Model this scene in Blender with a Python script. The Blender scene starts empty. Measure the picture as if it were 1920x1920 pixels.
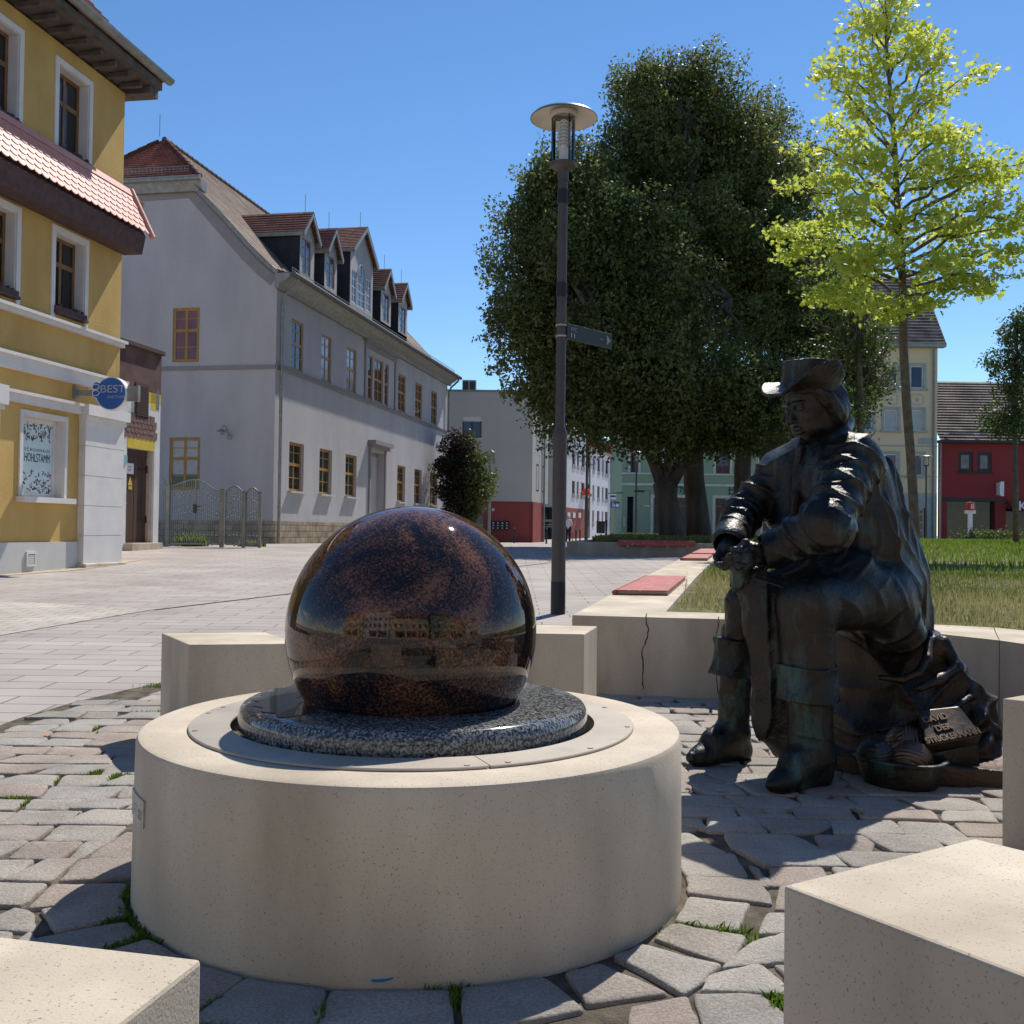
import bpy, bmesh, math, random
import numpy as np
from mathutils import Vector, Matrix
sc = bpy.context.scene
COL = sc.collection
R = math.radians
# ---------------------------------------------------------------- camera
FPX = 1920.0
PITCH, ROLL = 0.0180, 0.0130
cd = bpy.data.cameras.new('camera'); cam = bpy.data.objects.new('camera', cd); COL.objects.link(cam)
cd.sensor_width = 36.0; cd.lens = 36.0; cd.clip_start = 0.05; cd.clip_end = 2000
CM = Matrix.Rotation(math.pi/2 + PITCH, 3, 'X') @ Matrix.Rotation(ROLL, 3, 'Z')
cam.matrix_world = Matrix.Translation((0, 0, 1.0)) @ CM.to_4x4()
sc.camera = cam
# ---------------------------------------------------------------- light
SUN_EL, SUN_AZ = R(52), R(25)            # azimuth measured from +Y towards +X
w = bpy.data.worlds.new('World'); sc.world = w; w.use_nodes = True
nt = w.node_tree; bg = nt.nodes['Background']
sky = nt.nodes.new('ShaderNodeTexSky'); sky.sky_type = 'NISHITA'; sky.sun_disc = False
sky.sun_elevation = SUN_EL; sky.sun_rotation = SUN_AZ; sky.altitude = 1800
sky.air_density = 1.0; sky.dust_density = 0.05; sky.ozone_density = 2.0
# a few low clouds near the horizon
tc = nt.nodes.new('ShaderNodeTexCoord'); mp = nt.nodes.new('ShaderNodeMapping'); mp.inputs['Scale'].default_value = (3.2, 3.2, 13)
mp.inputs['Location'].default_value = (0.6, 0.35, 0.2)
nz = nt.nodes.new('ShaderNodeTexNoise'); nz.inputs['Scale'].default_value = 2.2; nz.inputs['Detail'].default_value = 7; nz.inputs['Roughness'].default_value = .55
sx = nt.nodes.new('ShaderNodeSeparateXYZ')
hm = nt.nodes.new('ShaderNodeMapRange'); hm.inputs[1].default_value = .20; hm.inputs[2].default_value = .12; hm.inputs[3].default_value = -.6; hm.inputs[4].default_value = .11
ad = nt.nodes.new('ShaderNodeMath'); ad.operation = 'ADD'
cr = nt.nodes.new('ShaderNodeMapRange'); cr.inputs[1].default_value = .60; cr.inputs[2].default_value = .78; cr.interpolation_type = 'SMOOTHSTEP'
mx = nt.nodes.new('ShaderNodeMix'); mx.data_type = 'RGBA'; mx.inputs['B'].default_value = (7.5, 7.8, 8.2, 1)
L = nt.links.new
L(tc.outputs['Generated'], mp.inputs[0]); L(mp.outputs[0], nz.inputs[0]); L(tc.outputs['Generated'], sx.inputs[0])
L(sx.outputs[2], hm.inputs[0]); L(nz.outputs[0], ad.inputs[0]); L(hm.outputs[0], ad.inputs[1]); L(ad.outputs[0], cr.inputs[0])
L(cr.outputs[0], mx.inputs['Factor']); hs_ = nt.nodes.new('ShaderNodeHueSaturation'); hs_.inputs['Saturation'].default_value = 1.18; L(sky.outputs[0], hs_.inputs['Color']); L(hs_.outputs[0], mx.inputs['A']); L(mx.outputs['Result'], bg.inputs[0])
bg.inputs[1].default_value = 0.13
sl = bpy.data.lights.new('sun', 'SUN'); sl.energy = 4.8; sl.angle = R(.53); sl.color = (1, .95, .87)
so = bpy.data.objects.new('sun', sl); COL.objects.link(so)
SUNV = Vector((math.cos(SUN_EL)*math.sin(SUN_AZ), math.cos(SUN_EL)*math.cos(SUN_AZ), math.sin(SUN_EL)))
so.rotation_euler = SUNV.to_track_quat('Z', 'Y').to_euler(); so.location = (5, 5, 30)
sc.view_settings.view_transform = 'Standard'; sc.view_settings.look = 'None'; sc.view_settings.gamma = 1
sc.view_settings.use_curve_mapping = False
sc.view_settings.exposure = 0.22
sc.cycles.max_bounces = 6; sc.cycles.diffuse_bounces = 3; sc.cycles.glossy_bounces = 3; sc.cycles.transmission_bounces = 5; sc.cycles.transparent_max_bounces = 8
sc.cycles.sample_clamp_indirect = 6
# ---------------------------------------------------------------- survey helpers
def ray(x, y):
    return CM @ Vector(((x-960)/FPX, (960-y)/FPX, -1))
def P(x, y, Y):                     # point seen at photo coordinates x,y lying at distance Y
    d = ray(x, y); t = Y/d.y
    return Vector((d.x*t, Y, 1+d.z*t))
GP = [(-60, 0), (5, 0), (30, .5), (60, .30), (75, .32), (100, .50), (400, .9)]
def g(Y):
    for (a, za), (b, zb) in zip(GP, GP[1:]):
        if Y <= b: return za+(zb-za)*(Y-a)/(b-a) if Y > a else za
    return GP[-1][1]
def lawn_z(Y): return .47+(.80-.47)*min(1, max(0, (Y-7)/48))
def wall_z(Y): return .50+.006*max(0, Y-6.5)
def G(x, y, h=0, fn=g):             # where the view ray meets the ground
    d = ray(x, y); lo, hi = .5, 300
    f = lambda Y: 1+d.z*Y/d.y-(fn(Y)+h)
    for _ in range(60):
        m = (lo+hi)/2
        if f(m) > 0: lo = m
        else: hi = m
    return Vector((d.x*lo/d.y, lo, fn(lo)+h))
# ---------------------------------------------------------------- mesh building
class MB:
    def __init__(s): s.v = []; s.f = []; s.uv = {}
    def add(s, vs, fs):
        b = len(s.v); s.v += [tuple(v) for v in vs]; s.f += [tuple(i+b for i in f) for f in fs]; return s
    def quad(s, a, b, c, d, uv=None):
        n = len(s.v); s.v += [tuple(a), tuple(b), tuple(c), tuple(d)]; s.f.append((n, n+1, n+2, n+3))
        if uv: s.uv[len(s.f)-1] = uv
        return s
    def pbox(s, o, u, v, w):
        o, u, v, w = map(Vector, (o, u, v, w))
        if u.cross(v).dot(w) < 0: o = o+u; u = -u
        c = [o, o+u, o+u+v, o+v, o+w, o+u+w, o+u+v+w, o+v+w]
        return s.add(c, [(0, 3, 2, 1), (4, 5, 6, 7), (0, 1, 5, 4), (1, 2, 6, 5), (2, 3, 7, 6), (3, 0, 4, 7)])
    def box(s, a, b):
        a = Vector(a); b = Vector(b); d = b-a
        return s.pbox(a, (d.x, 0, 0), (0, d.y, 0), (0, 0, d.z))
    def cyl(s, p0, p1, r0, r1=None, n=16, cap=True):
        p0 = Vector(p0); p1 = Vector(p1); r1 = r0 if r1 is None else r1
        q = (p1-p0).to_track_quat('Z', 'Y'); a = q @ Vector((1, 0, 0)); b = q @ Vector((0, 1, 0))
        vs = []
        for i in range(n):
            t = 2*math.pi*i/n; e = a*math.cos(t)+b*math.sin(t); vs += [p0+e*r0, p1+e*r1]
        fs = [(2*i, 2*((i+1) % n), 2*((i+1) % n)+1, 2*i+1) for i in range(n)]
        if cap: fs += [tuple(2*i for i in range(n))[::-1], tuple(2*i+1 for i in range(n))]
        return s.add(vs, fs)
    def tube(s, pts, r, n=8):
        pts = [Vector(p) for p in pts]; rs = r if isinstance(r, (list, tuple)) else [r]*len(pts)
        vs = []; up = Vector((0.013, 0.02, 1))
        for i, p in enumerate(pts):
            t = (pts[min(i+1, len(pts)-1)]-pts[max(i-1, 0)]).normalized()
            if i == 0:
                a = t.orthogonal().normalized()
            else:
                a = (a-t*a.dot(t)); a = a.normalized() if a.length > 1e-6 else t.orthogonal().normalized()
            b = t.cross(a)
            vs += [p+(a*math.cos(2*math.pi*k/n)+b*math.sin(2*math.pi*k/n))*rs[i] for k in range(n)]
        fs = []
        for i in range(len(pts)-1):
            for k in range(n):
                k2 = (k+1) % n; fs.append((i*n+k, i*n+k2, (i+1)*n+k2, (i+1)*n+k))
        fs += [tuple(range(n))[::-1], tuple((len(pts)-1)*n+k for k in range(n))]
        return s.add(vs, fs)
    def lathe(s, prof, c=(0, 0, 0), n=48, closed=False):
        c = Vector(c); vs = []; m = len(prof)
        for i in range(n):
            t = 2*math.pi*i/n
            vs += [c+Vector((math.cos(t)*r, math.sin(t)*r, z)) for r, z in prof]
        fs = []
        for i in range(n):
            j = (i+1) % n
            for k in range(m if closed else m-1):
                k2 = (k+1) % m; fs.append((i*m+k, j*m+k, j*m+k2, i*m+k2))
        return s.add(vs, fs)
    def poly(s, pts, d):               # closed outline swept along d
        pts = [Vector(p) for p in pts]; d = Vector(d); n = len(pts)
        nrm = sum(((pts[i]-pts[0]).cross(pts[(i+1) % n]-pts[0]) for i in range(n)), Vector())
        if nrm.dot(d) > 0: pts = pts[::-1]
        return s.add(pts+[p+d for p in pts], [tuple(range(n)), tuple(range(2*n-1, n-1, -1))]+[(i, i+n, (i+1) % n+n, (i+1) % n) for i in range(n)])
    def build(s, name, mat, parent=None, smooth=False, bevel=0, keep=None):
        off = parent_off(parent) if parent else Vector()
        me = bpy.data.meshes.new(name)
        me.from_pydata([(x-off.x, y-off.y, z-off.z) for x, y, z in s.v], [], s.f)
        if s.uv:
            ul = me.uv_layers.new(name='UVMap')
            for p in me.polygons:
                if p.index in s.uv:
                    for li, c in zip(p.loop_indices, s.uv[p.index]): ul.data[li].uv = c
        if bevel or keep == 'fix':
            bm = bmesh.new(); bm.from_mesh(me); bmesh.ops.recalc_face_normals(bm, faces=bm.faces); bm.to_mesh(me); bm.free()
        return link(name, me, mat, parent, smooth, bevel)
ROOTOFF = {}
def parent_off(p): 
    o = Vector()
    while p is not None: o = o+Vector(p.location); p = p.parent
    return o
def link(name, me, mat, parent=None, smooth=False, bevel=0):
    me.name = name
    if mat is not None and not me.materials:
        for m in (mat if isinstance(mat, list) else [mat]): me.materials.append(m)
    if smooth:
        me.polygons.foreach_set('use_smooth', [True]*len(me.polygons))
    o = bpy.data.objects.new(name, me); COL.objects.link(o)
    if parent: o.parent = parent
    if smooth == 'auto': 
        try: me.set_sharp_from_angle(angle=R(38))
        except Exception: pass
    if bevel:
        md = o.modifiers.new('bevel', 'BEVEL'); md.width = bevel; md.segments = 2; md.limit_method = 'ANGLE'; md.angle_limit = R(35)
    return o
def tag(o, label=None, cat=None, group=None, kind=None):
    if label: o['label'] = label
    if cat: o['category'] = cat
    if group: o['group'] = group
    if kind: o['kind'] = kind
    return o
def thing(name, loc, label, cat, group=None):
    o = bpy.data.objects.new(name, None); COL.objects.link(o); o.location = loc; o.empty_display_size = .2
    return tag(o, label, cat, group)
def npmesh(name, V, F, mat, parent=None, smooth=False, colattr=None):
    """V (n,3) world coordinates, F (m,k) all of one size"""
    V = np.asarray(V, np.float32); F = np.asarray(F, np.int32)
    if parent: V = V-np.array(parent_off(parent), np.float32)
    me = bpy.data.meshes.new(name); k = F.shape[1]
    me.vertices.add(len(V)); me.vertices.foreach_set('co', V.ravel())
    me.loops.add(F.size); me.loops.foreach_set('vertex_index', F.ravel())
    me.polygons.add(len(F)); me.polygons.foreach_set('loop_start', np.arange(0, F.size, k, dtype=np.int32))
    try: me.polygons.foreach_set('loop_total', np.full(len(F), k, np.int32))
    except Exception: pass
    me.update(calc_edges=True)
    if colattr is not None:
        a = me.attributes.new('vari', 'FLOAT', 'POINT'); a.data.foreach_set('value', np.asarray(colattr, np.float32))
    return link(name, me, mat, parent, smooth)
def dup_tree(o, loc, label=None, group=None):
    def cp(x, par):
        c = x.copy(); COL.objects.link(c)
        if par: c.parent = par
        for ch in list(x.children): cp(ch, c)
        return c
    r = cp(o, None); r.location = loc
    if label: r['label'] = label
    return r
def text_mesh(txt, size, loc, u, v, depth=.003, extrude=None, align='LEFT', bold=0, sx=1):
    """letters as an MB in the plane spanned by u (reading direction) and v (up)"""
    c = bpy.data.curves.new('t', 'FONT'); c.body = txt; c.size = size; c.extrude = depth; c.align_x = align; c.offset = bold
    o = bpy.data.objects.new('t', c); COL.objects.link(o)
    dg = bpy.context.evaluated_depsgraph_get(); me = bpy.data.meshes.new_from_object(o.evaluated_get(dg))
    u = Vector(u).normalized(); v = Vector(v).normalized(); n = u.cross(v); loc = Vector(loc)
    mb = MB(); mb.add([loc+u*(p.co.x*sx)+v*p.co.y+n*p.co.z for p in me.vertices], [tuple(f.vertices) for f in me.polygons])
    COL.objects.unlink(o); bpy.data.objects.remove(o); bpy.data.meshes.remove(me); bpy.data.curves.remove(c)
    return mb
# ---------------------------------------------------------------- materials
def _n(nt, t, **k):
    n = nt.nodes.new(t)
    for a, b in k.items(): setattr(n, a, b)
    return n
def col(c, s=1.0): return (min(1, c[0]*s), min(1, c[1]*s), min(1, c[2]*s), 1)
def mat(name, c, rough=.8, metal=0, var=.12, vs=3, c2=None, bump=0, bs=60, spec=.4, fleck=None, fs=300, fthr=.62, coords='Object', bdist=.01, detail=6, coat=0, streak=0):
    m = bpy.data.materials.new(name); m.use_nodes = True; nt = m.node_tree; b = nt.nodes['Principled BSDF']
    b.inputs['Roughness'].default_value = rough; b.inputs['Metallic'].default_value = metal
    b.inputs['Specular IOR Level'].default_value = spec; b.inputs['Coat Weight'].default_value = coat
    tc = _n(nt, 'ShaderNodeTexCoord'); L = nt.links.new
    n1 = _n(nt, 'ShaderNodeTexNoise'); n1.inputs['Scale'].default_value = vs; n1.inputs['Detail'].default_value = detail
    if streak:
        mp = _n(nt, 'ShaderNodeMapping'); mp.inputs['Scale'].default_value = (1, 1, streak); L(tc.outputs[coords], mp.inputs[0]); L(mp.outputs[0], n1.inputs[0])
    else: L(tc.outputs[coords], n1.inputs[0])
    mr = _n(nt, 'ShaderNodeMapRange'); mr.inputs[1].default_value = .3; mr.inputs[2].default_value = .7; L(n1.outputs[0], mr.inputs[0])
    mx = _n(nt, 'ShaderNodeMix', data_type='RGBA'); L(mr.outputs[0], mx.inputs['Factor'])
    mx.inputs['A'].default_value = col(c, 1-var); mx.inputs['B'].default_value = col(c2 if c2 else c, 1+var if not c2 else 1)
    out = mx.outputs['Result']
    if fleck is not None:
        n2 = _n(nt, 'ShaderNodeTexNoise'); n2.inputs['Scale'].default_value = fs; n2.inputs['Detail'].default_value = 2; L(tc.outputs[coords], n2.inputs[0])
        m2 = _n(nt, 'ShaderNodeMapRange'); m2.inputs[1].default_value = fthr; m2.inputs[2].default_value = fthr+.06; L(n2.outputs[0], m2.inputs[0])
        x2 = _n(nt, 'ShaderNodeMix', data_type='RGBA'); L(m2.outputs[0], x2.inputs['Factor']); L(out, x2.inputs['A']); x2.inputs['B'].default_value = col(fleck); out = x2.outputs['Result']
    L(out, b.inputs['Base Color'])
    if bump:
        n3 = _n(nt, 'ShaderNodeTexNoise'); n3.inputs['Scale'].default_value = bs; n3.inputs['Detail'].default_value = 5; L(tc.outputs[coords], n3.inputs[0])
        bp = _n(nt, 'ShaderNodeBump'); bp.inputs['Strength'].default_value = bump; bp.inputs['Distance'].default_value = bdist; L(n3.outputs[0], bp.inputs['Height']); L(bp.outputs[0], b.inputs['Normal'])
    return m
def brickmat(name, c1, c2, mortar, bw, bh, ms=.01, rough=.85, bump=.5, coords='Object', rot=None, squash=1, off=.5, bdist=.02, vary=.25, vs=2.0, scale=1, fleck=None):
    m = bpy.data.materials.new(name); m.use_nodes = True; nt = m.node_tree; b = nt.nodes['Principled BSDF']; L = nt.links.new
    b.inputs['Roughness'].default_value = rough; b.inputs['Specular IOR Level'].default_value = .15
    tc = _n(nt, 'ShaderNodeTexCoord'); src = tc.outputs[coords]
    mp = _n(nt, 'ShaderNodeMapping')
    if rot:                                   # rot = horizontal direction of a wall: courses run along it
        dt = _n(nt, 'ShaderNodeVectorMath', operation='DOT_PRODUCT'); L(src, dt.inputs[0]); dt.inputs[1].default_value = (rot[0], rot[1], 0); sx_ = _n(nt, 'ShaderNodeSeparateXYZ'); L(src, sx_.inputs[0])
        cb_ = _n(nt, 'ShaderNodeCombineXYZ'); L(dt.outputs['Value'], cb_.inputs[0]); L(sx_.outputs[2], cb_.inputs[1]); L(cb_.outputs[0], mp.inputs[0])
    else: L(src, mp.inputs[0])
    n0 = _n(nt, 'ShaderNodeTexNoise'); n0.inputs['Scale'].default_value = 3.; L(mp.outputs[0], n0.inputs[0])
    va = _n(nt, 'ShaderNodeVectorMath', operation='SCALE'); va.inputs['Scale'].default_value = ms*1.2; L(n0.outputs['Color'], va.inputs[0])
    vb = _n(nt, 'ShaderNodeVectorMath', operation='ADD'); L(mp.outputs[0], vb.inputs[0]); L(va.outputs[0], vb.inputs[1])
    br = _n(nt, 'ShaderNodeTexBrick'); br.inputs['Scale'].default_value = scale; br.inputs['Brick Width'].default_value = bw; br.inputs['Row Height'].default_value = bh
    br.inputs['Mortar Size'].default_value = ms; br.inputs['Mortar Smooth'].default_value = .15; br.offset = off; br.squash = squash
    br.inputs['Color1'].default_value = col(c1); br.inputs['Color2'].default_value = col(c2); br.inputs['Mortar'].default_value = col(mortar)
    L(vb.outputs[0], br.inputs['Vector'])
    n1 = _n(nt, 'ShaderNodeTexNoise'); n1.inputs['Scale'].default_value = vs; n1.inputs['Detail'].default_value = 8; L(src, n1.inputs[0])
    mr = _n(nt, 'ShaderNodeMapRange'); mr.inputs[1].default_value = .3; mr.inputs[2].default_value = .7; mr.inputs[3].default_value = 1-vary; mr.inputs[4].default_value = 1+vary; L(n1.outputs[0], mr.inputs[0])
    mu = _n(nt, 'ShaderNodeVectorMath', operation='SCALE'); L(br.outputs['Color'], mu.inputs[0]); L(mr.outputs[0], mu.inputs['Scale'])
    L(mu.outputs[0], b.inputs['Base Color'])
    bp = _n(nt, 'ShaderNodeBump'); bp.inputs['Strength'].default_value = bump; bp.inputs['Distance'].default_value = bdist; bp.invert = True; L(br.outputs['Fac'], bp.inputs['Height'])
    n3 = _n(nt, 'ShaderNodeTexNoise'); n3.inputs['Scale'].default_value = 90; n3.inputs['Detail'].default_value = 4; L(src, n3.inputs[0])
    b2 = _n(nt, 'ShaderNodeBump'); b2.inputs['Strength'].default_value = .15; b2.inputs['Distance'].default_value = .004; L(n3.outputs[0], b2.inputs['Height']); L(bp.outputs[0], b2.inputs['Normal'])
    L(b2.outputs[0], b.inputs['Normal'])
    return m
def leafmat(name, c, c2, trans=.5, rough=.5, spec=.3):
    m = bpy.data.materials.new(name); m.use_nodes = True; nt = m.node_tree; b = nt.nodes['Principled BSDF']; L = nt.links.new
    b.inputs['Roughness'].default_value = rough; b.inputs['Specular IOR Level'].default_value = spec
    at = _n(nt, 'ShaderNodeAttribute', attribute_name='vari')
    mx = _n(nt, 'ShaderNodeMix', data_type='RGBA'); L(at.outputs['Fac'], mx.inputs['Factor']); mx.inputs['A'].default_value = col(c); mx.inputs['B'].default_value = col(c2)
    L(mx.outputs['Result'], b.inputs['Base Color'])
    tr = _n(nt, 'ShaderNodeBsdfTranslucent'); L(mx.outputs['Result'], tr.inputs['Color'])
    ms = _n(nt, 'ShaderNodeMixShader'); ms.inputs[0].default_value = trans; L(b.outputs[0], ms.inputs[1]); L(tr.outputs[0], ms.inputs[2])
    L(ms.outputs[0], nt.nodes['Material Output'].inputs['Surface'])
    return m
def glass_mat(name, c=(.02, .03, .04), rough=.03):
    return mat(name, c, rough=rough, var=.3, vs=.8, spec=.4)
# ================================================================ materials used outdoors
rng = np.random.default_rng(7); random.seed(11)
M = {}
M['pavers'] = brickmat('pavers', (.35, .31, .285), (.405, .36, .33), (.16, .14, .12), .62, .235, ms=.007, bump=.55, bdist=.012, vary=.16, vs=.9)
M['sand'] = mat('joint_sand', (.065, .052, .038), rough=.95, var=.4, vs=14, c2=(.16, .13, .09), bump=.8, bs=140, bdist=.01)
M['conc'] = mat('cast_stone', (.45, .375, .28), rough=.9, var=.10, vs=3.2, c2=(.655, .565, .435), streak=.35, bump=.25, bs=240, bdist=.004, fleck=(.27, .22, .16), fs=230, fthr=.635, spec=.2)
M['steel'] = mat('brushed_steel', (.42, .365, .30), rough=.5, metal=.2, var=.14, vs=5, bump=.05, bs=80, fleck=(.36, .33, .3), fs=9, fthr=.66)
M['dirt'] = mat('dark_joint', (.03, .025, .02), rough=1)
M['redslab'] = mat('red_cover', (.36, .075, .065), rough=.55, var=.2, vs=5, fleck=(.55, .33, .3), fs=16, fthr=.64, spec=.4)
M['paper'] = mat('page_block', (.42, .37, .30), rough=.8, var=.15, vs=20, streak=30)

def build_ground():
    mb = MB(); xs = [-220, -60, -20, 0, 20, 60, 220]; ys = [-80, -20, 0, 5, 12, 20, 30, 45, 60, 75, 100, 160, 260, 420]
    for y0, y1 in zip(ys, ys[1:]):
        for x0, x1 in zip(xs, xs[1:]): mb.quad((x0, y0, g(y0)), (x1, y0, g(y0)), (x1, y1, g(y1)), (x0, y1, g(y1)))
    tag(mb.build('plaza_paving', M['pavers']), kind='structure')
build_ground()
CC = (.8, 4.8)
def in_cobble(x, y):
    if x < -4 or x > 5: return False
    if y < 4.8: return x > -2.5
    return (x-CC[0])**2+(y-CC[1])**2 < 3.3**2
# bedding sheet
mb = MB(); outl = [(-2.52, -1.5), (5.2, -1.5), (5.2, 4.8)]
outl += [(CC[0]+4.0*math.cos(t), CC[1]+3.3*math.sin(t)) if math.cos(t) > 0 else (CC[0]+3.33*math.cos(t), CC[1]+3.33*math.sin(t)) for t in np.linspace(0.05, math.pi, 24)]
mb.add([(x, y, g(y)+.005) for x, y in outl], [tuple(range(len(outl)))])
# the sheet follows the slope: split at y=5
bm = bmesh.new(); vs = [bm.verts.new(v) for v in mb.v]; bm.faces.new(vs)
for v in bm.verts: v.co.z = 0
bmesh.ops.bisect_plane(bm, geom=bm.verts[:]+bm.edges[:]+bm.faces[:], plane_co=(0, 5, 0), plane_no=(0, 1, 0))
for v in bm.verts: v.co.z = g(v.co.y)+.005
me = bpy.data.meshes.new('bedding'); bm.to_mesh(me); bm.free()
tag(link('joint_bed', me, M['sand']), kind='structure')

FC = (-.273, 2.98)                      # centre of the fountain
STONES = []
def stone_mesh():
    V = []; F = []; A = []; B = []
    def stone(c, z0):
        STONES.append(np.array(c)); c = np.array(c); n = 4; out = []
        cen = c.mean(0)
        c = cen+(c-cen)*(1-rng.uniform(.0, .02))
        for i in range(n):
            a = c[i-1]; b = c[i]; d = c[(i+1) % n]
            e0 = a-b; e1 = d-b; l0 = np.linalg.norm(e0); l1 = np.linalg.norm(e1)
            if l0 < .02 or l1 < .02: return
            r = rng.uniform(.005, .019)
            p0 = b+e0/l0*min(r, l0*.4); p2 = b+e1/l1*min(r, l1*.4); pm = .25*p0+.5*b+.25*p2
            out += [p0, pm, p2]
            for t in (.33, .66):
                q = p2+(d-e1/l1*min(.03, l1*.4)-p2)*t
                out.append(q+rng.normal(0, .0028, 2))
        out = np.array(out)
        cc = out.mean(0); m = len(out)
        dn = out-cc; ln = np.linalg.norm(dn, axis=1, keepdims=True)
        tilt = rng.normal(0, .010, 2); zt = .017+rng.normal(0, .0018)
        rings = [(0, .0, -.03), (0, .0, -.007), (.002, 0, -.002), (.007, 0, 0.0), (.03, 0, .0006)]
        b0 = len(V)
        for ins, _, dz in rings:
            q = out-dn/ln*np.minimum(ins, ln*.8)
            for k in range(m):
                V.append((q[k][0], q[k][1], g(q[k][1])+zt+dz+(q[k]-cc)@tilt+(rng.normal(0, .0007) if dz >= 0 else 0)))
        V.append((cc[0], cc[1], g(cc[1])+zt+.002))
        for rI in range(len(rings)-1):
            for k in range(m):
                k2 = (k+1) % m; a = b0+rI*m; F.append((a+k, a+k2, a+m+k2, a+m+k))
        a = b0+(len(rings)-1)*m; ctr = b0+len(rings)*m
        for k in range(0, m, 1): F.append((a+k, a+(k+1) % m, ctr, ctr))
        va = rng.uniform(0, 1); A.extend([va]*(len(V)-b0))
    RI, RO = .775, .985
    gap = .005
    # wedge stones laid round the fountain
    t = .2
    while t < .2+2*math.pi-.12:
        dt = rng.uniform(.17, .30); dt = min(dt, .2+2*math.pi-t)
        if .2+2*math.pi-t-dt < .16: dt = .2+2*math.pi-t
        j = rng.normal(0, .022, 4)
        ga = gap/.9
        cs = [(FC[0]+r*math.cos(a), FC[1]+r*math.sin(a)) for r, a in ((RI+.01, t+ga+j[0]), (RI+.01, t+dt-ga+j[1]), (RO+j[2], t+dt-ga), (RO+j[3], t+ga))]
        stone(cs[::1], 0); t += dt
    # field, laid in rows
    def warp(x, y):
        return (x+.012*math.sin(y*5.1+x), y+.018*math.sin(x*1.3+.6*y)+.010*math.sin(x*3.1-y*2.2)+(.03*math.exp(-((x-1.0)**2+(y-2.6)**2)/.9)))
    y = .35; row = 0
    while y < 8.3:
        h = rng.uniform(.145, .185)
        x = -2.9+rng.uniform(0, .25)
        je = {}
        while x < 4.9:
            wd = rng.uniform(.17, .285)
            cx, cy = x+wd/2, y+h/2
            if in_cobble(cx, cy) and in_cobble(x, cy):
                jj = rng.normal(0, .006, (4, 2)); sk = rng.normal(0, .018, 2)
                gp = rng.uniform(.001, .005)
                cs = [(x+gp+sk[0], y+gp), (x+wd-gp+sk[1], y+gp), (x+wd-gp-sk[1], y+h-gp), (x+gp-sk[0], y+h-gp)]
                cs = [np.array(warp(*c))+jj[i] for i, c in enumerate(cs)]
                ok = 0; q = []
                for c in cs:
                    d = c-np.array(FC); r = np.linalg.norm(d)
                    ok += r > RO+.01
                    if r < RO+.008: c = np.array(FC)+d/max(r, .001)*(RO+.008)
                    q.append(c)
                ctr = np.mean(cs, 0)-np.array(FC)
                a = .5*abs(sum(q[i][0]*q[(i+1) % 4][1]-q[(i+1) % 4][0]*q[i][1] for i in range(4)))
                if ok >= 2 and a > .0045: stone(q, 0)
            x += wd
        y += h; row += 1
    return V, F, A
V, F, A = stone_mesh()
def cobble_mat():
    m = bpy.data.materials.new('cobble'); m.use_nodes = True; nt = m.node_tree; b = nt.nodes['Principled BSDF']; L = nt.links.new
    b.inputs['Roughness'].default_value = .85; b.inputs['Specular IOR Level'].default_value = .15
    at = _n(nt, 'ShaderNodeAttribute', attribute_name='vari'); rp = _n(nt, 'ShaderNodeValToRGB'); L(at.outputs['Fac'], rp.inputs[0])
    e = rp.color_ramp.elements; e[0].position = 0; e[0].color = (.30, .275, .24, 1); e[1].position = 1; e[1].color = (.33, .275, .235, 1)
    for p, c in ((.25, (.385, .355, .31, 1)), (.45, (.325, .275, .235, 1)), (.62, (.40, .37, .32, 1)), (.8, (.37, .305, .255, 1))):
        q = e.new(p); q.color = c
    tc = _n(nt, 'ShaderNodeTexCoord'); n1 = _n(nt, 'ShaderNodeTexNoise'); n1.inputs['Scale'].default_value = 160; n1.inputs['Detail'].default_value = 4; L(tc.outputs['Object'], n1.inputs[0])
    mr = _n(nt, 'ShaderNodeMapRange'); mr.inputs[1].default_value = .3; mr.inputs[2].default_value = .7; mr.inputs[3].default_value = .72; mr.inputs[4].default_value = 1.25; L(n1.outputs[0], mr.inputs[0])
    n2 = _n(nt, 'ShaderNodeTexNoise'); n2.inputs['Scale'].default_value = 5; n2.inputs['Detail'].default_value = 8; L(tc.outputs['Object'], n2.inputs[0])
    m2 = _n(nt, 'ShaderNodeMapRange'); m2.inputs[1].default_value = .3; m2.inputs[2].default_value = .7; m2.inputs[3].default_value = .82; m2.inputs[4].default_value = 1.15; L(n2.outputs[0], m2.inputs[0])
    mm = _n(nt, 'ShaderNodeMath', operation='MULTIPLY'); L(mr.outputs[0], mm.inputs[0]); L(m2.outputs[0], mm.inputs[1])
    vs_ = _n(nt, 'ShaderNodeVectorMath', operation='SCALE'); L(rp.outputs[0], vs_.inputs[0]); L(mm.outputs[0], vs_.inputs['Scale']); L(vs_.outputs[0], b.inputs['Base Color'])
    n3 = _n(nt, 'ShaderNodeTexNoise'); n3.inputs['Scale'].default_value = 70; n3.inputs['Detail'].default_value = 7; n3.inputs['Roughness'].default_value = .7; L(tc.outputs['Object'], n3.inputs[0])
    bp = _n(nt, 'ShaderNodeBump'); bp.inputs['Strength'].default_value = .9; bp.inputs['Distance'].default_value = .010; L(n3.outputs[0], bp.inputs['Height']); L(bp.outputs[0], b.inputs['Normal'])
    return m
M['cobble'] = cobble_mat()
F4 = np.array(F)
tri = F4[:, 2] == F4[:, 3]
me_f = [tuple(f) if f[2] != f[3] else (f[0], f[1], f[2]) for f in F]
me = bpy.data.meshes.new('cobble_paving'); me.from_pydata(V, [], me_f)
a = me.attributes.new('vari', 'FLOAT', 'POINT'); a.data.foreach_set('value', np.array(A, np.float32))
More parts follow.
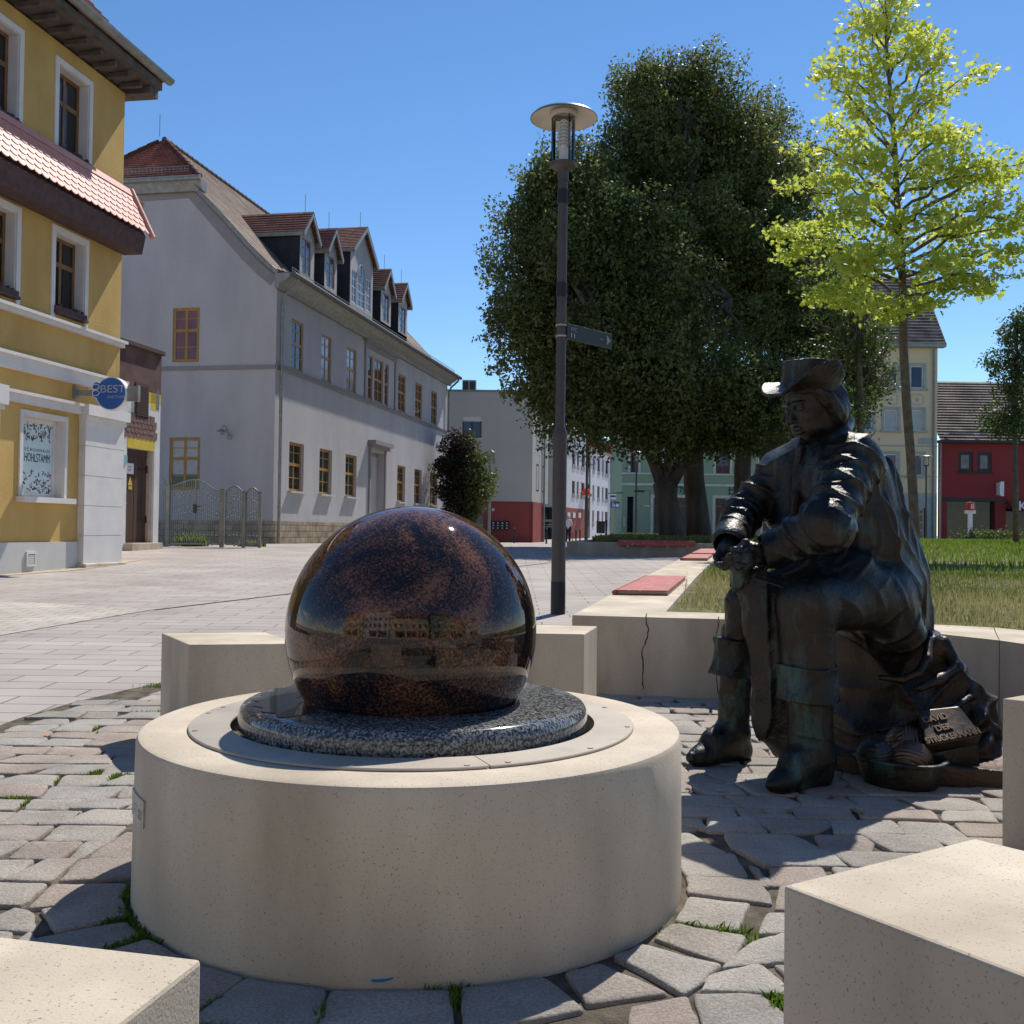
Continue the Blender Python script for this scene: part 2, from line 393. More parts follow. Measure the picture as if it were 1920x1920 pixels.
tag(link('cobble_paving', me, M['cobble'], smooth=True), kind='structure')

# lighter mosaic strip in the plaza, upper left
M['strip'] = brickmat('strip_setts', (.40, .375, .335), (.46, .405, .35), (.25, .21, .17), .26, .17, ms=.008, bump=.5, bdist=.012, vary=.2, vs=1.3)
pts = [G(-150, 1130), G(60, 1131), G(290, 1143), G(0, 1192), G(-150, 1222)]
mb = MB(); mb.add([(p.x, p.y, g(p.y)+.005) for p in pts], [(4, 3, 2, 1, 0)]); tag(mb.build('sett_strip', M['strip']), kind='structure')
# the long slot drain that crosses the square
a, b = G(290, 1144), G(1060, 1052)
d = (b-a).normalized(); nn = Vector((-d.y, d.x, 0)).normalized()*.02
mb = MB(); N = 12
for i in range(N):
    p = a+(b-a)*(i/N); q = a+(b-a)*((i+1)/N); p.z = g(p.y)+.005; q.z = g(q.y)+.005
    mb.quad(p-nn, q-nn, q+nn, p+nn)
tag(mb.build('slot_drain', M['dirt']), kind='structure')
# gravel and straw along the foot of the yellow house
M['gravel'] = mat('gravel', (.45, .38, .27), rough=.95, var=.3, vs=9, c2=(.56, .47, .33), bump=.8, bs=60, bdist=.02)
pts = [G(-20, 1082), G(60, 1076), G(130, 1071), G(200, 1062), G(268, 1050), G(215, 1050), G(-20, 1060)]
mb = MB(); mb.add([(p.x, p.y, g(p.y)+.006) for p in pts], [tuple(range(7))]); tag(mb.build('gravel_strip', M['gravel']), kind='structure')

# ================================================================ fountain
def granite_mat(name, cs, scale, rough, warp=0, bumpv=0, big=None, spec=.5):
    m = bpy.data.materials.new(name); m.use_nodes = True; nt = m.node_tree; b = nt.nodes['Principled BSDF']; L = nt.links.new
    b.inputs['Roughness'].default_value = rough; b.inputs['Specular IOR Level'].default_value = spec
    tc = _n(nt, 'ShaderNodeTexCoord')
    n1 = _n(nt, 'ShaderNodeTexNoise'); n1.inputs['Scale'].default_value = scale; n1.inputs['Detail'].default_value = 3; n1.inputs['Roughness'].default_value = .6; L(tc.outputs['Object'], n1.inputs[0])
    rp = _n(nt, 'ShaderNodeValToRGB'); rp.color_ramp.interpolation = 'LINEAR'
    while len(rp.color_ramp.elements) < len(cs): rp.color_ramp.elements.new(.5)
    for e, (p, c) in zip(rp.color_ramp.elements, cs): e.position = p; e.color = (*c, 1)
    fac = n1.outputs[0]
    if big:
        n2 = _n(nt, 'ShaderNodeTexNoise'); n2.inputs['Scale'].default_value = big[0]; n2.inputs['Detail'].default_value = 5; n2.inputs['Distortion'].default_value = big[1]
        L(tc.outputs['Object'], n2.inputs[0])
        ma = _n(nt, 'ShaderNodeMath', operation='MULTIPLY_ADD'); L(n2.outputs[0], ma.inputs[0]); ma.inputs[1].default_value = big[2]
        m3 = _n(nt, 'ShaderNodeMath', operation='MULTIPLY'); L(n1.outputs[0], m3.inputs[0]); m3.inputs[1].default_value = big[3]
        L(m3.outputs[0], ma.inputs[2]); fac = ma.outputs[0]
    L(fac, rp.inputs[0]); L(rp.outputs[0], b.inputs['Base Color'])
    return m
M['ball'] = granite_mat('red_black_granite', [(.0, (.006, .006, .008)), (.485, (.007, .007, .010)), (.52, (.030, .015, .010)), (.57, (.075, .034, .018)), (.65, (.19, .088, .050)), (.86, (.13, .05, .025))], 150, .035, big=(2.2, 3.0, .50, .56), spec=.42)
M['disc'] = granite_mat('speckled_granite', [(.0, (.012, .012, .013)), (.44, (.025, .026, .027)), (.51, (.13, .13, .128)), (.60, (.27, .27, .26)), (1, (.38, .38, .37))], 150, .10, spec=.55)
ft = thing('ball_fountain', (FC[0], FC[1], 0), 'round sandstone-coloured fountain basin with metal ring and speckled granite plate', 'fountain')
c3 = (FC[0], FC[1], 0)
mb = MB(); mb.lathe([(.53, .36), (.53, .432), (.56, .444), (.742, .445), (.755, .440), (.761, .428), (.763, .30), (.766, .02), (.765, -.02)], c3, 160)
mb.build('basin', M['conc'], ft, smooth='auto')
for k in range(3):
    a0 = .9+k*2.094; mb = MB(); N = 40; vs = []
    prof = [(.518, .447), (.518, .452), (.627, .452), (.629, .450), (.629, .446)]
    vv = []; 
    for i in range(N+1):
        t = a0+(2.094-.004)*i/N; vv += [(FC[0]+math.cos(t)*r, FC[1]+math.sin(t)*r, z) for r, z in prof]
    fs = [(i*5+k2, (i+1)*5+k2, (i+1)*5+k2+1, i*5+k2+1) for i in range(N) for k2 in range(4)]
    mb.add(vv, fs)
    for q in (.25, .5, .75, .04, .96):
        t = a0+2.094*q; p = Vector((FC[0]+math.cos(t)*.612, FC[1]+math.sin(t)*.612, .452)); mb.cyl(p, p+Vector((0, 0, .0022)), .0075, n=10)
    mb.build('cover_ring', M['steel'], ft, smooth='auto')
mb = MB(); prof = [(.46, .40), (.490, .415), (.4965, .430), (.498, .445), (.4975, .478), (.494, .492), (.487, .502), (.476, .508), (.462, .510), (.30, .5105), (.296, .505), (.2, .45)]
mb.lathe(prof, c3, 160); mb.build('granite_plate', M['disc'], ft, smooth='auto')
mb = MB(); mb.lathe([(.53, .39), (.0, .39)], c3, 64); mb.build('water', mat('dark_water', (.01, .012, .012), rough=.05), ft)
# thin water film lying on the plate
M['wet'] = granite_mat('wet_granite', [(.0, (.004, .004, .005)), (.44, (.008, .009, .011)), (.51, (.04, .042, .046)), (.60, (.11, .11, .11)), (1, (.2, .2, .2))], 150, .02, spec=.7)
N = 60; pts = []
for i in range(N):
    t = R(150)+R(78)*i/(N-1); pts.append((FC[0]+math.cos(t)*(.462-.02*math.sin(i*.33)**2), FC[1]+math.sin(t)*(.462-.02*math.sin(i*.33)**2), .5115))
for i in range(N):
    t = R(228)-R(78)*i/(N-1); r_ = .315+.025*math.sin(i*.21+1)**2; pts.append((FC[0]+math.cos(t)*r_, FC[1]+math.sin(t)*r_, .5115))
mb = MB()
for i in range(N-1): mb.quad(pts[2*N-1-i], pts[2*N-2-i], pts[i+1], pts[i])
mb.build('water_film', M['wet'], ft)
mb = MB(); nb = 96; prof = [(math.cos(a)*.3615, math.sin(a)*.3615) for a in np.linspace(-math.pi/2+.002, math.pi/2-.002, 96)]
mb.lathe(prof, (0, 0, 0), 128)
ball = mb.build('granite_ball', M['ball'], None, smooth=True); ball.location = (FC[0]-.013, FC[1], .705); ball.rotation_euler = (.5, .9, .4)
tag(ball, 'large polished red and black granite ball resting on the fountain plate', 'ball')
# little plate with an emblem on the side of the basin
t0 = math.atan2(G(262, 1500).y, 1)
pl = MB(); a1 = R(180+28.5); a0 = R(180+22.0); N = 8; Z0, Z1 = .254, .320; Rr = .768
def bent(a, z, r): return (FC[0]+math.cos(a)*r, FC[1]+math.sin(a)*r, z)
PA0, PA1 = R(203.5), R(215.5)
for i in range(N):
    a = PA0+(PA1-PA0)*i/N; b = PA0+(PA1-PA0)*(i+1)/N
    pl.quad(bent(a, Z0, Rr), bent(b, Z0, Rr), bent(b, Z1, Rr), bent(a, Z1, Rr))
    pl.quad(bent(b, Z0, Rr), bent(a, Z0, Rr), bent(a, Z0, .75), bent(b, Z0, .75)); pl.quad(bent(a, Z1, Rr), bent(b, Z1, Rr), bent(b, Z1, .75), bent(a, Z1, .75))
pl.quad(bent(PA1, Z0, Rr), bent(PA1, Z0, .75), bent(PA1, Z1, .75), bent(PA1, Z1, Rr)); pl.quad(bent(PA0, Z0, .75), bent(PA0, Z0, Rr), bent(PA0, Z1, Rr), bent(PA0, Z1, .75))
M['plate'] = mat('aluminium_plate', (.42, .42, .38), rough=.45, metal=.5, var=.12, vs=30)
plate = pl.build('badge_plate', M['plate'], ft)
M['engr'] = mat('engraving', (.14, .14, .13), rough=.6)
en = MB(); er = Rr+.0006
def estroke(u0, v0, u1, v1, wd=.0016):
    a = PA0+(PA1-PA0)*u0; b = PA0+(PA1-PA0)*u1; z0 = Z0+(Z1-Z0)*v0; z1 = Z0+(Z1-Z0)*v1
    if abs(u1-u0) < .02: da = wd/Rr/1.4; en.quad(bent(a-da, z0, er), bent(a+da, z0, er), bent(b+da, z1, er), bent(b-da, z1, er))
    else: en.quad(bent(a, z0-wd/2, er), bent(b, z1-wd/2, er), bent(b, z1+wd/2, er), bent(a, z0+wd/2, er))
for v, u0, u1 in ((.80, .34, .9), (.66, .32, .66), (.58, .34, .60), (.45, .34, .6), (.38, .34, .6), (.26, .3, .62), (.14, .18, .93), (.09, .18, .93)): estroke(u0, v, u1, v)
for k in range(16):                       # hook emblem, left and house emblem, right
    a = math.pi*2*k/16; b = math.pi*2*(k+1)/16
    if k not in (14, 15): estroke(.16+.06*math.cos(a), .72+.11*math.sin(a), .16+.06*math.cos(b), .72+.11*math.sin(b), .002)
    if k not in (3, 4): estroke(.17+.07*math.cos(a), .35+.12*math.sin(a), .17+.07*math.cos(b), .35+.12*math.sin(b), .002)
for u in (.72, .80, .88): estroke(u, .25, u, .52, .0022)
estroke(.69, .52, .80, .62); estroke(.80, .62, .91, .52); estroke(.69, .52, .91, .52); estroke(.69, .25, .91, .25)
en.build('engraving', M['engr'], plate)

# ================================================================ seat blocks
HB = .49
def block(cs, label):
    cs = [Vector((c.x, c.y, 0)) for c in cs]; c = sum(cs, Vector())/4
    mb = MB(); base = [Vector((p.x, p.y, g(p.y)-.05)) for p in cs]; zt = HB+g(c.y)*.5
    area = sum(cs[i].x*cs[(i+1) % 4].y-cs[(i+1) % 4].x*cs[i].y for i in range(4))
    if area < 0: cs = cs[::-1]; base = base[::-1]
    mb.add([tuple(b-c) for b in base]+[(p.x-c.x, p.y-c.y, zt) for p in cs], [(3, 2, 1, 0), (4, 5, 6, 7)]+[(i, (i+1) % 4, (i+1) % 4+4, i+4) for i in range(4)])
    o = mb.build('seat_block', M['conc'], None, bevel=.006); o.location = c
    tag(o, label, 'stone block', 'beige stone seat blocks standing round the fountain'); return o
hz = lambda p: p
block([G(354, 1208.5, HB), G(566, 1206.5, HB), G(498, 1185.5, HB), G(303, 1187, HB)], 'beige stone block behind the fountain, left of the granite ball')
block([G(880, 1186, HB), G(1095, 1189.5, HB), G(1120, 1171.5, HB), G(900, 1167, HB)], 'beige stone block between the granite ball and the planter wall corner')
A_ = G(379, 1797, HB); b1 = (G(0, 1754, HB)-A_).normalized(); b2 = (G(222, 1920, HB)-A_).normalized()
block([A_, A_+b1*.75, A_+b1*.75+b2*.5, A_+b2*.5], 'beige stone block cut off by the lower left corner of the picture')
A_ = G(1468, 1659, HB); B_ = G(1826, 1571, HB); b1 = (G(1920, 1830, HB)-A_).normalized()
block([A_, B_, B_+(G(1960, 1603, HB)-B_).normalized()*.75, A_+b1*.85], 'largest beige stone block, in front at the lower right with speckled shaded side')
A_ = G(1879, 1309.5, HB)
block([A_, A_+Vector((.42, -.34, 0)), A_+Vector((.85, .05, 0)), A_+Vector((.40, .30, 0))], 'beige stone block at the right edge beside the statue base')

# ================================================================ planter wall
pw = thing('planter_wall', (1.3, 6.5, g(6.5)), 'long cast stone planter wall bordering the lawn behind the statue', 'planter wall')
def section(outer, inner, top):
    mb = MB(); n = len(outer); zt = [top(p[1]) for p in outer]; zi = [top(p[1]) for p in inner]
    for i in range(n-1):
        a, b, c, d = outer[i], outer[i+1], inner[i+1], inner[i]
        A1 = (a[0], a[1], zt[i]); B1 = (b[0], b[1], zt[i+1]); C1 = (c[0], c[1], zi[i+1]); D1 = (d[0], d[1], zi[i])
        A0 = (a[0], a[1], g(a[1])-.05); B0 = (b[0], b[1], g(b[1])-.05); C0 = (c[0], c[1], g(c[1])-.05); D0 = (d[0], d[1], g(d[1])-.05)
        mb.quad(A1, B1, C1, D1); mb.quad(A0, B0, B1, A1); mb.quad(C0, D0, D1, C1)
        if i == 0: mb.quad(D0, A0, A1, D1)
        if i == n-2: mb.quad(B0, C0, C1, B1)
    return mb
W1 = G(1073, 1146.5, .5); W2 = G(1364, 1155, .5); W3 = G(1740, 1184, .5); W4 = G(1873, 1200.5, .5); W5 = G(1925, 1208, .5)
I1 = G(1249, 1138, .5); I2 = G(1364, 1141.5, .5); I3 = G(1735, 1164.5, .5); I4 = G(1862, 1172, .5); I5 = G(1925, 1179, .5)
xy = lambda p: (p.x, p.y)
def mid(a, b, t=.5, bulge=0): return (a.x+(b.x-a.x)*t+bulge*.45, a.y+(b.y-a.y)*t+bulge)
s1 = section([xy(W1), xy(W2)], [xy(I1), xy(I2)], lambda y: .5)
s1.build('wall_section', M['conc'], pw, bevel=.005)
ep = .004
def lerp2(a, b, t): return (a[0]+(b[0]-a[0])*t, a[1]+(b[1]-a[1])*t)
w2 = lerp2(xy(W2), xy(W3), .005); 
section([w2, mid(W2, W3, .33, .05), mid(W2, W3, .66, .055), xy(W3), xy(W4)], [lerp2(xy(I2), xy(I3), .005), mid(I2, I3, .33, .05), mid(I2, I3, .66, .055), xy(I3), xy(I4)], lambda y: .5).build('wall_section', M['conc'], pw, bevel=.005)
e5 = (W5.x+.8, W5.y-1.4); i5 = (I5.x+.85, I5.y-1.2)
e6 = (e5[0]+.35, e5[1]-2.0); i6 = (e6[0]+.5, e6[1]+.05)
section([lerp2(xy(W4), xy(W5), .03), xy(W5), e5, e6], [lerp2(xy(I4), xy(I5), .03), xy(I5), i5, i6], lambda y: .5).build('wall_section', M['conc'], pw, bevel=.005)
def arm_o(Y): return (.40+(Y-6.45)*.2287, Y)
def arm_i(Y): return (1.05+(Y-6.95)*.2315, Y)
cuts = [6.96, 10.9, 14.6, 19.2, 24.0, 29.2]
for k in range(5):
    a, b = cuts[k]+.004, cuts[k+1]-.004
    oa = arm_o(a) if k else (W1.x+.105, W1.y+.012+.43)
    oo = arm_o(a) if k else (W1.x+.002, W1.y+.004); ii_ = arm_i(a) if k else (I1.x, I1.y+.004)
    section([arm_o(b), oo], [arm_i(b), ii_], wall_z).build('wall_section', M['conc'], pw, bevel=.005)
# cracks running down the front face
def crack(px_pts, wdt):
    mb = MB(); u = Vector((W2.x-W1.x, W2.y-W1.y, 0)).normalized(); n = Vector((u.y, -u.x, 0))
    pts = []
    for x, y in px_pts:
        d = ray(x, y); t = (Vector((W1.x, W1.y, 0))-Vector((0, 0, 1))).dot(n)/d.dot(n); pts.append(Vector((0, 0, 1))+d*t+n*.002)
    fine = []
    for a, b in zip(pts, pts[1:]):
        for k in range(4): fine.append(a+(b-a)*(k/4)+u*rng.normal(0, .0022))
    fine.append(pts[-1])
    for a, b in zip(fine, fine[1:]):
        w_ = wdt*rng.uniform(.6, 1.2); mb.quad(a-u*w_, a+u*w_, b+u*w_, b-u*w_)
    mb.build('crack', M['dirt'], pw)
crack([(1213, 1150), (1211, 1160), (1216, 1178), (1214, 1195), (1203, 1222), (1206, 1250), (1204.5, 1275), (1206, 1292)], .0032)
crack([(1347, 1156), (1345, 1180), (1341, 1210), (1340, 1235), (1344, 1262), (1347, 1300)], .0026)

# ================================================================ stone books on the wall
def book(y0, y1, xo, xi, th, label, z):
    """closed book: red boards, page block, rounded spine on the left"""
    a = Vector((arm_o(y0)[0]+xo, y0, wall_z(y0))); b = Vector((arm_o(y1)[0]+xo, y1, wall_z(y1))); u = (b-a); wv = Vector((xi, 0, 0))
    t = thing('stone_book', a, label, 'book bench', 'red stone books lying on the planter wall')
    Z = Vector((0, 0, 1)); b1 = th*.2
    p = MB(); p.pbox(a+wv*.06+Z*b1+u*.01, wv*.92, u*.98, Z*(th-2*b1)); p.build('pages', M['paper'], t)
    for zz in (0.002, th-b1):
        c = MB(); c.pbox(a+wv*.05+Z*zz, wv*.95, u, Z*b1); c.build('cover', M['redslab'], t, bevel=.003)
    s = MB(); N = 10; pts = []
    for k in range(N+1):
        ph = math.pi*k/N; pts.append(a+wv*.05+Vector((-math.sin(ph)*th*.9, 0, th/2-math.cos(ph)*th/2+.001)))
    s.poly(pts, u); s.build('spine', M['redslab'], t, smooth='auto')
    return t
book(7.95, 10.35, .055, .42, .042, 'faded red stone book lying nearest on the planter wall', 0)
book(16.2, 18.6, .05, .42, .045, 'red stone book in the middle of the three on the planter wall', 0)
book(19.2, 23.0, .05, .46, .05, 'red stone book farthest along the planter wall, near its shaded end', 0)

# ================================================================ lawn and raised bed
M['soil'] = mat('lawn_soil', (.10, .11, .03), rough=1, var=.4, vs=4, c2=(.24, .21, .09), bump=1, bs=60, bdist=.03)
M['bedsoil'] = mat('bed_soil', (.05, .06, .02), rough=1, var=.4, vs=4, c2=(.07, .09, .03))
def arm_in(Y): return arm_i(Y)[0]
mb = MB(); ys = [1.3, 2.6, 3.5, 4.4, 5.2, 5.6, 6.0, 6.5, 7, 8, 10, 13, 17, 22, 29, 40, 55]
def lx0(Y):
    if Y >= 6.95: return arm_in(min(Y, 29))-.1+max(0, Y-29)*.23
    if Y > 6.6: return 1.2
    if Y > 4.4: return 1.2+(6.6-Y)*1.12
    return 3.664+(4.4-Y)*.24
for y0, y1 in zip(ys, ys[1:]):
    mb.quad((lx0(y0), y0, lawn_z(y0)), (60, y0, lawn_z(y0)), (60, y1, lawn_z(y1)), (lx0(y1), y1, lawn_z(y1)))
tag(mb.build('lawn_ground', M['soil']), kind='structure')
def bed_z(Y): return .735+.0045*(Y-25.3)
BL = lambda Y: 1.38+(Y-25.3)*.168
mb = MB()
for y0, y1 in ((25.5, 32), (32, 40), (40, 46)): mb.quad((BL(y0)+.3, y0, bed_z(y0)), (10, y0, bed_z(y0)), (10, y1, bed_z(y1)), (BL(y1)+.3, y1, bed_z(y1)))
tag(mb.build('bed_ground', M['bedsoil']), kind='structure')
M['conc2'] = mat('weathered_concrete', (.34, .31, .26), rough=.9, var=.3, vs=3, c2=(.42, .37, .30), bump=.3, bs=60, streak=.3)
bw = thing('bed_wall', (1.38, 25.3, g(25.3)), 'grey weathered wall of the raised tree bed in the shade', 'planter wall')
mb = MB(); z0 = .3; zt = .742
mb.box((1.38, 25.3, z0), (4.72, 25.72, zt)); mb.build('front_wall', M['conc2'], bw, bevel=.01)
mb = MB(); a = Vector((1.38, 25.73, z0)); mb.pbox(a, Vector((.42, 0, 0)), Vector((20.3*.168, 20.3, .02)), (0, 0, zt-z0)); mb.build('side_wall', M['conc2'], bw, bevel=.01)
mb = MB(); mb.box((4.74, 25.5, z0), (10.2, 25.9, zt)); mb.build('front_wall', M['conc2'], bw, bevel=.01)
sb = thing('slab_bench', (2.7, 25.25, .742), 'long dark red slab bench on top of the shaded bed wall', 'bench')
a = P(1162, 1014, 25.2); b = P(1304, 1014, 25.2)
mb = MB(); mb.box((a.x, 25.18, .66), (b.x, 25.66, .80)); mb.build('seat_slab', M['redslab'], sb, bevel=.01)
mb = MB()
for xx in np.linspace(a.x+.2, b.x-.2, 4):
    mb = MB(); mb.box((xx-.03, 25.19, .62), (xx+.03, 25.29, .659)); mb.build('bracket', M['steel'], sb)
# far kerb of the lawn
mb = MB(); mb.box((11, 55, .3), (60, 55.5, .835)); kb = mb.build('lawn_kerb', M['conc'], None, bevel=.01); tag(kb, 'pale stone kerb along the far edge of the lawn', 'kerb')
# ================================================================ bronze statue (sculpted as distance fields, skinned to meshes)
def surface_nets(Fd, org, h):
    nx, ny, nz = Fd.shape; S = Fd < 0
    c = S[:-1, :-1, :-1].astype(np.int8)
    tot = np.zeros((nx-1, ny-1, nz-1), np.int8)
    offs = [(i, j, k) for i in (0, 1) for j in (0, 1) for k in (0, 1)]
    for i, j, k in offs: tot += S[i:nx-1+i, j:ny-1+j, k:nz-1+k]
    act = (tot > 0) & (tot < 8); idx = np.argwhere(act); n = len(idx)
    ids = np.full(act.shape, -1, np.int32); ids[act] = np.arange(n)
    acc = np.zeros((n, 3), np.float32); cnt = np.zeros(n, np.float32)
    vals = {o: Fd[idx[:, 0]+o[0], idx[:, 1]+o[1], idx[:, 2]+o[2]] for o in offs}
    for a in offs:
        for ax in range(3):
            if a[ax]: continue
            b = list(a); b[ax] = 1; b = tuple(b); va, vb = vals[a], vals[b]
            m = (va < 0) != (vb < 0); t = np.where(m, va/(va-vb+1e-12), 0)
            p = np.zeros((n, 3), np.float32); p[:] = a; p[:, ax] = t
            acc[m] += p[m]; cnt[m] += 1
    V = (idx+acc/cnt[:, None])*h+org; Fs = []
    for ax in range(3):
        o1, o2 = [x for x in range(3) if x != ax]
        sl0 = [slice(1, s-1) for s in Fd.shape]; sl1 = list(sl0); sl0[ax] = slice(0, Fd.shape[ax]-1); sl1[ax] = slice(1, Fd.shape[ax])
        A = S[tuple(sl0)]; B = S[tuple(sl1)]; e = np.argwhere(A != B)
        if not len(e): continue
        up = A[e[:, 0], e[:, 1], e[:, 2]]
        base = e.copy(); base[:, o1] += 1; base[:, o2] += 1
        def cell(d1, d2):
            q = base.copy(); q[:, o1] -= d1; q[:, o2] -= d2
            return ids[q[:, 0], q[:, 1], q[:, 2]]
        q = np.stack([cell(1, 1), cell(0, 1), cell(0, 0), cell(1, 0)], 1)
        flip = up if ax != 1 else ~up
        q[~flip] = q[~flip][:, ::-1]
        Fs.append(q[(q >= 0).all(1)])
    return V, np.concatenate(Fs)
_wr = np.random.default_rng(5); _wk = _wr.normal(0, 1, (14, 3)); _wk /= np.linalg.norm(_wk, axis=1, keepdims=True); _wp = _wr.uniform(0, 6.28, 14)
def wob(X, Y, Z, f, i0=0, n=5):
    s = 0
    for i in range(i0, i0+n):
        k = _wk[i % 14]*f*(1+.27*(i-i0)); s = s+np.sin(X*k[0]+Y*k[1]+Z*k[2]+_wp[i % 14])
    return s/n
def smin(a, b, k):
    h = np.clip(.5+.5*(b-a)/k, 0, 1); return b+(a-b)*h-k*h*(1-h)
class Field:
    def __init__(s, lo, hi, h):
        s.lo = np.array(lo, np.float32); s.h = h; n = np.ceil((np.array(hi)-lo)/h).astype(int)+1; s.F = np.full(n, .2, np.float32); s.n = n
    def sub(s, lo, hi):
        a = np.maximum(((np.array(lo)-s.lo)/s.h).astype(int), 0); b = np.minimum(((np.array(hi)-s.lo)/s.h).astype(int)+2, s.n)
        sl = tuple(slice(int(i), int(j)) for i, j in zip(a, b))
        ax = [(np.arange(a[k], max(a[k], b[k]))*s.h+s.lo[k]).astype(np.float32) for k in range(3)]
        return sl, ax[0][:, None, None], ax[1][None, :, None], ax[2][None, None, :]
    def put(s, sl, d, k, op='u'):
        f = s.F[sl]
        if f.size == 0: return
        d = d.astype(np.float32)
        if op == 'u': s.F[sl] = smin(f, d, k)
        else: s.F[sl] = -smin(-f, d, k)        # carve d out of the field
    def cone(s, a, b, ra, rb, k=.03, disp=None, flat=None, op='u'):
        """tapered limb; flat=(dir, factor) squashes the section; disp(t, ang, X,Y,Z) raises folds"""
        a = np.array(a, float); b = np.array(b, float); r = max(ra, rb)+k+.05
        sl, X, Y, Z = s.sub(np.minimum(a, b)-r, np.maximum(a, b)+r)
        d = b-a; L2 = float(d@d); px, py, pz = X-a[0], Y-a[1], Z-a[2]
        t = np.clip((px*d[0]+py*d[1]+pz*d[2])/L2, 0, 1)
        qx, qy, qz = px-t*d[0], py-t*d[1], pz-t*d[2]
        if flat is not None:
            fd = np.array(flat[0], float); fd /= np.linalg.norm(fd); c = qx*fd[0]+qy*fd[1]+qz*fd[2]; e = c*(flat[1]-1)
            qx, qy, qz = qx+e*fd[0], qy+e*fd[1], qz+e*fd[2]
        D = np.sqrt(qx*qx+qy*qy+qz*qz)-(ra+(rb-ra)*t)
        if flat is not None: D = D/max(1, flat[1]*.6+.4)
        if disp is not None:
            dn = d/np.sqrt(L2); o = np.cross(dn, (0.1, .2, 1)); o /= np.linalg.norm(o); o2 = np.cross(dn, o)
            ang = np.arctan2(qx*o2[0]+qy*o2[1]+qz*o2[2], qx*o[0]+qy*o[1]+qz*o[2]); D = D-disp(t*np.sqrt(L2), ang, X, Y, Z)
        s.put(sl, D, k, op)
    def chain(s, pts, rs, k=.03, **kw):
        for i in range(len(pts)-1): s.cone(pts[i], pts[i+1], rs[i], rs[i+1], k, **kw)
    def ell(s, c, rad, fr=None, k=.03, disp=None, op='u'):
        c = np.array(c, float); rad = np.array(rad, float); r = rad.max()+k+.04
        sl, X, Y, Z = s.sub(c-r, c+r); px, py, pz = X-c[0], Y-c[1], Z-c[2]
        if fr is not None:
            u, v, w_ = [np.array(q, float) for q in fr]; px, py, pz = (px*u[0]+py*u[1]+pz*u[2], px*v[0]+py*v[1]+pz*v[2], px*w_[0]+py*w_[1]+pz*w_[2])
        k0 = np.sqrt((px/rad[0])**2+(py/rad[1])**2+(pz/rad[2])**2); k1 = np.sqrt((px/rad[0]**2)**2+(py/rad[1]**2)**2+(pz/rad[2]**2)**2)
        D = k0*(k0-1)/(k1+1e-6)
        if disp is not None: D = D-disp(px, py, pz, X, Y, Z)
        s.put(sl, D, k, op)
    def bx(s, c, half, fr=None, rnd=.01, k=.015, disp=None, op='u'):
        c = np.array(c, float); half = np.array(half, float); r = np.linalg.norm(half)+k+.03
        sl, X, Y, Z = s.sub(c-r, c+r); px, py, pz = X-c[0], Y-c[1], Z-c[2]
        if fr is not None:
            u, v, w_ = [np.array(q, float) for q in fr]; px, py, pz = (px*u[0]+py*u[1]+pz*u[2], px*v[0]+py*v[1]+pz*v[2], px*w_[0]+py*w_[1]+pz*w_[2])
        q = [np.abs(p)-(h_-rnd) for p, h_ in zip((px, py, pz), half)]
        D = np.sqrt(np.maximum(q[0], 0)**2+np.maximum(q[1], 0)**2+np.maximum(q[2], 0)**2)+np.minimum(np.maximum(np.maximum(q[0], q[1]), q[2]), 0)-rnd
        if disp is not None: D = D-disp(px, py, pz, X, Y, Z)
        s.put(sl, D, k, op)
    def cuff(s, a, b, r):
        a = np.array(a); b = np.array(b); sl, X, Y, Z = s.sub(np.minimum(a, b)-r-.05, np.maximum(a, b)+r+.05); hh = abs(a[2]-b[2])/2; zc = (a[2]+b[2])/2
        t = (a[2]-Z)/(2*hh); cx = a[0]+(b[0]-a[0])*t; cy = a[1]+(b[1]-a[1])*t; an = np.arctan2(Y-cy, X-cx)
        R_ = r-.006+.014*np.clip(t, -.2, 1.2)**2+.008*ridge(an*2+t*2.5+wob(X, Y, Z, 9)*1.5)+.003*wob(X, Y, Z, 40)+.006*np.exp(-((t)/.12)**2)
        q1 = np.sqrt((X-cx)**2+(Y-cy)**2)-R_+.006; q2 = np.abs(Z-zc-.006*np.sin(an*2+1))-hh+.006
        s.put(sl, np.sqrt(np.maximum(q1, 0)**2+np.maximum(q2, 0)**2)+np.minimum(np.maximum(q1, q2), 0)-.006, .004)
    def mesh(s): return surface_nets(s.F, s.lo, s.h)
def ridge(ph, p=2.3): return (1-np.abs(np.sin(ph)))**p
def nv(v): v = np.array(v, float); return v/np.linalg.norm(v)
J = lambda x, y, Y: np.array(P(x, y, Y))
FW = nv((-.8, -.6, 0)); LT = nv((.6, -.8, 0)); UP = np.array((0, 0, 1.))       # statue's forward and left

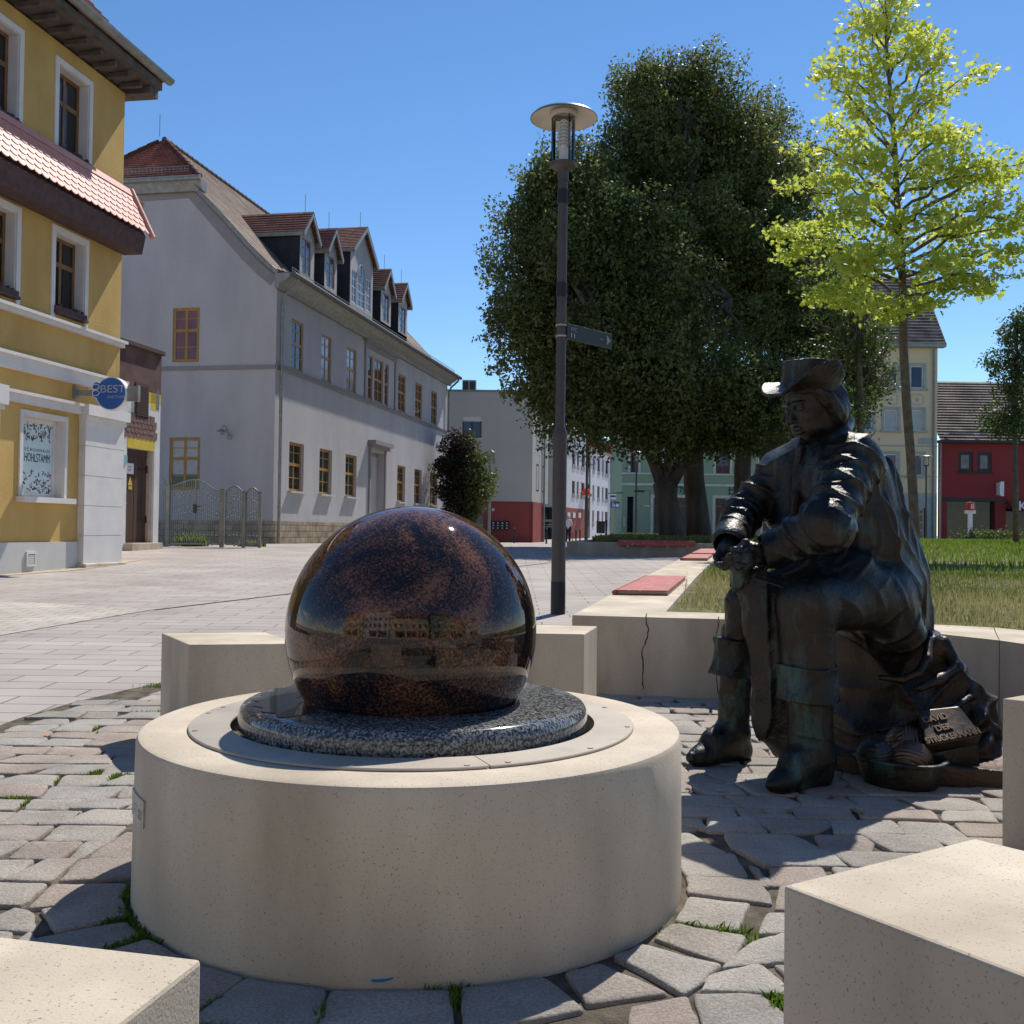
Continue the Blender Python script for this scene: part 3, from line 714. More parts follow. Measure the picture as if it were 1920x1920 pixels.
def bronze_mat(name, c, c2, green, gthr, rough=.36, metal=.75, bs=55, bump=.5):
    m = bpy.data.materials.new(name); m.use_nodes = True; nt = m.node_tree; b = nt.nodes['Principled BSDF']; L = nt.links.new
    tc = _n(nt, 'ShaderNodeTexCoord'); n1 = _n(nt, 'ShaderNodeTexNoise'); n1.inputs['Scale'].default_value = 5; n1.inputs['Detail'].default_value = 9; n1.inputs['Roughness'].default_value = .65; L(tc.outputs['Object'], n1.inputs[0])
    mr = _n(nt, 'ShaderNodeMapRange'); mr.inputs[1].default_value = .36; mr.inputs[2].default_value = .66; L(n1.outputs[0], mr.inputs[0])
    mx = _n(nt, 'ShaderNodeMix', data_type='RGBA'); L(mr.outputs[0], mx.inputs['Factor']); mx.inputs['A'].default_value = col(c); mx.inputs['B'].default_value = col(c2)
    n2 = _n(nt, 'ShaderNodeTexNoise'); n2.inputs['Scale'].default_value = 9; n2.inputs['Detail'].default_value = 8; n2.inputs['Roughness'].default_value = .7
    mp = _n(nt, 'ShaderNodeMapping'); mp.inputs['Scale'].default_value = (1, 1, .35); L(tc.outputs['Object'], mp.inputs[0]); L(mp.outputs[0], n2.inputs[0])
    m2 = _n(nt, 'ShaderNodeMapRange'); m2.inputs[1].default_value = gthr; m2.inputs[2].default_value = gthr+.14; L(n2.outputs[0], m2.inputs[0])
    x2 = _n(nt, 'ShaderNodeMix', data_type='RGBA'); L(m2.outputs[0], x2.inputs['Factor']); L(mx.outputs['Result'], x2.inputs['A']); x2.inputs['B'].default_value = col(green)
    L(x2.outputs['Result'], b.inputs['Base Color'])
    me_ = _n(nt, 'ShaderNodeMapRange'); me_.inputs[1].default_value = gthr; me_.inputs[2].default_value = gthr+.14; me_.inputs[3].default_value = metal; me_.inputs[4].default_value = .1; L(n2.outputs[0], me_.inputs[0]); L(me_.outputs[0], b.inputs['Metallic'])
    ro = _n(nt, 'ShaderNodeMapRange'); ro.inputs[1].default_value = .3; ro.inputs[2].default_value = .7; ro.inputs[3].default_value = rough-.09; ro.inputs[4].default_value = rough+.2; L(n1.outputs[0], ro.inputs[0]); L(ro.outputs[0], b.inputs['Roughness'])
    n3 = _n(nt, 'ShaderNodeTexNoise'); n3.inputs['Scale'].default_value = bs; n3.inputs['Detail'].default_value = 6; n3.inputs['Roughness'].default_value = .6; n3.inputs['Distortion'].default_value = .6; L(tc.outputs['Object'], n3.inputs[0])
    bp = _n(nt, 'ShaderNodeBump'); bp.inputs['Strength'].default_value = bump; bp.inputs['Distance'].default_value = .0085; n4 = _n(nt, 'ShaderNodeTexNoise'); n4.inputs['Scale'].default_value = 22; n4.inputs['Detail'].default_value = 4; n4.inputs['Distortion'].default_value = 1.2; L(tc.outputs['Object'], n4.inputs[0]); mh = _n(nt, 'ShaderNodeMath', operation='MULTIPLY_ADD'); L(n4.outputs[0], mh.inputs[0]); mh.inputs[1].default_value = .9; L(n3.outputs[0], mh.inputs[2]); L(mh.outputs[0], bp.inputs['Height']); L(bp.outputs[0], b.inputs['Normal'])
    return m
M['bronze'] = bronze_mat('bronze', (.020, .019, .018), (.048, .040, .033), (.030, .060, .060), .54)
M['bronze_s'] = bronze_mat('smooth_bronze', (.040, .031, .026), (.07, .05, .038), (.04, .06, .056), .7, bump=.12)
M['bronze_l'] = bronze_mat('rubbed_bronze', (.16, .11, .075), (.24, .17, .11), (.1, .1, .08), .75, rough=.3, bump=.1)
M['bronze_y'] = bronze_mat('sunlit_yarn_bronze', (.10, .07, .05), (.17, .11, .075), (.05, .07, .065), .7, rough=.3, bump=.2)  # sunlight on the yarn is put into this paler base colour
M['bronze_g'] = bronze_mat('bronze_green', (.022, .022, .020), (.045, .040, .033), (.032, .085, .078), .50)
M['bronze_b'] = bronze_mat('bronze_brown', (.024, .020, .017), (.068, .046, .033), (.04, .06, .056), .60, rough=.36)

def build_statue():
    st = thing('seated_statue', (1.4, 4.3, 0), 'dark bronze statue of a seated man in a hat knitting a stocking', 'statue')
    h = .0062
    B = Field((.55, 3.55, .05), (2.0, 5.1, 1.52), h)
    # ---- joints
    nsh = J(1606, 866, 4.22); fsh = J(1462, 886, 4.56); nel = J(1549, 984, 3.92); nwr = J(1462, 1024, 4.06)
    fel = J(1394, 962, 4.50); fwr = J(1372, 1004, 4.30)
    nhip = J(1648, 1118, 4.30); fhip = J(1545, 1112, 4.58); nkn = J(1512, 1135, 4.00); fkn = J(1402, 1128, 4.38)
    # ---- torso in a long loose coat
    def coatf(t, ang, X, Y, Z): return .015*ridge(ang*3.2+wob(X, Y, Z, 8)*1.6+Z*2.0)+.010*ridge(ang*5+wob(X, Y, Z, 11, 4)*1.8-Z*3)+.006*wob(X, Y, Z, 26, 3)
    def dragf(t, ang, X, Y, Z): return .016*ridge((X*9-Z*15+Y*5)+wob(X, Y, Z, 9)*1.5)+.006*wob(X, Y, Z, 30, 5)
    waist = J(1588, 1010, 4.42); chest = J(1556, 905, 4.38); pelv = J(1618, 1105, 4.46)
    B.cone(pelv, waist, .215, .175, .05, coatf, flat=(LT, .86))
    B.cone(waist, chest, .175, .165, .05, coatf, flat=(LT, .80))
    B.ell(J(1560, 880, 4.40), (.155, .235, .13), (FW, LT, UP), .05, lambda a, b, c, X, Y, Z: .010*ridge(b*22+wob(X, Y, Z, 10)*1.3))
    B.cone(nsh+np.array((0, 0, .015)), J(1545, 838, 4.36), .092, .085, .05, dragf)
    B.cone(fsh, J(1530, 842, 4.42), .085, .082, .05, dragf)
    # coat back falling behind to the seat, with its lower corner
    B.cone(J(1626, 900, 4.48), J(1655, 1080, 4.54), .125, .17, .06, coatf)
    B.cone(J(1655, 1080, 4.54), J(1668, 1168, 4.52), .17, .165, .05, coatf)
    B.cone(J(1640, 880, 4.36), J(1690, 1165, 4.42), .05, .045, .05, lambda t, a, X, Y, Z: .006*wob(X, Y, Z, 30))
    B.cone(J(1592, 1085, 4.20), J(1690, 1178, 4.32), .12, .09, .05, lambda t, a, X, Y, Z: .014*ridge(X*20-Z*22+wob(X, Y, Z, 8)*1.4)+.005*wob(X, Y, Z, 30))
    # belt and its knot at the back
    B.chain([J(1476, 1054, 4.22), J(1530, 1052, 4.16), J(1600, 1044, 4.18), J(1660, 1032, 4.30), J(1690, 1024, 4.42)], [.013]*5, .012)
    B.ell(J(1688, 1024, 4.36), (.03, .03, .022), None, .012); B.cone(J(1688, 1024, 4.36), J(1650, 985, 4.28), .012, .02, .012); B.cone(J(1688, 1026, 4.36), J(1672, 1075, 4.28), .012, .018, .012)
    # lapels, collar, scarf ends
    B.chain([J(1580, 795, 4.42), J(1566, 822, 4.26), J(1540, 880, 4.19), J(1520, 960, 4.17), J(1502, 1040, 4.16)], [.035, .032, .026, .022, .02], .022, disp=lambda t, a, X, Y, Z: .004*wob(X, Y, Z, 40))
    B.chain([J(1512, 825, 4.38), J(1500, 860, 4.33), J(1490, 930, 4.30), J(1484, 1000, 4.31)], [.022, .020, .018, .016], .02, disp=lambda t, a, X, Y, Z: .004*wob(X, Y, Z, 40))
    B.chain([J(1506, 822, 4.31), J(1500, 842, 4.28), J(1498, 868, 4.27)], [.012, .014, .009], .012, disp=lambda t, a, X, Y, Z: .006*ridge(t*130)+.004*wob(X, Y, Z, 90))
    B.chain([J(1548, 780, 4.44), J(1580, 792, 4.38), J(1578, 808, 4.30)], [.045, .04, .035], .03)
    B.cone(J(1492, 900, 4.50), J(1500, 1045, 4.46), .115, .12, .05, dragf)
    B.cone(J(1478, 880, 4.46), J(1486, 1040, 4.40), .05, .04, .04, dragf)
    # ---- sleeves, creased across
    def slv(t, ang, X, Y, Z): return .019*ridge(t*30+1.5*np.sin(ang+.6)+wob(X, Y, Z, 9)*1.5)+.008*ridge(t*52-1.6*np.cos(ang)+wob(X, Y, Z, 14, 6)*1.8)+.004*wob(X, Y, Z, 45, 2)
    B.cone(nsh, nel, .098, .092, .035, slv); B.cone(nel, nwr, .094, .062, .035, slv)
    B.ell(nel+np.array((.02, .0, -.02)), (.085, .085, .085), None, .03, lambda a, b, c, X, Y, Z: .008*ridge(c*50+wob(X, Y, Z, 12)*1.5))
    B.cone(J(1480, 1018, 4.04), J(1452, 1029, 4.065), .072, .080, .010, lambda t, a, X, Y, Z: .003*wob(X, Y, Z, 50))
    B.cone(J(1449, 1029, 4.06), J(1440, 1032, 4.07), .062, .064, .004, op='c')
    B.cone(fsh, fel, .086, .078, .035, slv); B.cone(fel, fwr, .078, .058, .03, slv)
    B.cone(J(1376, 992, 4.34), J(1368, 1014, 4.26), .064, .072, .010)
    B.cone(J(1367, 1017, 4.25), J(1364, 1026, 4.22), .056, .058, .004, op='c')
    # ---- thighs, breeches down to the boot tops
    def br(t, ang, X, Y, Z): return .009*ridge(t*16+2*np.sin(ang)+wob(X, Y, Z, 8)*1.6)+.005*wob(X, Y, Z, 26, 4)
    B.cone(nhip, nkn, .135, .108, .04, br); B.cone(fhip, fkn, .11, .086, .04, br)
    B.cone(nkn, J(1514, 1250, 4.02), .108, .104, .03, lambda t, a, X, Y, Z: .004*ridge(a*3+wob(X, Y, Z, 9)*1.5)+.003*wob(X, Y, Z, 30)); B.cone(fkn, J(1385, 1215, 4.40), .082, .068, .03, br)
    # coat skirt spread over the lap
    B.cone(J(1560, 1075, 4.22), J(1475, 1092, 4.16), .10, .055, .04, lambda t, a, X, Y, Z: .014*ridge(a*3.5+t*8+wob(X, Y, Z, 9)*1.5))
    B.cone(J(1490, 1090, 4.42), J(1430, 1100, 4.36), .075, .055, .03)
    # ---- knitting hanging from the hands between the knees
    def knit(t, ang, X, Y, Z): return .020*ridge(X*34+Y*10+wob(X, Y, Z, 7)*1.8, 1.5)+.012*wob(X, Y, Z, 18, 3)+.003*np.sin(Z*300)*np.sin((X+Y)*260)+.004*wob(X, Y, Z, 60)
    B.chain([J(1392, 1068, 4.13), J(1420, 1105, 4.14), J(1440, 1170, 4.15), J(1448, 1265, 4.15)], [.044, .082, .100, .092], .03, disp=knit, flat=(FW, 1.4))
    B.chain([J(1448, 1265, 4.15), J(1446, 1325, 4.15), J(1458, 1375, 4.14)], [.092, .085, .070], .03, disp=knit, flat=(FW, 1.4))
    B.cone(J(1420, 1085, 4.08), J(1472, 1102, 4.00), .006, .006, .004); B.ell(J(1474, 1103, 4.0), (.010, .010, .010), None, .004)
    # ---- neck
    B.cone(J(1545, 812, 4.38), J(1530, 770, 4.34), .072, .066, .03)
    V, Fc = B.mesh(); parts = [(V, Fc)]
    # ---- head, on its own finer grid
    hf = nv((-.91*math.cos(R(20)), -.41*math.cos(R(20)), -math.sin(R(20)))); hl = nv((.41, -.91, 0)); hu = np.cross(hf, hl); hu = -hu if hu[2] < 0 else hu
    hc = J(1524, 756, 4.33); HS = 1.22
    def H(f, l, u): return hc+(hf*f+hl*l+hu*u)*HS
    Hd = Field(hc-.23, hc+.23, .0036); fr = (hf, hl, hu); e = lambda f, l, u, rad, k=.012, op='u', disp=None: Hd.ell(H(f, l, u), np.array(rad)*HS, fr, k, disp, op)
    e(-.012, 0, .025, (.102, .080, .105), .02)
    e(.040, 0, -.045, (.060, .058, .080), .03)               # face mass
    e(.068, 0, -.108, (.024, .026, .020), .022)              # chin
    for s_ in (-1, 1):
        e(.058, .034*s_, -.028, (.028, .026, .024), .022)    # cheek bones
        e(.052, .036*s_, -.074, (.030, .022, .030), .025)
        e(.094, .032*s_, .006, (.018, .021, .012), .010, 'c')    # sockets
        e(.079, .031*s_, .003, (.0155, .0165, .0125), .004)      # eyes with lowered lids
        Hd.cone(H(.097, .015*s_, .0015), H(.086, .047*s_, -.003), .0028*HS, .0022*HS, .003)
        Hd.cone(H(.094, .012*s_, .022), H(.080, .052*s_, .022), .0075*HS, .0055*HS, .010)   # brows
        e(.104, .010*s_, -.036, (.009, .0075, .0065), .006)      # nostrils
        Hd.cone(H(.080, .020*s_, -.045), H(.066, .036*s_, -.078), .0022, .0018, .008, op='c')
        e(-.010, .083*s_, -.012, (.018, .009, .030), .008)       # ears
    Hd.cone(H(.096, 0, .012), H(.120, 0, -.030), .0085*HS, .0125*HS, .010)
    e(.118, 0, -.034, (.010, .010, .008), .007)
    Hd.cone(H(.099, -.020, -.064), H(.104, 0, -.061), .0055*HS, .0075*HS, .005); Hd.cone(H(.099, .020, -.064), H(.104, 0, -.061), .0055*HS, .0075*HS, .005)
    Hd.cone(H(.094, -.016, -.077), H(.098, .016, -.077), .0075*HS, .0075*HS, .005)
    Hd.cone(H(.103, -.022, -.0695), H(.103, .022, -.0695), .0018, .0018, .003, op='c')
    # hair, bobbed and wavy round the sides and back
    hr = lambda a, b, c, X, Y, Z: .007*ridge(a*60+b*50+wob(X, Y, Z, 22)*1.6)+.004*wob(X, Y, Z, 60, 3)
    for s_ in (-1, 1):
        Hd.chain([H(.035, .080*s_, .045), H(.008, .090*s_, .005), H(-.012, .088*s_, -.030), H(-.03, .076*s_, -.058)], [.020, .026, .026, .022], .02, disp=lambda t, a, X, Y, Z: .006*ridge(a*3+t*14+wob(X, Y, Z, 20)*1.5))
    e(-.055, 0, -.015, (.062, .090, .085), .03, 'u', hr)
    e(-.04, .05, -.05, (.045, .045, .05), .03, 'u', hr)
    Hd.cone(H(-.01, 0, -.06), H(-.02, 0, -.18), .062*HS, .062*HS, .03)
    V2, F2 = Hd.mesh(); parts.append((V2, F2))
    # ---- hands
    Hh = Field(J(1330, 1105, 4.30)-np.array((.03, .32, .03)), J(1475, 995, 4.30)+np.array((.03, .12, .03)), .0031)
    def hand(wr, kn, across, palmn, curl, fl, thumb, rr=.0125):
        """wrist, knuckle centre, direction across the knuckles (index->little), palm normal; curl = bend per joint"""
        wr = np.array(wr); kn = np.array(kn); ac = nv(across); d = nv(kn-wr); pn = nv(np.cross(d, ac)); pn = pn if pn@np.array(palmn) > 0 else -pn
        Hh.cone(wr-d*.05, wr+d*.015, .036, .031, .02, flat=(pn, 1.25))
        for i, o in enumerate((-1.5, -.5, .5, 1.5)):
            k0 = kn+ac*o*.0235-d*(.010*abs(i-1)*.6); Hh.cone(wr+ac*o*.012, k0, .018, .0155, .014)
            Hh.ell(k0-pn*.004, (.0155, .0155, .0155), None, .006)
            p = k0; dd = d; L_ = [(.043, .030, .023), (.048, .033, .024), (.045, .031, .023), (.035, .025, .020)][i]; c_ = curl[i]
            for j in range(3):
                th = c_[j]; dd = nv(dd*math.cos(th)+nv(pn-dd*(pn@dd))*math.sin(th)); q = p+dd*L_[j]*fl
                Hh.cone(p, q, rr-.001*j, rr-.001*(j+1), .004); 
                if j < 2: Hh.ell(q, (rr+.0005,)*3, None, .004)
                p = q
        Hh.ell(wr+d*.03+pn*.010-ac*.018, (.024, .024, .024), None, .014)
        Hh.chain(thumb, [.019, .0155, .0125], .010)
    # near (left) hand, back of the hand to us, fingers curled over the needles
    hand(J(1442, 1037, 4.07), J(1404, 1043, 4.035), (-.25, -.15, -.95), (-.55, .83, -.1), [(.35, .75, .6), (.45, .8, .6), (.5, .85, .6), (.5, .85, .6)], 1.0,
         [J(1425, 1030, 4.05), J(1398, 1018, 4.06), J(1382, 1030, 4.09)])
    # far (right) hand held palm up beneath
    hand(J(1367, 1020, 4.24), J(1358, 1052, 4.19), (.85, .2, -.3), (.3, -.75, .3), [(.35, .5, .4), (.4, .55, .45), (.45, .6, .5), (.5, .7, .5)], 1.0,
         [J(1372, 1028, 4.20), J(1384, 1040, 4.16), J(1388, 1052, 4.12)])
    Hh.chain([J(1372, 1052, 4.10), J(1392, 1060, 4.09), J(1398, 1082, 4.12)], [.030, .034, .036], .015, disp=lambda t, a, X, Y, Z: .004*wob(X, Y, Z, 80))
    V3, F3 = Hh.mesh(); parts.append((V3, F3))
    o = 0; VV = []; FF = []
    for v, f in parts: VV.append(v); FF.append(f+o); o += len(v)
    npmesh('figure', np.concatenate(VV), np.concatenate(FF), M['bronze'], st, smooth=True)
    # ---- knitting needles
    nd = MB(); 
    nd.cyl(J(1352, 1046, 4.03), J(1422, 1066, 4.02), .0032, n=6)
    nd.build('knitting_needle', M['bronze_b'], st)
    nd = MB(); nd.cyl(J(1428, 1017, 4.0), J(1386, 1062, 4.10), .0032, n=6); nd.build('knitting_needle', M['bronze_b'], st)
    # ---- hat
    Ht = Field(hc+hu*.12-.29, hc+hu*.12+.29, .0045)
    tu = nv(UP*.96+LT*.08+FW*.13); tf = nv(np.cross(LT, tu)); tf = tf if tf@FW > 0 else -tf; tl = np.cross(tu, tf); tl = tl if tl@LT > 0 else -tl
    oc = H(-.004, 0, .056)
    sl, X, Y, Z = Ht.sub(hc-.4, hc+.5); a_ = (X-oc[0])*tf[0]+(Y-oc[1])*tf[1]+(Z-oc[2])*tf[2]; b_ = (X-oc[0])*tl[0]+(Y-oc[1])*tl[1]+(Z-oc[2])*tl[2]; c_ = (X-oc[0])*tu[0]+(Y-oc[1])*tu[1]+(Z-oc[2])*tu[2]
    r_ = np.sqrt((a_/1.08)**2+b_**2); th = np.arctan2(b_, a_)
    rmax = .172+.034*np.cos(th)+.014*np.sin(th*2+1)
    s1_ = np.clip((r_-.108)/.075, 0, 1.3)
    lift = .125*np.clip(np.cos(th-2.05)+.30, 0, 1.1)*s1_**1.35 + .035*np.clip(np.cos(th+1.5), 0, 1)**2*s1_**1.6-.020*np.clip(np.cos(th), 0, 1)*s1_+.004*np.sin(th*5)*s1_
    brim = np.maximum(np.abs(c_-lift-.004)-.0065, r_-rmax)*.72
    ct = np.clip(c_/.125, 0, 1); cr_ = .116-.010*ct+.003*np.sin(th*3+1)
    crown = np.maximum(np.maximum(r_-cr_, c_-(.114-.024*np.exp(-(b_/.035)**2)*np.exp(-(a_/.075)**2)+.007*np.cos(th)+.004*np.sin(th*2))), -c_-.02)
    crown = crown-.0022*wob(X, Y, Z, 34, 2)
    band = np.maximum(np.abs(c_-.016)-.013, r_-(cr_+.005))
    Ht.put(sl, smin(smin(brim, crown, .022), band, .004), .001)
    V4, F4_ = Ht.mesh(); npmesh('hat', V4, F4_, M['bronze'], st, smooth=True)
    # ---- boots
    def boot(top, ank, heel, toe, rt, ra, cw, cuff, tipup):
        lo = np.minimum.reduce([top, ank, heel, toe])-np.array((.16, .16, .0)); hi = np.maximum.reduce([top, ank, heel, toe])+np.array((.16, .16, .05)); lo[2] = -.012
        D = Field(lo, hi, .0052)
        wr = lambda t, a, X, Y, Z: .006*ridge(t*20+1.6*np.sin(a)+wob(X, Y, Z, 9)*1.7)+.003*wob(X, Y, Z, 35)
        D.cone(top, ank, rt, ra, .02, wr); D.cone(ank, heel, ra, .052, .03, wr)
        mid_ = ank*.42+toe*.58; D.cone(heel, toe, .058, .052, .035, flat=(UP, 1.15)); D.cone(ank, mid_+np.array((0, 0, .02)), ra*.86, .062, .04, wr)
        tip = toe+nv(toe-heel)*.055+np.array((0, 0, tipup)); D.cone(toe, tip, .048, .024, .02)
        # welt and heel
        dr = nv((toe-heel)*np.array((1, 1, 0))); D.cone(heel*np.array((1, 1, 0))+np.array((0, 0, .012)), heel*np.array((1, 1, 0))-dr*.01+np.array((0, 0, .03)), .05, .05, .01)
        # turned-down cuff: flared top with lower rolled hem
        c0, c1 = cuff; D.cuff(c0, c1, cw)
        sl, X, Y, Z = D.sub(lo, hi); D.F[sl] = np.maximum(D.F[sl], -(Z-.001))
        zt = top[2]+.002
        return D.mesh()
    v, f = boot(J(1514, 1240, 4.02), J(1522, 1420, 4.03), np.array(G(1530, 1480, 0))*np.array((1, 1, 0))+np.array((.01, .02, .06)), np.array(G(1468, 1497, 0))+np.array((0, .03, .055)), .090, .086, .116, (J(1512, 1246, 4.02), J(1514, 1312, 4.02)), -.004)
    npmesh('boot', v, f, M['bronze_g'], st, smooth=True)
    v, f = boot(J(1384, 1190, 4.42), J(1374, 1375, 4.46), np.array(G(1386, 1432, 0))*np.array((1, 1, 0))+np.array((.0, .03, .055)), np.array(G(1316, 1444, 0))+np.array((0, .03, .05)), .070, .064, .086, (J(1378, 1196, 4.40), J(1371, 1266, 4.40)), .004)
    npmesh('boot', v, f, M['bronze_g'], st, smooth=True)
    # ---- draped mound he sits on
    Dm = Field((1.0, 3.75, -.03), (2.75, 5.2, .86), .0085)
    def mf(t, a, X, Y, Z): return .040*ridge(X*5.5+Z*8.5-Y*2+wob(X, Y, Z, 5)*1.7, 1.3)+.018*ridge(X*8-Z*15+wob(X, Y, Z, 7, 4)*1.8)+.007*wob(X, Y, Z, 28, 2)
    Dm.cone(J(1655, 1225, 4.66), J(1680, 1400, 4.68), .20, .33, .05, mf)
    Dm.cone(J(1730, 1245, 4.55), J(1775, 1400, 4.55), .13, .26, .06, mf)
    Dm.cone(J(1700, 1220, 4.50), J(1660, 1430, 4.50), .10, .20, .06, mf)
    Dm.cone(J(1800, 1365, 4.52), J(1840, 1440, 4.45), .12, .13, .05, mf)
    # a rolled hem and a rope across the sack
    Dm.chain([J(1742, 1200, 4.38), J(1738, 1235, 4.30), J(1722, 1262, 4.27), J(1690, 1275, 4.27), J(1650, 1270, 4.28)], [.018, .02, .018, .016, .012], .012)
    Dm.chain([J(1770, 1205, 4.42), J(1795, 1250, 4.36), J(1760, 1275, 4.30), J(1725, 1290, 4.27)], [.03, .024, .022, .018], .02)
    Dm.chain([J(1815, 1280, 4.42), J(1822, 1305, 4.36), J(1800, 1320, 4.27), J(1770, 1335, 4.22)], [.016, .014, .014, .012], .010)
    Dm.chain([J(1815, 1300, 4.42), J(1832, 1350, 4.36), J(1864, 1370, 4.36), J(1850, 1390, 4.30)], [.03, .035, .025, .02], .02, disp=mf)
    sl, X, Y, Z = Dm.sub((0, 0, -1), (9, 9, 2))
    bs_ = np.sqrt(((X-1.88)/.60)**2+((Y-4.55)/.52)**2)+.05*wob(X, Y, Z*0, 6); base = np.maximum((bs_-1)*.5, Z-(.085+.02*wob(X, Y, Z, 9)))
    Dm.put(sl, base-.006*wob(X, Y, Z, 30), .02)
    Dm.F = np.maximum(Dm.F, -(Z-.0))
    v, f = Dm.mesh(); npmesh('draped_mound', v, f, M['bronze_b'], st, smooth=True)
    # ---- name plaque
    TL, TR, BR, BLc = J(1726, 1331, 4.17), J(1801, 1316, 4.17), J(1842, 1377, 4.07), J(1737, 1398, 4.03)
    n = nv(np.cross(BR-BLc, TL-BLc)); n = -n if n[1] > 0 else n
    TR = TR-n*float((TR-BLc)@n)
    pb = MB(); pb.poly([TL, TR, BR, BLc], -n*.05); pq = pb.build('name_plaque', M['bronze_s'], st, bevel=.006)
    ub = BR-BLc
    W_ = np.linalg.norm(ub); uu = ub/W_; vv = np.cross(n, uu); vv = vv if vv[2] > 0 else -vv
    def put(txt, size, wfit, cpos, top_skew=0):
        t = text_mesh(txt, size, (0, 0, 0), (1, 0, 0), (0, 1, 0), depth=.0035, align='CENTER', bold=.0012)
        w0 = max(p[0] for p in t.v)-min(p[0] for p in t.v); k = wfit/w0; mn = min(p[1] for p in t.v)
        t.v = [tuple(cpos+uu*(p[0]*k)+vv*(p[1]-mn)+n*(p[2]+.003)) for p in t.v]; t.build('lettering', M['bronze_l'], pq)
    put('STRICKERMANN', .040, W_*.96, BLc+ub*.5+n*.004); midp = BLc+ub*.45
    put('DER', .040, .070, midp+vv*.050); put('DAVID', .040, .105, midp+vv*.100-uu*.006)
    sb_ = MB(); sb_.poly([BLc-n*.055+uu*.02, BR-n*.055-uu*.0, BR*np.array((1, 1, 0))+np.array((0.02, .05, .05)), BLc*np.array((1, 1, 0))+np.array((.03, .05, .05))], -n*.16); sb_.build('plaque_base', M['bronze'], st, bevel=.008)
    # ---- wicker basket and balls of yarn
    bc = P(1690, 1470, 4.06); bc = Vector((bc.x, bc.y, 0)); n_ = 56; Vb = []; Fb = []
    zs = np.linspace(.004, .128, 18); m_ = len(zs)*2
    for i in range(n_):
        t = 2*math.pi*i/n_
        for k, z in enumerate(zs): rr = .125+.05*(z/.145)**.8+.0035*math.cos(k*math.pi+(i//2)*math.pi)+(.008 if k > 15 else 0)+.004*math.sin(3*t); Vb.append((bc.x+math.cos(t)*rr, bc.y+math.sin(t)*rr, z+.004*math.sin(2*t)*(z/.14)))
        for k, z in enumerate(zs[::-1]): rr = .108+.05*(z/.145)**.8; Vb.append((bc.x+math.cos(t)*rr, bc.y+math.sin(t)*rr, max(z, .02)+.004*math.sin(2*t)*(z/.14)))
    for i in range(n_):
        j = (i+1) % n_
        for k in range(m_-1): Fb.append((i*m_+k, j*m_+k, j*m_+k+1, i*m_+k+1))
    bk = npmesh('basket', Vb, Fb, M['bronze_g'], st, smooth=True)
    fl = MB(); fl.cyl(bc+Vector((0, 0, .022)), bc+Vector((0, 0, .05)), .12, .125, 32); fl.build('basket_filling', M['bronze'], st)
    for (x, y, Y, r, s_) in ((1706, 1425, 4.05, .080, 1), (1700, 1392, 4.17, .074, 2), (1641, 1414, 4.06, .062, 3)):
        c = J(x, y, Y); D = Field(c-r-.03, c+r+.03, .0034)
        ax1 = nv(_wr.normal(0, 1, 3)); ax2 = nv(_wr.normal(0, 1, 3))
        def yarn(a, b, cc, X, Y_, Z, ax1=ax1, ax2=ax2, r=r):
            u = (X-c[0])*ax1[0]+(Y_-c[1])*ax1[1]+(Z-c[2])*ax1[2]; v_ = (X-c[0])*ax2[0]+(Y_-c[1])*ax2[1]+(Z-c[2])*ax2[2]; return .0045*np.where(v_ > .01, np.abs(np.sin(u*260+v_*60)), np.abs(np.sin(v_*260-u*70)))
        D.ell(c, (r*1.06, r, r*.92), None, .01, yarn); v, f = D.mesh(); npmesh('yarn_ball', v, f, M['bronze_y'] if s_ < 3 else M['bronze'], st, smooth=True)
build_statue()
# ================================================================ facades
class Fac:
    """vertical plane: O base point, u along it, n outwards"""
    def __init__(s, O, u, n=None):
        s.O = Vector((O[0], O[1], 0)); s.u = Vector((u[0], u[1], 0)).normalized(); s.n = Vector(n).normalized() if n else Vector((s.u.y, -s.u.x, 0))
    def pt(s, a, z, d=0): p = s.O+s.u*a+s.n*d; return Vector((p.x, p.y, z))
    def px(s, x, y, d=0):
        r = ray(x, y); t = (s.O+s.n*d).dot(s.n)/r.dot(s.n); p = Vector((0, 0, 1))+r*t; return ((p-s.O).dot(s.u), p.z)
    def box(s, mb, a0, a1, z0, z1, d0, d1):
        p = s.pt(a0, z0, d0); return mb.pbox(p, s.u*(a1-a0), s.n*(d1-d0), (0, 0, z1-z0))
    def wall(s, a0, a1, z0, z1, holes, depth=.18, mb=None):
        mb = mb or MB(); A = sorted({a0, a1, *[h[0] for h in holes], *[h[1] for h in holes]}); Z = sorted({z0, z1, *[h[2] for h in holes], *[h[3] for h in holes]})
        for i in range(len(A)-1):
            for k in range(len(Z)-1):
                ca, cz = (A[i]+A[i+1])/2, (Z[k]+Z[k+1])/2
                if any(h[0] < ca < h[1] and h[2] < cz < h[3] for h in holes): continue
                mb.quad(s.pt(A[i], Z[k]), s.pt(A[i+1], Z[k]), s.pt(A[i+1], Z[k+1]), s.pt(A[i], Z[k+1]))
        for h in holes:
            a, b, c, d = h[:4]; e = -(h[4] if len(h) > 4 else depth)
            mb.quad(s.pt(a, c), s.pt(a, c, e), s.pt(a, d, e), s.pt(a, d)); mb.quad(s.pt(b, c, e), s.pt(b, c), s.pt(b, d), s.pt(b, d, e))
            mb.quad(s.pt(a, c, e), s.pt(a, c), s.pt(b, c), s.pt(b, c, e)); mb.quad(s.pt(a, d), s.pt(a, d, e), s.pt(b, d, e), s.pt(b, d))
        return mb
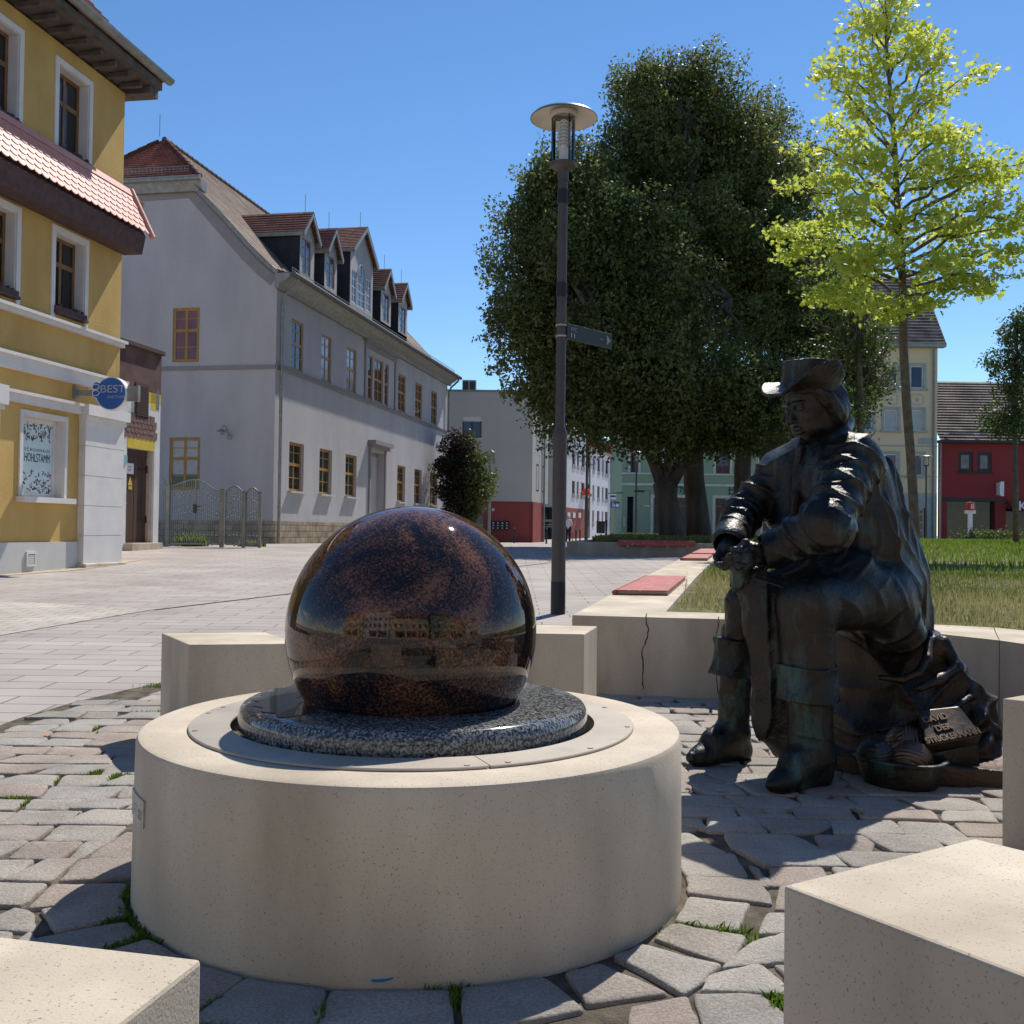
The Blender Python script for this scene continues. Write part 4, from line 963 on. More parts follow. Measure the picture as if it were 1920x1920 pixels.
def window(F, a0, a1, z0, z1, d, fm, gm, parent, vs=(.5,), hs=(.45,), fw=.055, bar=.05, name='window', th=.05, gl=.02, curtain=None):
    """frame with glazing bars set back at d, pane as its child"""
    mb = MB(); W, H = a1-a0, z1-z0
    F.box(mb, a0, a0+fw, z0, z1, d-th, d); F.box(mb, a1-fw, a1, z0, z1, d-th, d); F.box(mb, a0+fw, a1-fw, z0, z0+fw, d-th, d-.001); F.box(mb, a0+fw, a1-fw, z1-fw, z1, d-th, d-.001)
    for v in vs: F.box(mb, a0+W*v-bar/2, a0+W*v+bar/2, z0+fw, z1-fw, d-th, d-.004)
    for q in hs:
        b_ = bar
        if isinstance(q, tuple): q, b_ = q
        F.box(mb, a0+fw, a1-fw, z0+H*q-b_/2, z0+H*q+b_/2, d-th, d-.006 if b_ < bar*1.2 else d+.004)
    fr = mb.build(name, fm, parent)
    g_ = MB(); g_.quad(F.pt(a0+fw*.5, z0+fw*.5, d-gl), F.pt(a1-fw*.5, z0+fw*.5, d-gl), F.pt(a1-fw*.5, z1-fw*.5, d-gl), F.pt(a0+fw*.5, z1-fw*.5, d-gl)); g_.build('pane', gm, fr)
    if curtain:
        c = MB(); c.quad(F.pt(a0+fw, z0+H*curtain[0], d-gl+.003), F.pt(a1-fw, z0+H*curtain[0], d-gl+.003), F.pt(a1-fw, z0+H*curtain[1], d-gl+.003), F.pt(a0+fw, z0+H*curtain[1], d-gl+.003)); c.build('curtain', M['curtain'], fr)
    return fr
def tiles(mb, p00, p10, p11, p01, row=.16, lift=.018, uvs=1):
    """sloping tiled plane: p00-p10 eave, p01-p11 ridge; every course lifts a little over the one below"""
    p00, p10, p11, p01 = map(Vector, (p00, p10, p11, p01)); n_ = max(1, int(((p01-p00).length+(p11-p10).length)/2/row))
    nrm = (p10-p00).cross(p01-p00) if (p01-p00).length > .01 else (p10-p00).cross(p11-p10); nrm.normalize(); nrm = -nrm if nrm.z < 0 else nrm
    w_ = (p10-p00).length; base = (p10-p00).normalized()
    for k in range(n_):
        t0, t1 = k/n_, (k+1)/n_; a = p00+(p01-p00)*t0+nrm*lift; b = p10+(p11-p10)*t0+nrm*lift; c = p10+(p11-p10)*t1; d = p01*t1+p00*(1-t1)
        ua = (a-p00).dot(base); ub = (b-p00).dot(base); uc = (c-p00).dot(base); ud = (d-p00).dot(base); v0 = k*row; v1 = v0+row*.999
        mb.quad(a, b, c, d, uv=((ua, v0), (ub, v0), (uc, v1), (ud, v1)))
        mb.quad(a-nrm*lift, b-nrm*lift, b, a, uv=((ua, v0), (ub, v0), (ub, v0+.01), (ua, v0+.01)))
    return mb
def tilemat(name, c1, c2, dark, row=.16, wd=.17, bump=.6, vary=.35, vs=1.2):
    return brickmat(name, c1, c2, dark, wd, row, ms=.006, rough=.8, bump=bump, coords='UV', bdist=.01, vary=vary, vs=vs)
M['curtain'] = mat('curtain', (.45, .44, .42), rough=.9, var=.1, vs=6)
M['glass'] = glass_mat('window_glass', (.018, .022, .024)); M['glass_sky'] = glass_mat('blue_glass', (.03, .05, .10)); M['ochre'] = mat('ochre_render', (.50, .32, .095), rough=.9, var=.10, vs=1.3, c2=(.60, .395, .135), streak=.5, bump=.5, bs=55, bdist=.02)
M['cream_trim'] = mat('white_trim', (.66, .63, .60), rough=.8, var=.07, vs=3, bump=.1, bs=40)
M['plinth'] = mat('grey_plinth', (.52, .51, .49), rough=.85, var=.08, vs=2, bump=.15, bs=60)
M['brownwood'] = mat('brown_frame', (.20, .10, .035), rough=.5, var=.2, vs=6); M['goldwood'] = mat('golden_frame', (.36, .19, .035), rough=.45, var=.15, vs=6)
M['darkwood'] = mat('dark_eave_board', (.085, .05, .045), rough=.75, var=.25, vs=8); M['zinc'] = mat('zinc_gutter', (.26, .27, .25), rough=.5, metal=.3, var=.2, vs=6)
M['greywood'] = mat('grey_soffit', (.10, .085, .075), rough=.85, var=.3, vs=5)
M['tile_red'] = tilemat('red_roof_tiles', (.34, .13, .09), (.27, .10, .07), (.10, .04, .03)); M['tile_pink'] = mat('glazed_tile', (.60, .27, .215), rough=.55, var=.12, vs=9, spec=.5)
M['tile_grey'] = tilemat('weathered_roof_tiles', (.33, .26, .205), (.27, .20, .165), (.12, .09, .08)); M['tile_dark'] = tilemat('dark_roof_tiles', (.16, .13, .11), (.22, .18, .155), (.05, .04, .04), row=.3, wd=.25, vary=.5, vs=.7)
M['grey_ren'] = mat('grey_render', (.425, .41, .415), rough=.92, var=.06, vs=1.3, c2=(.48, .46, .46), bump=.6, bs=26, bdist=.02, streak=.3)
M['grey_gab'] = M['grey_ren']; M['grey_band'] = mat('grey_band', (.27, .25, .25), rough=.9, var=.08, vs=2)
M['slate'] = mat('dark_slate', (.03, .032, .042), rough=.8, var=.3, vs=4)
M['white_frame'] = mat('white_window_frame', (.62, .62, .62), rough=.5, var=.05)

# ---------------------------------------------------------------- yellow house
def yellow_house():
    c = G(217, 1058); F = Fac((c.x, c.y), (-.177, -1), (1, -.177, 0))     # s grows towards the camera
    S = lambda x, y=700, d=0: F.px(x, y, d)[0]; Z = lambda x, y, d=0: F.px(x, y, d)[1]
    t = thing('yellow_house', (c.x-2, c.y-2, g(c.y)), 'tall ochre yellow house with tiled canopy between its storeys', 'house')
    zb = .15; L_ = 8.2; e = .001
    z_soff = Z(228, 172); can_b = Z(222, 476); can_t = Z(226, 371)
    w_up = [(S(165, 240), S(108, 200)), (S(33, 180), S(-26, 150))]
    zu0, zu1 = Z(160, 318), Z(165, 160); zm0, zm1 = Z(155, 604), Z(160, 460)
    zg0, zg1 = Z(120, 935), Z(120, 790)
    gw = (S(119, 860), S(40, 860))
    hs = []
    for a, b in w_up: hs += [(a, b, zu0, zu1, .24)]
    wm = [(S(157, 540), S(101, 530)), (S(28, 500), S(-30, 480))]
    for a, b in wm: hs += [(a, b, zm0, zm1, .24)]
    for k in range(2, 6):
        o = k*(w_up[1][0]-w_up[0][0]); 
        if w_up[0][1]+o < L_-.3: hs += [(w_up[0][0]+o, w_up[0][1]+o, zu0, zu1, .24), (wm[0][0]+o, wm[0][1]+o, zm0, zm1, .24)]
    hs.append((gw[0], gw[1], zg0, zg1, .22))
    zc = Z(187, 706)
    F.wall(0, L_, zb+.0, z_soff+.02, hs).build('wall', M['ochre'], t)
    mb = MB(); mb.quad(F.pt(0, zb), F.pt(0, z_soff), F.pt(0, z_soff, -8), F.pt(0, zb, -8)); mb.quad(F.pt(L_, z_soff), F.pt(L_, zb), F.pt(L_, zb, -8), F.pt(L_, z_soff, -8)); mb.quad(F.pt(0, zb, -8), F.pt(0, z_soff, -8), F.pt(L_, z_soff, -8), F.pt(L_, zb, -8)); mb.build('side_wall', M['ochre'], t)
    # plinth
    zp = Z(100, 1016); mb = MB(); F.box(mb, .55, L_, zb, zp, e, .035); mb.build('plinth', M['plinth'], t)
    # windows with white surrounds
    def surround(a, b, z0, z1, w_=.10, d=.03, sill=None, all4=True, lean=.24):
        mb = MB(); F.box(mb, a-w_, a, z0-(w_ if all4 else 0), z1+w_, e, d); F.box(mb, b, b+w_, z0-(w_ if all4 else 0), z1+w_, e, d); F.box(mb, a, b, z1, z1+w_, e, d-.002)
        rv = -lean+.055
        F.box(mb, a-.0, a+.012, z0, z1, rv, e); F.box(mb, b-.012, b, z0, z1, rv, e); F.box(mb, a+.012, b-.012, z1-.012, z1, rv, e)
        mb.build('surround', M['cream_trim'], t)
    def boxy(a, b, z0, m_):
        sb_ = MB(); F.box(sb_, a-.03, b+.03, z0-.02, z0+.03, -.15, .09); F.box(sb_, a-.02, b+.02, z0+.03, z0+.11, .02, .07); s_ = sb_.build('window_box', m_, t)
        pl_ = MB(); 
        for k in range(34):
            aa = random.uniform(a, b-.05); z = z0+random.uniform(.08, .17); w2 = random.uniform(.015, .05); F.box(pl_, aa, aa+w2, z0+.08, z, random.uniform(-.03, .02), random.uniform(.025, .075))
        tag(pl_.build('dead_plants', M['darkwood'], s_), kind='stuff')
    M['boxdark'] = mat('window_box_black', (.02, .018, .018), rough=.5)
    for i, (a, b, z0, z1, dd) in enumerate(hs[:-1]):
        surround(a, b, z0, z1)
        fr = window(F, a+.013, b-.013, z0+.02, z1-.013, -.17, M['brownwood'], M['glass'], t, vs=(.5,), hs=((.66, .08),), fw=.06, bar=.07, curtain=None)
        boxy(a, b, z0, M['boxdark'] if z0 > 5 else M['darkwood'])
    a, b, z0, z1, dd = hs[-1]
    surround(a, b, z0, z1, .075, .03, lean=.22)
    mb = MB(); F.box(mb, a-.15, b+.12, z0-.09, z0-.0, .0, .16); mb.build('sill', M['cream_trim'], t)
    fr = window(F, a+.013, b-.013, z0, z1-.013, -.14, M['cream_trim'], mat('shop_film', (.55, .68, .70), rough=.25, var=.05, spec=.5), t, vs=(), hs=(), fw=.07)
    # printed film: shoes scattered above and below the writing, on the shop window
    A0, A1 = a+.09, b-.09; dz = z1-z0; d_ = -.157
    cols = [mat('print_'+str(i), cc, rough=.4) for i, cc in enumerate([(.10, .03, .03), (.02, .02, .025), (.20, .07, .05), (.05, .06, .08), (.28, .30, .30), (.30, .12, .14)])]
    for ci, m_ in enumerate(cols):
        mb = MB(); r0 = random.Random(3+ci)
        for k in range(26):
            aa = r0.uniform(A0+.02, A1-.02); zz = r0.choice([r0.uniform(z0+.07, z0+dz*.34), r0.uniform(z0+dz*.72, z1-.10)]); an = r0.uniform(0, 3.14); l, h_ = r0.uniform(.022, .045), r0.uniform(.008, .014)
            ca, sa = math.cos(an), math.sin(an); q = []
            for (x, y) in ((-l, -h_), (l*.2, -h_*1.1), (l, -h_*.2), (l*.9, h_*.6), (0, h_*.5), (-l*.8, h_*1.6)): q.append(F.pt(aa+x*ca-y*sa, zz+x*sa+y*ca, d_))
            mb.add(q, [tuple(range(6))])
        tag(mb.build('print', m_, fr), kind='stuff')
    zt = z0+dz*.50; ink = mat('print_ink', (.03, .035, .05), rough=.4)
    uR = -F.u                                                # reading direction, left to right in the street
    T = text_mesh('HOHLSTAMM', .20, F.pt(b-.30, zt-.04, d_+.002), uR, (0, 0, 1), depth=.0005, sx=.55); wT = max((Vector(v)-F.pt(b-.30, zt, 0)).dot(uR) for v in T.v); k = (A1-A0-.24)/wT
    o_ = F.pt(A1-.20, zt-.06, d_+.002)
    def fit(txt, size, wid, org, m_, spc=None):
        tm = text_mesh(txt, size, (0, 0, 0), (1, 0, 0), (0, 1, 0), depth=.0004, bold=0); w0 = max(p[0] for p in tm.v); nn = F.n
        tm.v = [tuple(org+uR*(p[0]*wid/w0)+Vector((0, 0, p[1]))+nn*(p[2]+.001)) for p in tm.v]; tm.build('lettering', m_, fr)
    fit('HOHLSTAMM', .20, (A1-A0)-.26, F.pt(A1-.20, zt-.07, d_), ink); fit('S C H U H H A U S', .075, (A1-A0)-.26, F.pt(A1-.20, zt+.10, d_), ink)
    mb = MB(); cc_ = (A1-.03, zt+.03); pts = [F.pt(min(A1, cc_[0]+.13*math.cos(q)), cc_[1]+.16*math.sin(q), d_) for q in np.linspace(0, 2*math.pi, 25)[:-1]]; mb.add(pts, [tuple(range(24))[::-1]]); mb.build('blue_disc', mat('print_blue', (.02, .13, .40), rough=.4), fr)
    # string courses and cornices
    def course(z0, z1, dep, a0=-.02, a1=L_, nm='cornice', m_=None):
        mb = MB(); F.box(mb, a0, a1, z0, z1, .002, dep); F.box(mb, a0-.03, a1, z1-.05, z1+.0, .003, dep+.05); mb.build(nm, m_ or M['cream_trim'], t)
    zs = Z(218, 640); course(zs-.10, zs+.02, .09)
    course(zc-.25, zc, .12)
    z2 = Z(162, 778); course(z2-.02, z2+.16, .10)
    # corner pilaster with rusticated joints
    a_, b_ = 0.02, S(160, 850, .13)
    mb = MB(); zz = Z(215, 1040); top = z2-.02; N = 5; hh = (top-.5)/N; pd = .13
    ztop = z2-.025; zbot = .30; st_ = (ztop-zbot)/5
    for k in range(5): F.box(mb, a_, b_, zbot+k*st_, zbot+(k+1)*st_-.012, .002, pd)
    F.box(mb, a_+.01, b_-.01, zbot, ztop-.001, .003, pd-.012)
    mb.build('pilaster', M['cream_trim'], t)
    mb = MB(); F.box(mb, a_-.06, b_+.06, ztop, z2+.16, .001, pd+.09); F.box(mb, a_-.02, b_+.02, ztop-.09, ztop-.001, .001, pd+.03); mb.build('capital', M['cream_trim'], t)
    mb = MB(); F.box(mb, a_-.05, b_+.05, zbot-.13, zbot+.03, .004, pd+.08); F.box(mb, a_-.09, b_+.09, .1, zbot-.135, .004, pd+.11); mb.build('pilaster_base', M['conc'], t, bevel=.02)
    s2 = S(0, 800, .2)
    mb = MB(); F.box(mb, s2, s2+.55, .3, z2-.13, .036, .2); F.box(mb, s2-.06, s2+.6, z2-.13, z2+.165, .036, .3); F.box(mb, s2-.03, s2+.58, z2-.2, z2-.131, .036, .25); mb.build('pilaster', M['cream_trim'], t)
    # cellar vent
    mb = MB(); va, vb = S(62, 1050), S(44, 1050); z0v, z1v = Z(52, 1062), Z(52, 1034)
    F.box(mb, va, vb, z0v, z0v+.04, .036, .06); F.box(mb, va, vb, z1v-.04, z1v, .036, .06); F.box(mb, va, va+.03, z0v+.04, z1v-.04, .036, .06); F.box(mb, vb-.03, vb, z0v+.04, z1v-.04, .036, .06)
    for k in range(5): F.box(mb, va+.03, vb-.03, z0v+.05+k*(z1v-z0v-.1)/5, z0v+.07+k*(z1v-z0v-.1)/5, .036, .055)
    mb.build('cellar_vent', M['cream_trim'], t)
    # tiled canopy: board below, scalloped tiles, verge
    dout = .44; zl = can_b+.02
    mb = MB(); mb.poly([F.pt(-.06, zl, 0.002), F.pt(-.06, zl, dout*.85), F.pt(-.06, zl+.33, dout), F.pt(-.06, can_t+.05, .002)], F.u*(L_+.1)); mb.build('canopy_boards', M['darkwood'], t)
    rows = 6; A = F.pt(0, zl+.36, dout+.05); Bp = F.pt(0, can_t+.20, .05); up = Bp-A; rl = up.length; ud = up.normalized(); nrm = F.u.cross(ud).normalized(); nrm = nrm if nrm.z > 0 else -nrm
    mb = MB(); wt = .19; rr = rl/(rows+1.2)
    for k in range(rows):
        o0 = A+ud*(k*rr)+nrm*.005
        for i in range(int(L_/wt)+1):
            a0 = -.12+i*wt+(.5*wt if k % 2 else 0)
            if a0 > L_: continue
            pl = []; n_ = 6
            for q in range(n_+1):
                x = q/n_; y = -(.055)*math.sin(math.pi*x)**.7
                pl.append((a0+x*(wt-.008)+.004, y))
            top_ = [o0+F.u*x+ud*(y+.055)+nrm*(.028) for x, y in pl]; bot = [p-nrm*.016 for p in top_]
            e0 = o0+F.u*(a0+.004)+ud*(rr*2.0)+nrm*.004; e1 = o0+F.u*(a0+wt-.004)+ud*(rr*2.0)+nrm*.004
            if (o0+ud*rr*2-A).length > rl: e0 = o0+F.u*(a0+.004)+ud*(rl-k*rr); e1 = o0+F.u*(a0+wt-.004)+ud*(rl-k*rr)
            b0 = len(mb.v); mb.v += [tuple(p) for p in top_+[e1, e0]+bot]; mb.f.append(tuple(range(b0, b0+n_+3)))
            for q in range(n_): mb.f.append((b0+q, b0+n_+3+q, b0+n_+4+q, b0+q+1))
    mb.build('canopy_tiles', M['tile_pink'], t)
    mb = MB(); mb.pbox(A+ud*(rl-rr*1.2)+nrm*.03-F.u*.1, F.u*(L_+.1), ud*rr*1.15, nrm*.012); mb.build('flashing', M['tile_pink'], t)
    mb = MB(); mb.tube([A-F.u*.13+nrm*.03-ud*.06, Bp-F.u*.13+nrm*.03], .055, 10); mb.build('verge_tile', M['tile_pink'], t, smooth='auto')
    # main roof and its wide eave
    so_ = .56; zs_ = z_soff; mb = MB()
    e_in = F.pt(-.0, zs_, 0); 
    mb.quad(F.pt(-.3, zs_+.0, -1), F.pt(L_, zs_+.0, -1), F.pt(L_, zs_+.16, so_), F.pt(-.3, zs_+.16, so_)); 
    F.box(mb, -.3, L_, zs_+.162, zs_+.30, so_-.03, so_+.02); mb.build('soffit', M['greywood'], t)
    mb = MB()
    for k in range(22): F.box(mb, -.25+k*.42, -.17+k*.42, zs_+.02, zs_+.10, .03, .45)
    tag(mb.build('rafters', M['greywood'], t), kind='stuff')
    mb = MB(); N = 10; prof = [(math.cos(q)*.10, math.sin(q)*.10) for q in np.linspace(math.pi, 2*math.pi, N)]
    pts0 = [F.pt(-.42, zs_+.40+y, so_+.11+x) for x, y in prof]; pts1 = [F.pt(L_, zs_+.40+y, so_+.11+x) for x, y in prof]; b0 = 0; mb.add(pts0+pts1, [(i, i+1, N+i+1, N+i) for i in range(N-1)]+[tuple(range(N))]); mb.build('gutter', M['zinc'], t)
    mb = MB(); zr = zs_+.34
    tiles(mb, F.pt(-.36, zr, so_+.03), F.pt(L_, zr, so_+.03), F.pt(L_, zr+4.2, so_-3.6), F.pt(2.6, zr+4.2, so_-3.6), row=.16)
    tiles(mb, F.pt(-.36, zr, -8), F.pt(-.36, zr, so_+.03), F.pt(2.6, zr+4.2, so_-3.6), F.pt(2.6, zr+4.2, -6), row=.16); mb.build('roof', M['tile_red'], t)
    mb = MB(); mb.pbox(F.pt(-.3, zs_+.0, -8), F.u*.3, (0, 0, .25), F.n*8.5); mb.build('side_soffit', M['greywood'], t)
    # dormer at the very top of the picture
    mb = MB(); tiles(mb, F.pt(1.25, zr+.75, .15), F.pt(2.9, zr+.75, .15), F.pt(2.9, zr+3.2, -1.2), F.pt(1.9, zr+3.2, -1.2), row=.14); mb.build('dormer_roof', M['tile_pink'], t)
    mb = MB(); F.box(mb, 1.5, 2.9, zr-.2, zr+.74, -1.6, .0); mb.build('dormer', M['ochre'], t)
    # projecting round sign
    sg = thing('hanging_sign', F.pt(.1, z2+.5, .3), 'round blue illuminated sign on a wall bracket', 'shop sign')
    sy = (Z(212, 738, .75)); cs = F.px(212, 738, .75)[0]; zc_ = F.px(212, 738, .75)[1]; cpt = F.pt(cs, zc_, .72)
    ax = F.u; rad = .285
    q = ax.to_track_quat('Z', 'Y')
    # discs face along the street (towards the camera), normal = u
    sr = F.n                                    # sideways across the picture
    M['sign_blue'] = mat('sign_blue', (.028, .13, .42), rough=.35, var=.12, vs=1.5); M['sign_white'] = mat('sign_white', (.78, .78, .78), rough=.4)
    nn = F.u; mb = MB(); mb.cyl(cpt-nn*.11, cpt+nn*.02, rad, rad, 48); mb.build('sign_body', M['sign_white'], sg, smooth='auto')
    mb = MB(); mb.cyl(cpt+nn*.021, cpt+nn*.026, rad*.94, rad*.94, 48); mb.build('sign_face', M['sign_blue'], sg)
    for dz_ in (.085, -.035):
        mb = MB(); cc2 = cpt-sr*(rad*.93)+Vector((0, 0, .055+dz_-.02)); mb.cyl(cc2-nn*.10, cc2+nn*.019, .085, .085, 24); mb.build('sign_lobe', M['sign_white'], sg, smooth='auto')
        mb = MB(); mb.cyl(cc2+nn*.0195, cc2+nn*.024, .072, .072, 24); mb.build('lobe_face', M['sign_blue'], sg)
    uS = sr; U = Vector((0, 0, 1))
    def sfit(txt, size, wid, org):
        tm = text_mesh(txt, size, (0, 0, 0), (1, 0, 0), (0, 1, 0), depth=.001); w0 = max(p[0] for p in tm.v)
        tm.v = [tuple(org+uS*(p[0]*wid/w0)+U*p[1]+nn*(.030+abs(p[2]))) for p in tm.v]; tm.build('lettering', M['sign_white'], sg)
    sfit('BEST', .185, .47, cpt-uS*.20+U*.015); sfit('PARTNER', .072, .33, cpt-uS*.06-U*.085)
    for dz_ in (.085, -.02):
        mb = MB(); pp = [cpt-uS*.275+uS*(.065*math.cos(a_))+U*(.03+dz_+.045*math.sin(a_))+nn*.033 for a_ in np.linspace(0, 2*math.pi, 20)]; mb.tube(pp, .006, 6); mb.build('emblem', M['sign_white'], sg)
    mb = MB(); mb.pbox(cpt+sr*(rad*.98)+U*(-.13)-nn*.06, sr*.19, nn*.04, U*.26); mb.pbox(cpt+sr*(rad*.98+.19)+U*(-.14)-nn*.08, sr*.02, nn*.08, U*.28); mb.build('side_panel', M['zinc'], sg)
    mb = MB(); bp = F.pt(cs, zc_, .002); mb.pbox(bp-nn*.08-U*.03, F.n*.44, nn*.06, U*.10); mb.pbox(bp-nn*.10-U*.07, F.n*.05, nn*.12, U*.2); mb.build('bracket', M['zinc'], sg)
    mb = MB(); pb_ = F.pt(F.px(166, 731)[0], F.px(166, 731)[1], .02); mb.pbox(pb_-F.u*.06, F.u*.12, F.n*.10, U*.12); l = mb.build('junction_box', M['cream_trim'], t)
    return F
FY = yellow_house()

# ---------------------------------------------------------------- painted annex with plank door
def annex():
    c = G(228, 1033); F = Fac((c.x, c.y), (.19, 1), (1, -.19, 0))
    S = lambda x, y=900: F.px(x, y)[0]; Z = lambda x, y: F.px(x, y)[1]
    t = thing('annex', (c.x-1, c.y+1, g(c.y)), 'low annex with painted wall and dark plank door beside the yellow house', 'annex')
    a0, a1 = -3.2, S(299.5, 850); zt = Z(260, 652); zb = .1
    da, db = S(236.5, 930), S(288, 930); zd0, zd1 = Z(255, 1018), Z(250, 842)+.02
    sa, sb_ = S(252, 755), S(277, 755); 
    white = mat('whitewash', (.66, .65, .64), rough=.9, var=.06, vs=3, bump=.3, bs=30); yel = mat('lemon_paint', (.62, .46, .06), rough=.9, var=.08, vs=3, bump=.3, bs=30)
    brn = mat('painted_roof_brown', (.13, .075, .065), rough=.9, var=.3, vs=2.5, bump=.5, bs=22)
    zy = Z(260, 700); zy2 = Z(260, 722)
    F.wall(a0, a1, zb, zt, [(da, db, zd0, zd1, .28)]).build('wall', white, t)
    mb = MB(); mb.quad(F.pt(a1, zb), F.pt(a1, zb, -4), F.pt(a1, zt, -4), F.pt(a1, zt)); mb.quad(F.pt(a0, zt), F.pt(a1, zt), F.pt(a1, zt, -4), F.pt(a0, zt, -4)); mb.build('side_wall', white, t)
    p = .003
    def flat(nm, x0, y0, x1, y1, m_, d=p):
        # painted panel bounded by photo points on the wall
        A0, A1 = S(x0, (y0+y1)/2), S(x1, (y0+y1)/2); zl, zh = Z((x0+x1)/2, y1), Z((x0+x1)/2, y0)
        mb = MB(); F.box(mb, A0, A1, zl, zh, .0005, d); return mb.build(nm, m_, t)
    mb = MB(); F.box(mb, a0, a1, zt-1.02, zt-.0, .0006, .004); mb.build('painted_roof', brn, t)
    mb = MB(); F.box(mb, a0, a1, zt-1.28, zt-1.02, .0006, .003); mb.build('yellow_band', yel, t)
    mb = MB(); F.box(mb, a0, a1+.05, zt-.02, zt+.10, -.3, .09); mb.build('coping', M['darkwood'], t, bevel=.015)
    # shutter
    mb = MB(); za, zb2 = Z(264, 784), Z(264, 719); F.box(mb, sa, sb_, za, zb2, .001, .03); 
    for k in range(20): q = za+.05+k*(zb2-za-.1)/20; mb.pbox(F.pt(sa+.04, q, .031), F.u*(sb_-sa-.08), F.n*.018, (0, 0, .022))
    mb.build('shutter', M['darkwood'], t)
    flat('painted_panel', 283, 728, 299, 770, yel)
    # painted little figure-like lantern shape is left as a plain dark mark
    mk = mat('dark_mark_paint', (.16, .19, .22), rough=.9)
    mb = MB(); q0, z0_ = S(296, 750), Z(296, 769); mb.add([F.pt(q0-.10, z0_, .005), F.pt(q0+.06, z0_, .005), F.pt(q0+.06, z0_+.42, .005), F.pt(q0+.0, z0_+.55, .005), F.pt(q0-.05, z0_+.40, .005)], [(0, 1, 2, 3, 4)]); mb.build('painted_mark', mk, t)
    flat('painted_pilaster', 228.5, 790, 232, 930, yel)
    # painted mock roof over the door with round tiles
    mb = MB(); zt1, zt0 = Z(262, 783), Z(262, 823); A0, A1 = S(230, 810), S(293, 810); dA = .14
    for r_ in range(4):
        for k in range(8):
            f0 = r_/4; x0 = A0+dA*(1-f0*.0)+0; lo = A0+dA*f0; hi = A1-dA*f0; x = lo+(hi-lo)*(k+.5*(r_ % 2))/8
            if x+.2 > hi+.1: continue
            z = zt0+(zt1-zt0)*(r_/4+.02)
            pts = [F.pt(x+.11+.11*math.cos(q), z+.08+.10*math.sin(q), .012+.006*r_) for q in np.linspace(math.pi, 2*math.pi, 8)]+[F.pt(x+.22, z+.2, .012+.006*r_), F.pt(x, z+.2, .012+.006*r_)]
            mb.add(pts, [tuple(range(10))]); 
    mb.build('mock_tiles', mat('mock_tile', (.20, .12, .105), rough=.8, var=.35, vs=14), t)
    mb = MB(); mb.poly([F.pt(A0, zt0+.08, .0035), F.pt(A1, zt0+.08, .0035), F.pt(A1-dA, zt1, .0035), F.pt(A0+dA, zt1, .0035)], F.n*.004); mb.build('mock_roof', brn, t)
    mb = MB(); F.box(mb, da, db, zd1+.001, zd1+.27, .001, .006); mb.build('yellow_lintel', yel, t)
    # plank door, hinges, notices
    dw = mat('plank_brown', (.075, .038, .026), rough=.6, var=.3, vs=7, streak=.08); d0 = -.14
    mb = MB(); n_ = 6; wd = (db-.13-da)/n_
    for k in range(n_): F.box(mb, da+k*wd+.004, da+(k+1)*wd-.004, zd0+.02, zd1-.02, d0-.04, d0+.004*(k % 2))
    F.box(mb, da, db-.13, zd1-.16, zd1-.02, d0-.0, d0+.02); dr = mb.build('door', dw, t)
    for z in (zd0+.55, zd1-.5):
        mb = MB(); F.box(mb, db-.50, db-.12, z, z+.05, d0+.0045, d0+.016); mb.cyl(F.pt(db-.13, z-.06, d0+.02), F.pt(db-.13, z+.12, d0+.02), .018, n=8); mb.build('hinge', M['boxdark'], dr)
    mb = MB(); F.box(mb, da+.06, da+.16, zd0+.95, zd0+.98, d0+.005, d0+.06); mb.cyl(F.pt(da+.06, zd0+.965, d0+.05), F.pt(da+.06, zd0+.965, d0+.08), .02, n=10); mb.build('handle', M['steel'], dr)
    mb = MB(); F.box(mb, da+.22, da+.52, zd1-.62, zd1-.36, d0+.006, d0+.012); nt_ = mb.build('notice', M['sign_white'], dr)
    for z, w_ in ((zd1-.45, .14), (zd1-.51, .15), (zd1-.55, .10)):
        mb = MB(); F.box(mb, da+.28, da+.28+w_, z, z+.012, d0+.0125, d0+.014); mb.build('text_line', M['boxdark'], nt_)
    ylw = mat('warning_yellow', (.60, .42, .10), rough=.5); mb = MB(); mb.poly([F.pt(da+.27, zd1-.90, d0+.008), F.pt(da+.47, zd1-.90, d0+.008), F.pt(da+.37, zd1-.68, d0+.008)], F.n*.006); F.box(mb, da+.30, da+.46, zd1-1.0, zd1-.92, d0+.008, d0+.013); mb.build('warning_sign', ylw, dr)
    mb = MB(); F.box(mb, db-.13, db-.001, zd0, zd1, -.28, -.06); mb.build('door_jamb', mat('jamb', (.42, .36, .32), rough=.9, var=.15), t)
    mb = MB(); F.box(mb, da-.05, db+.10, g(25)-.15, zd0, -.2, .22); mb.build('door_step', M['conc'], t, bevel=.01)
    mb = MB(); q0, q1 = S(228, 865)-.02, S(232.5, 865)+.10; F.box(mb, q0, q1, Z(229, 870), Z(229, 853), .006, .03); mb.build('teal_sign', mat('teal', (.25, .48, .47), rough=.5), t)
    return F
annex()
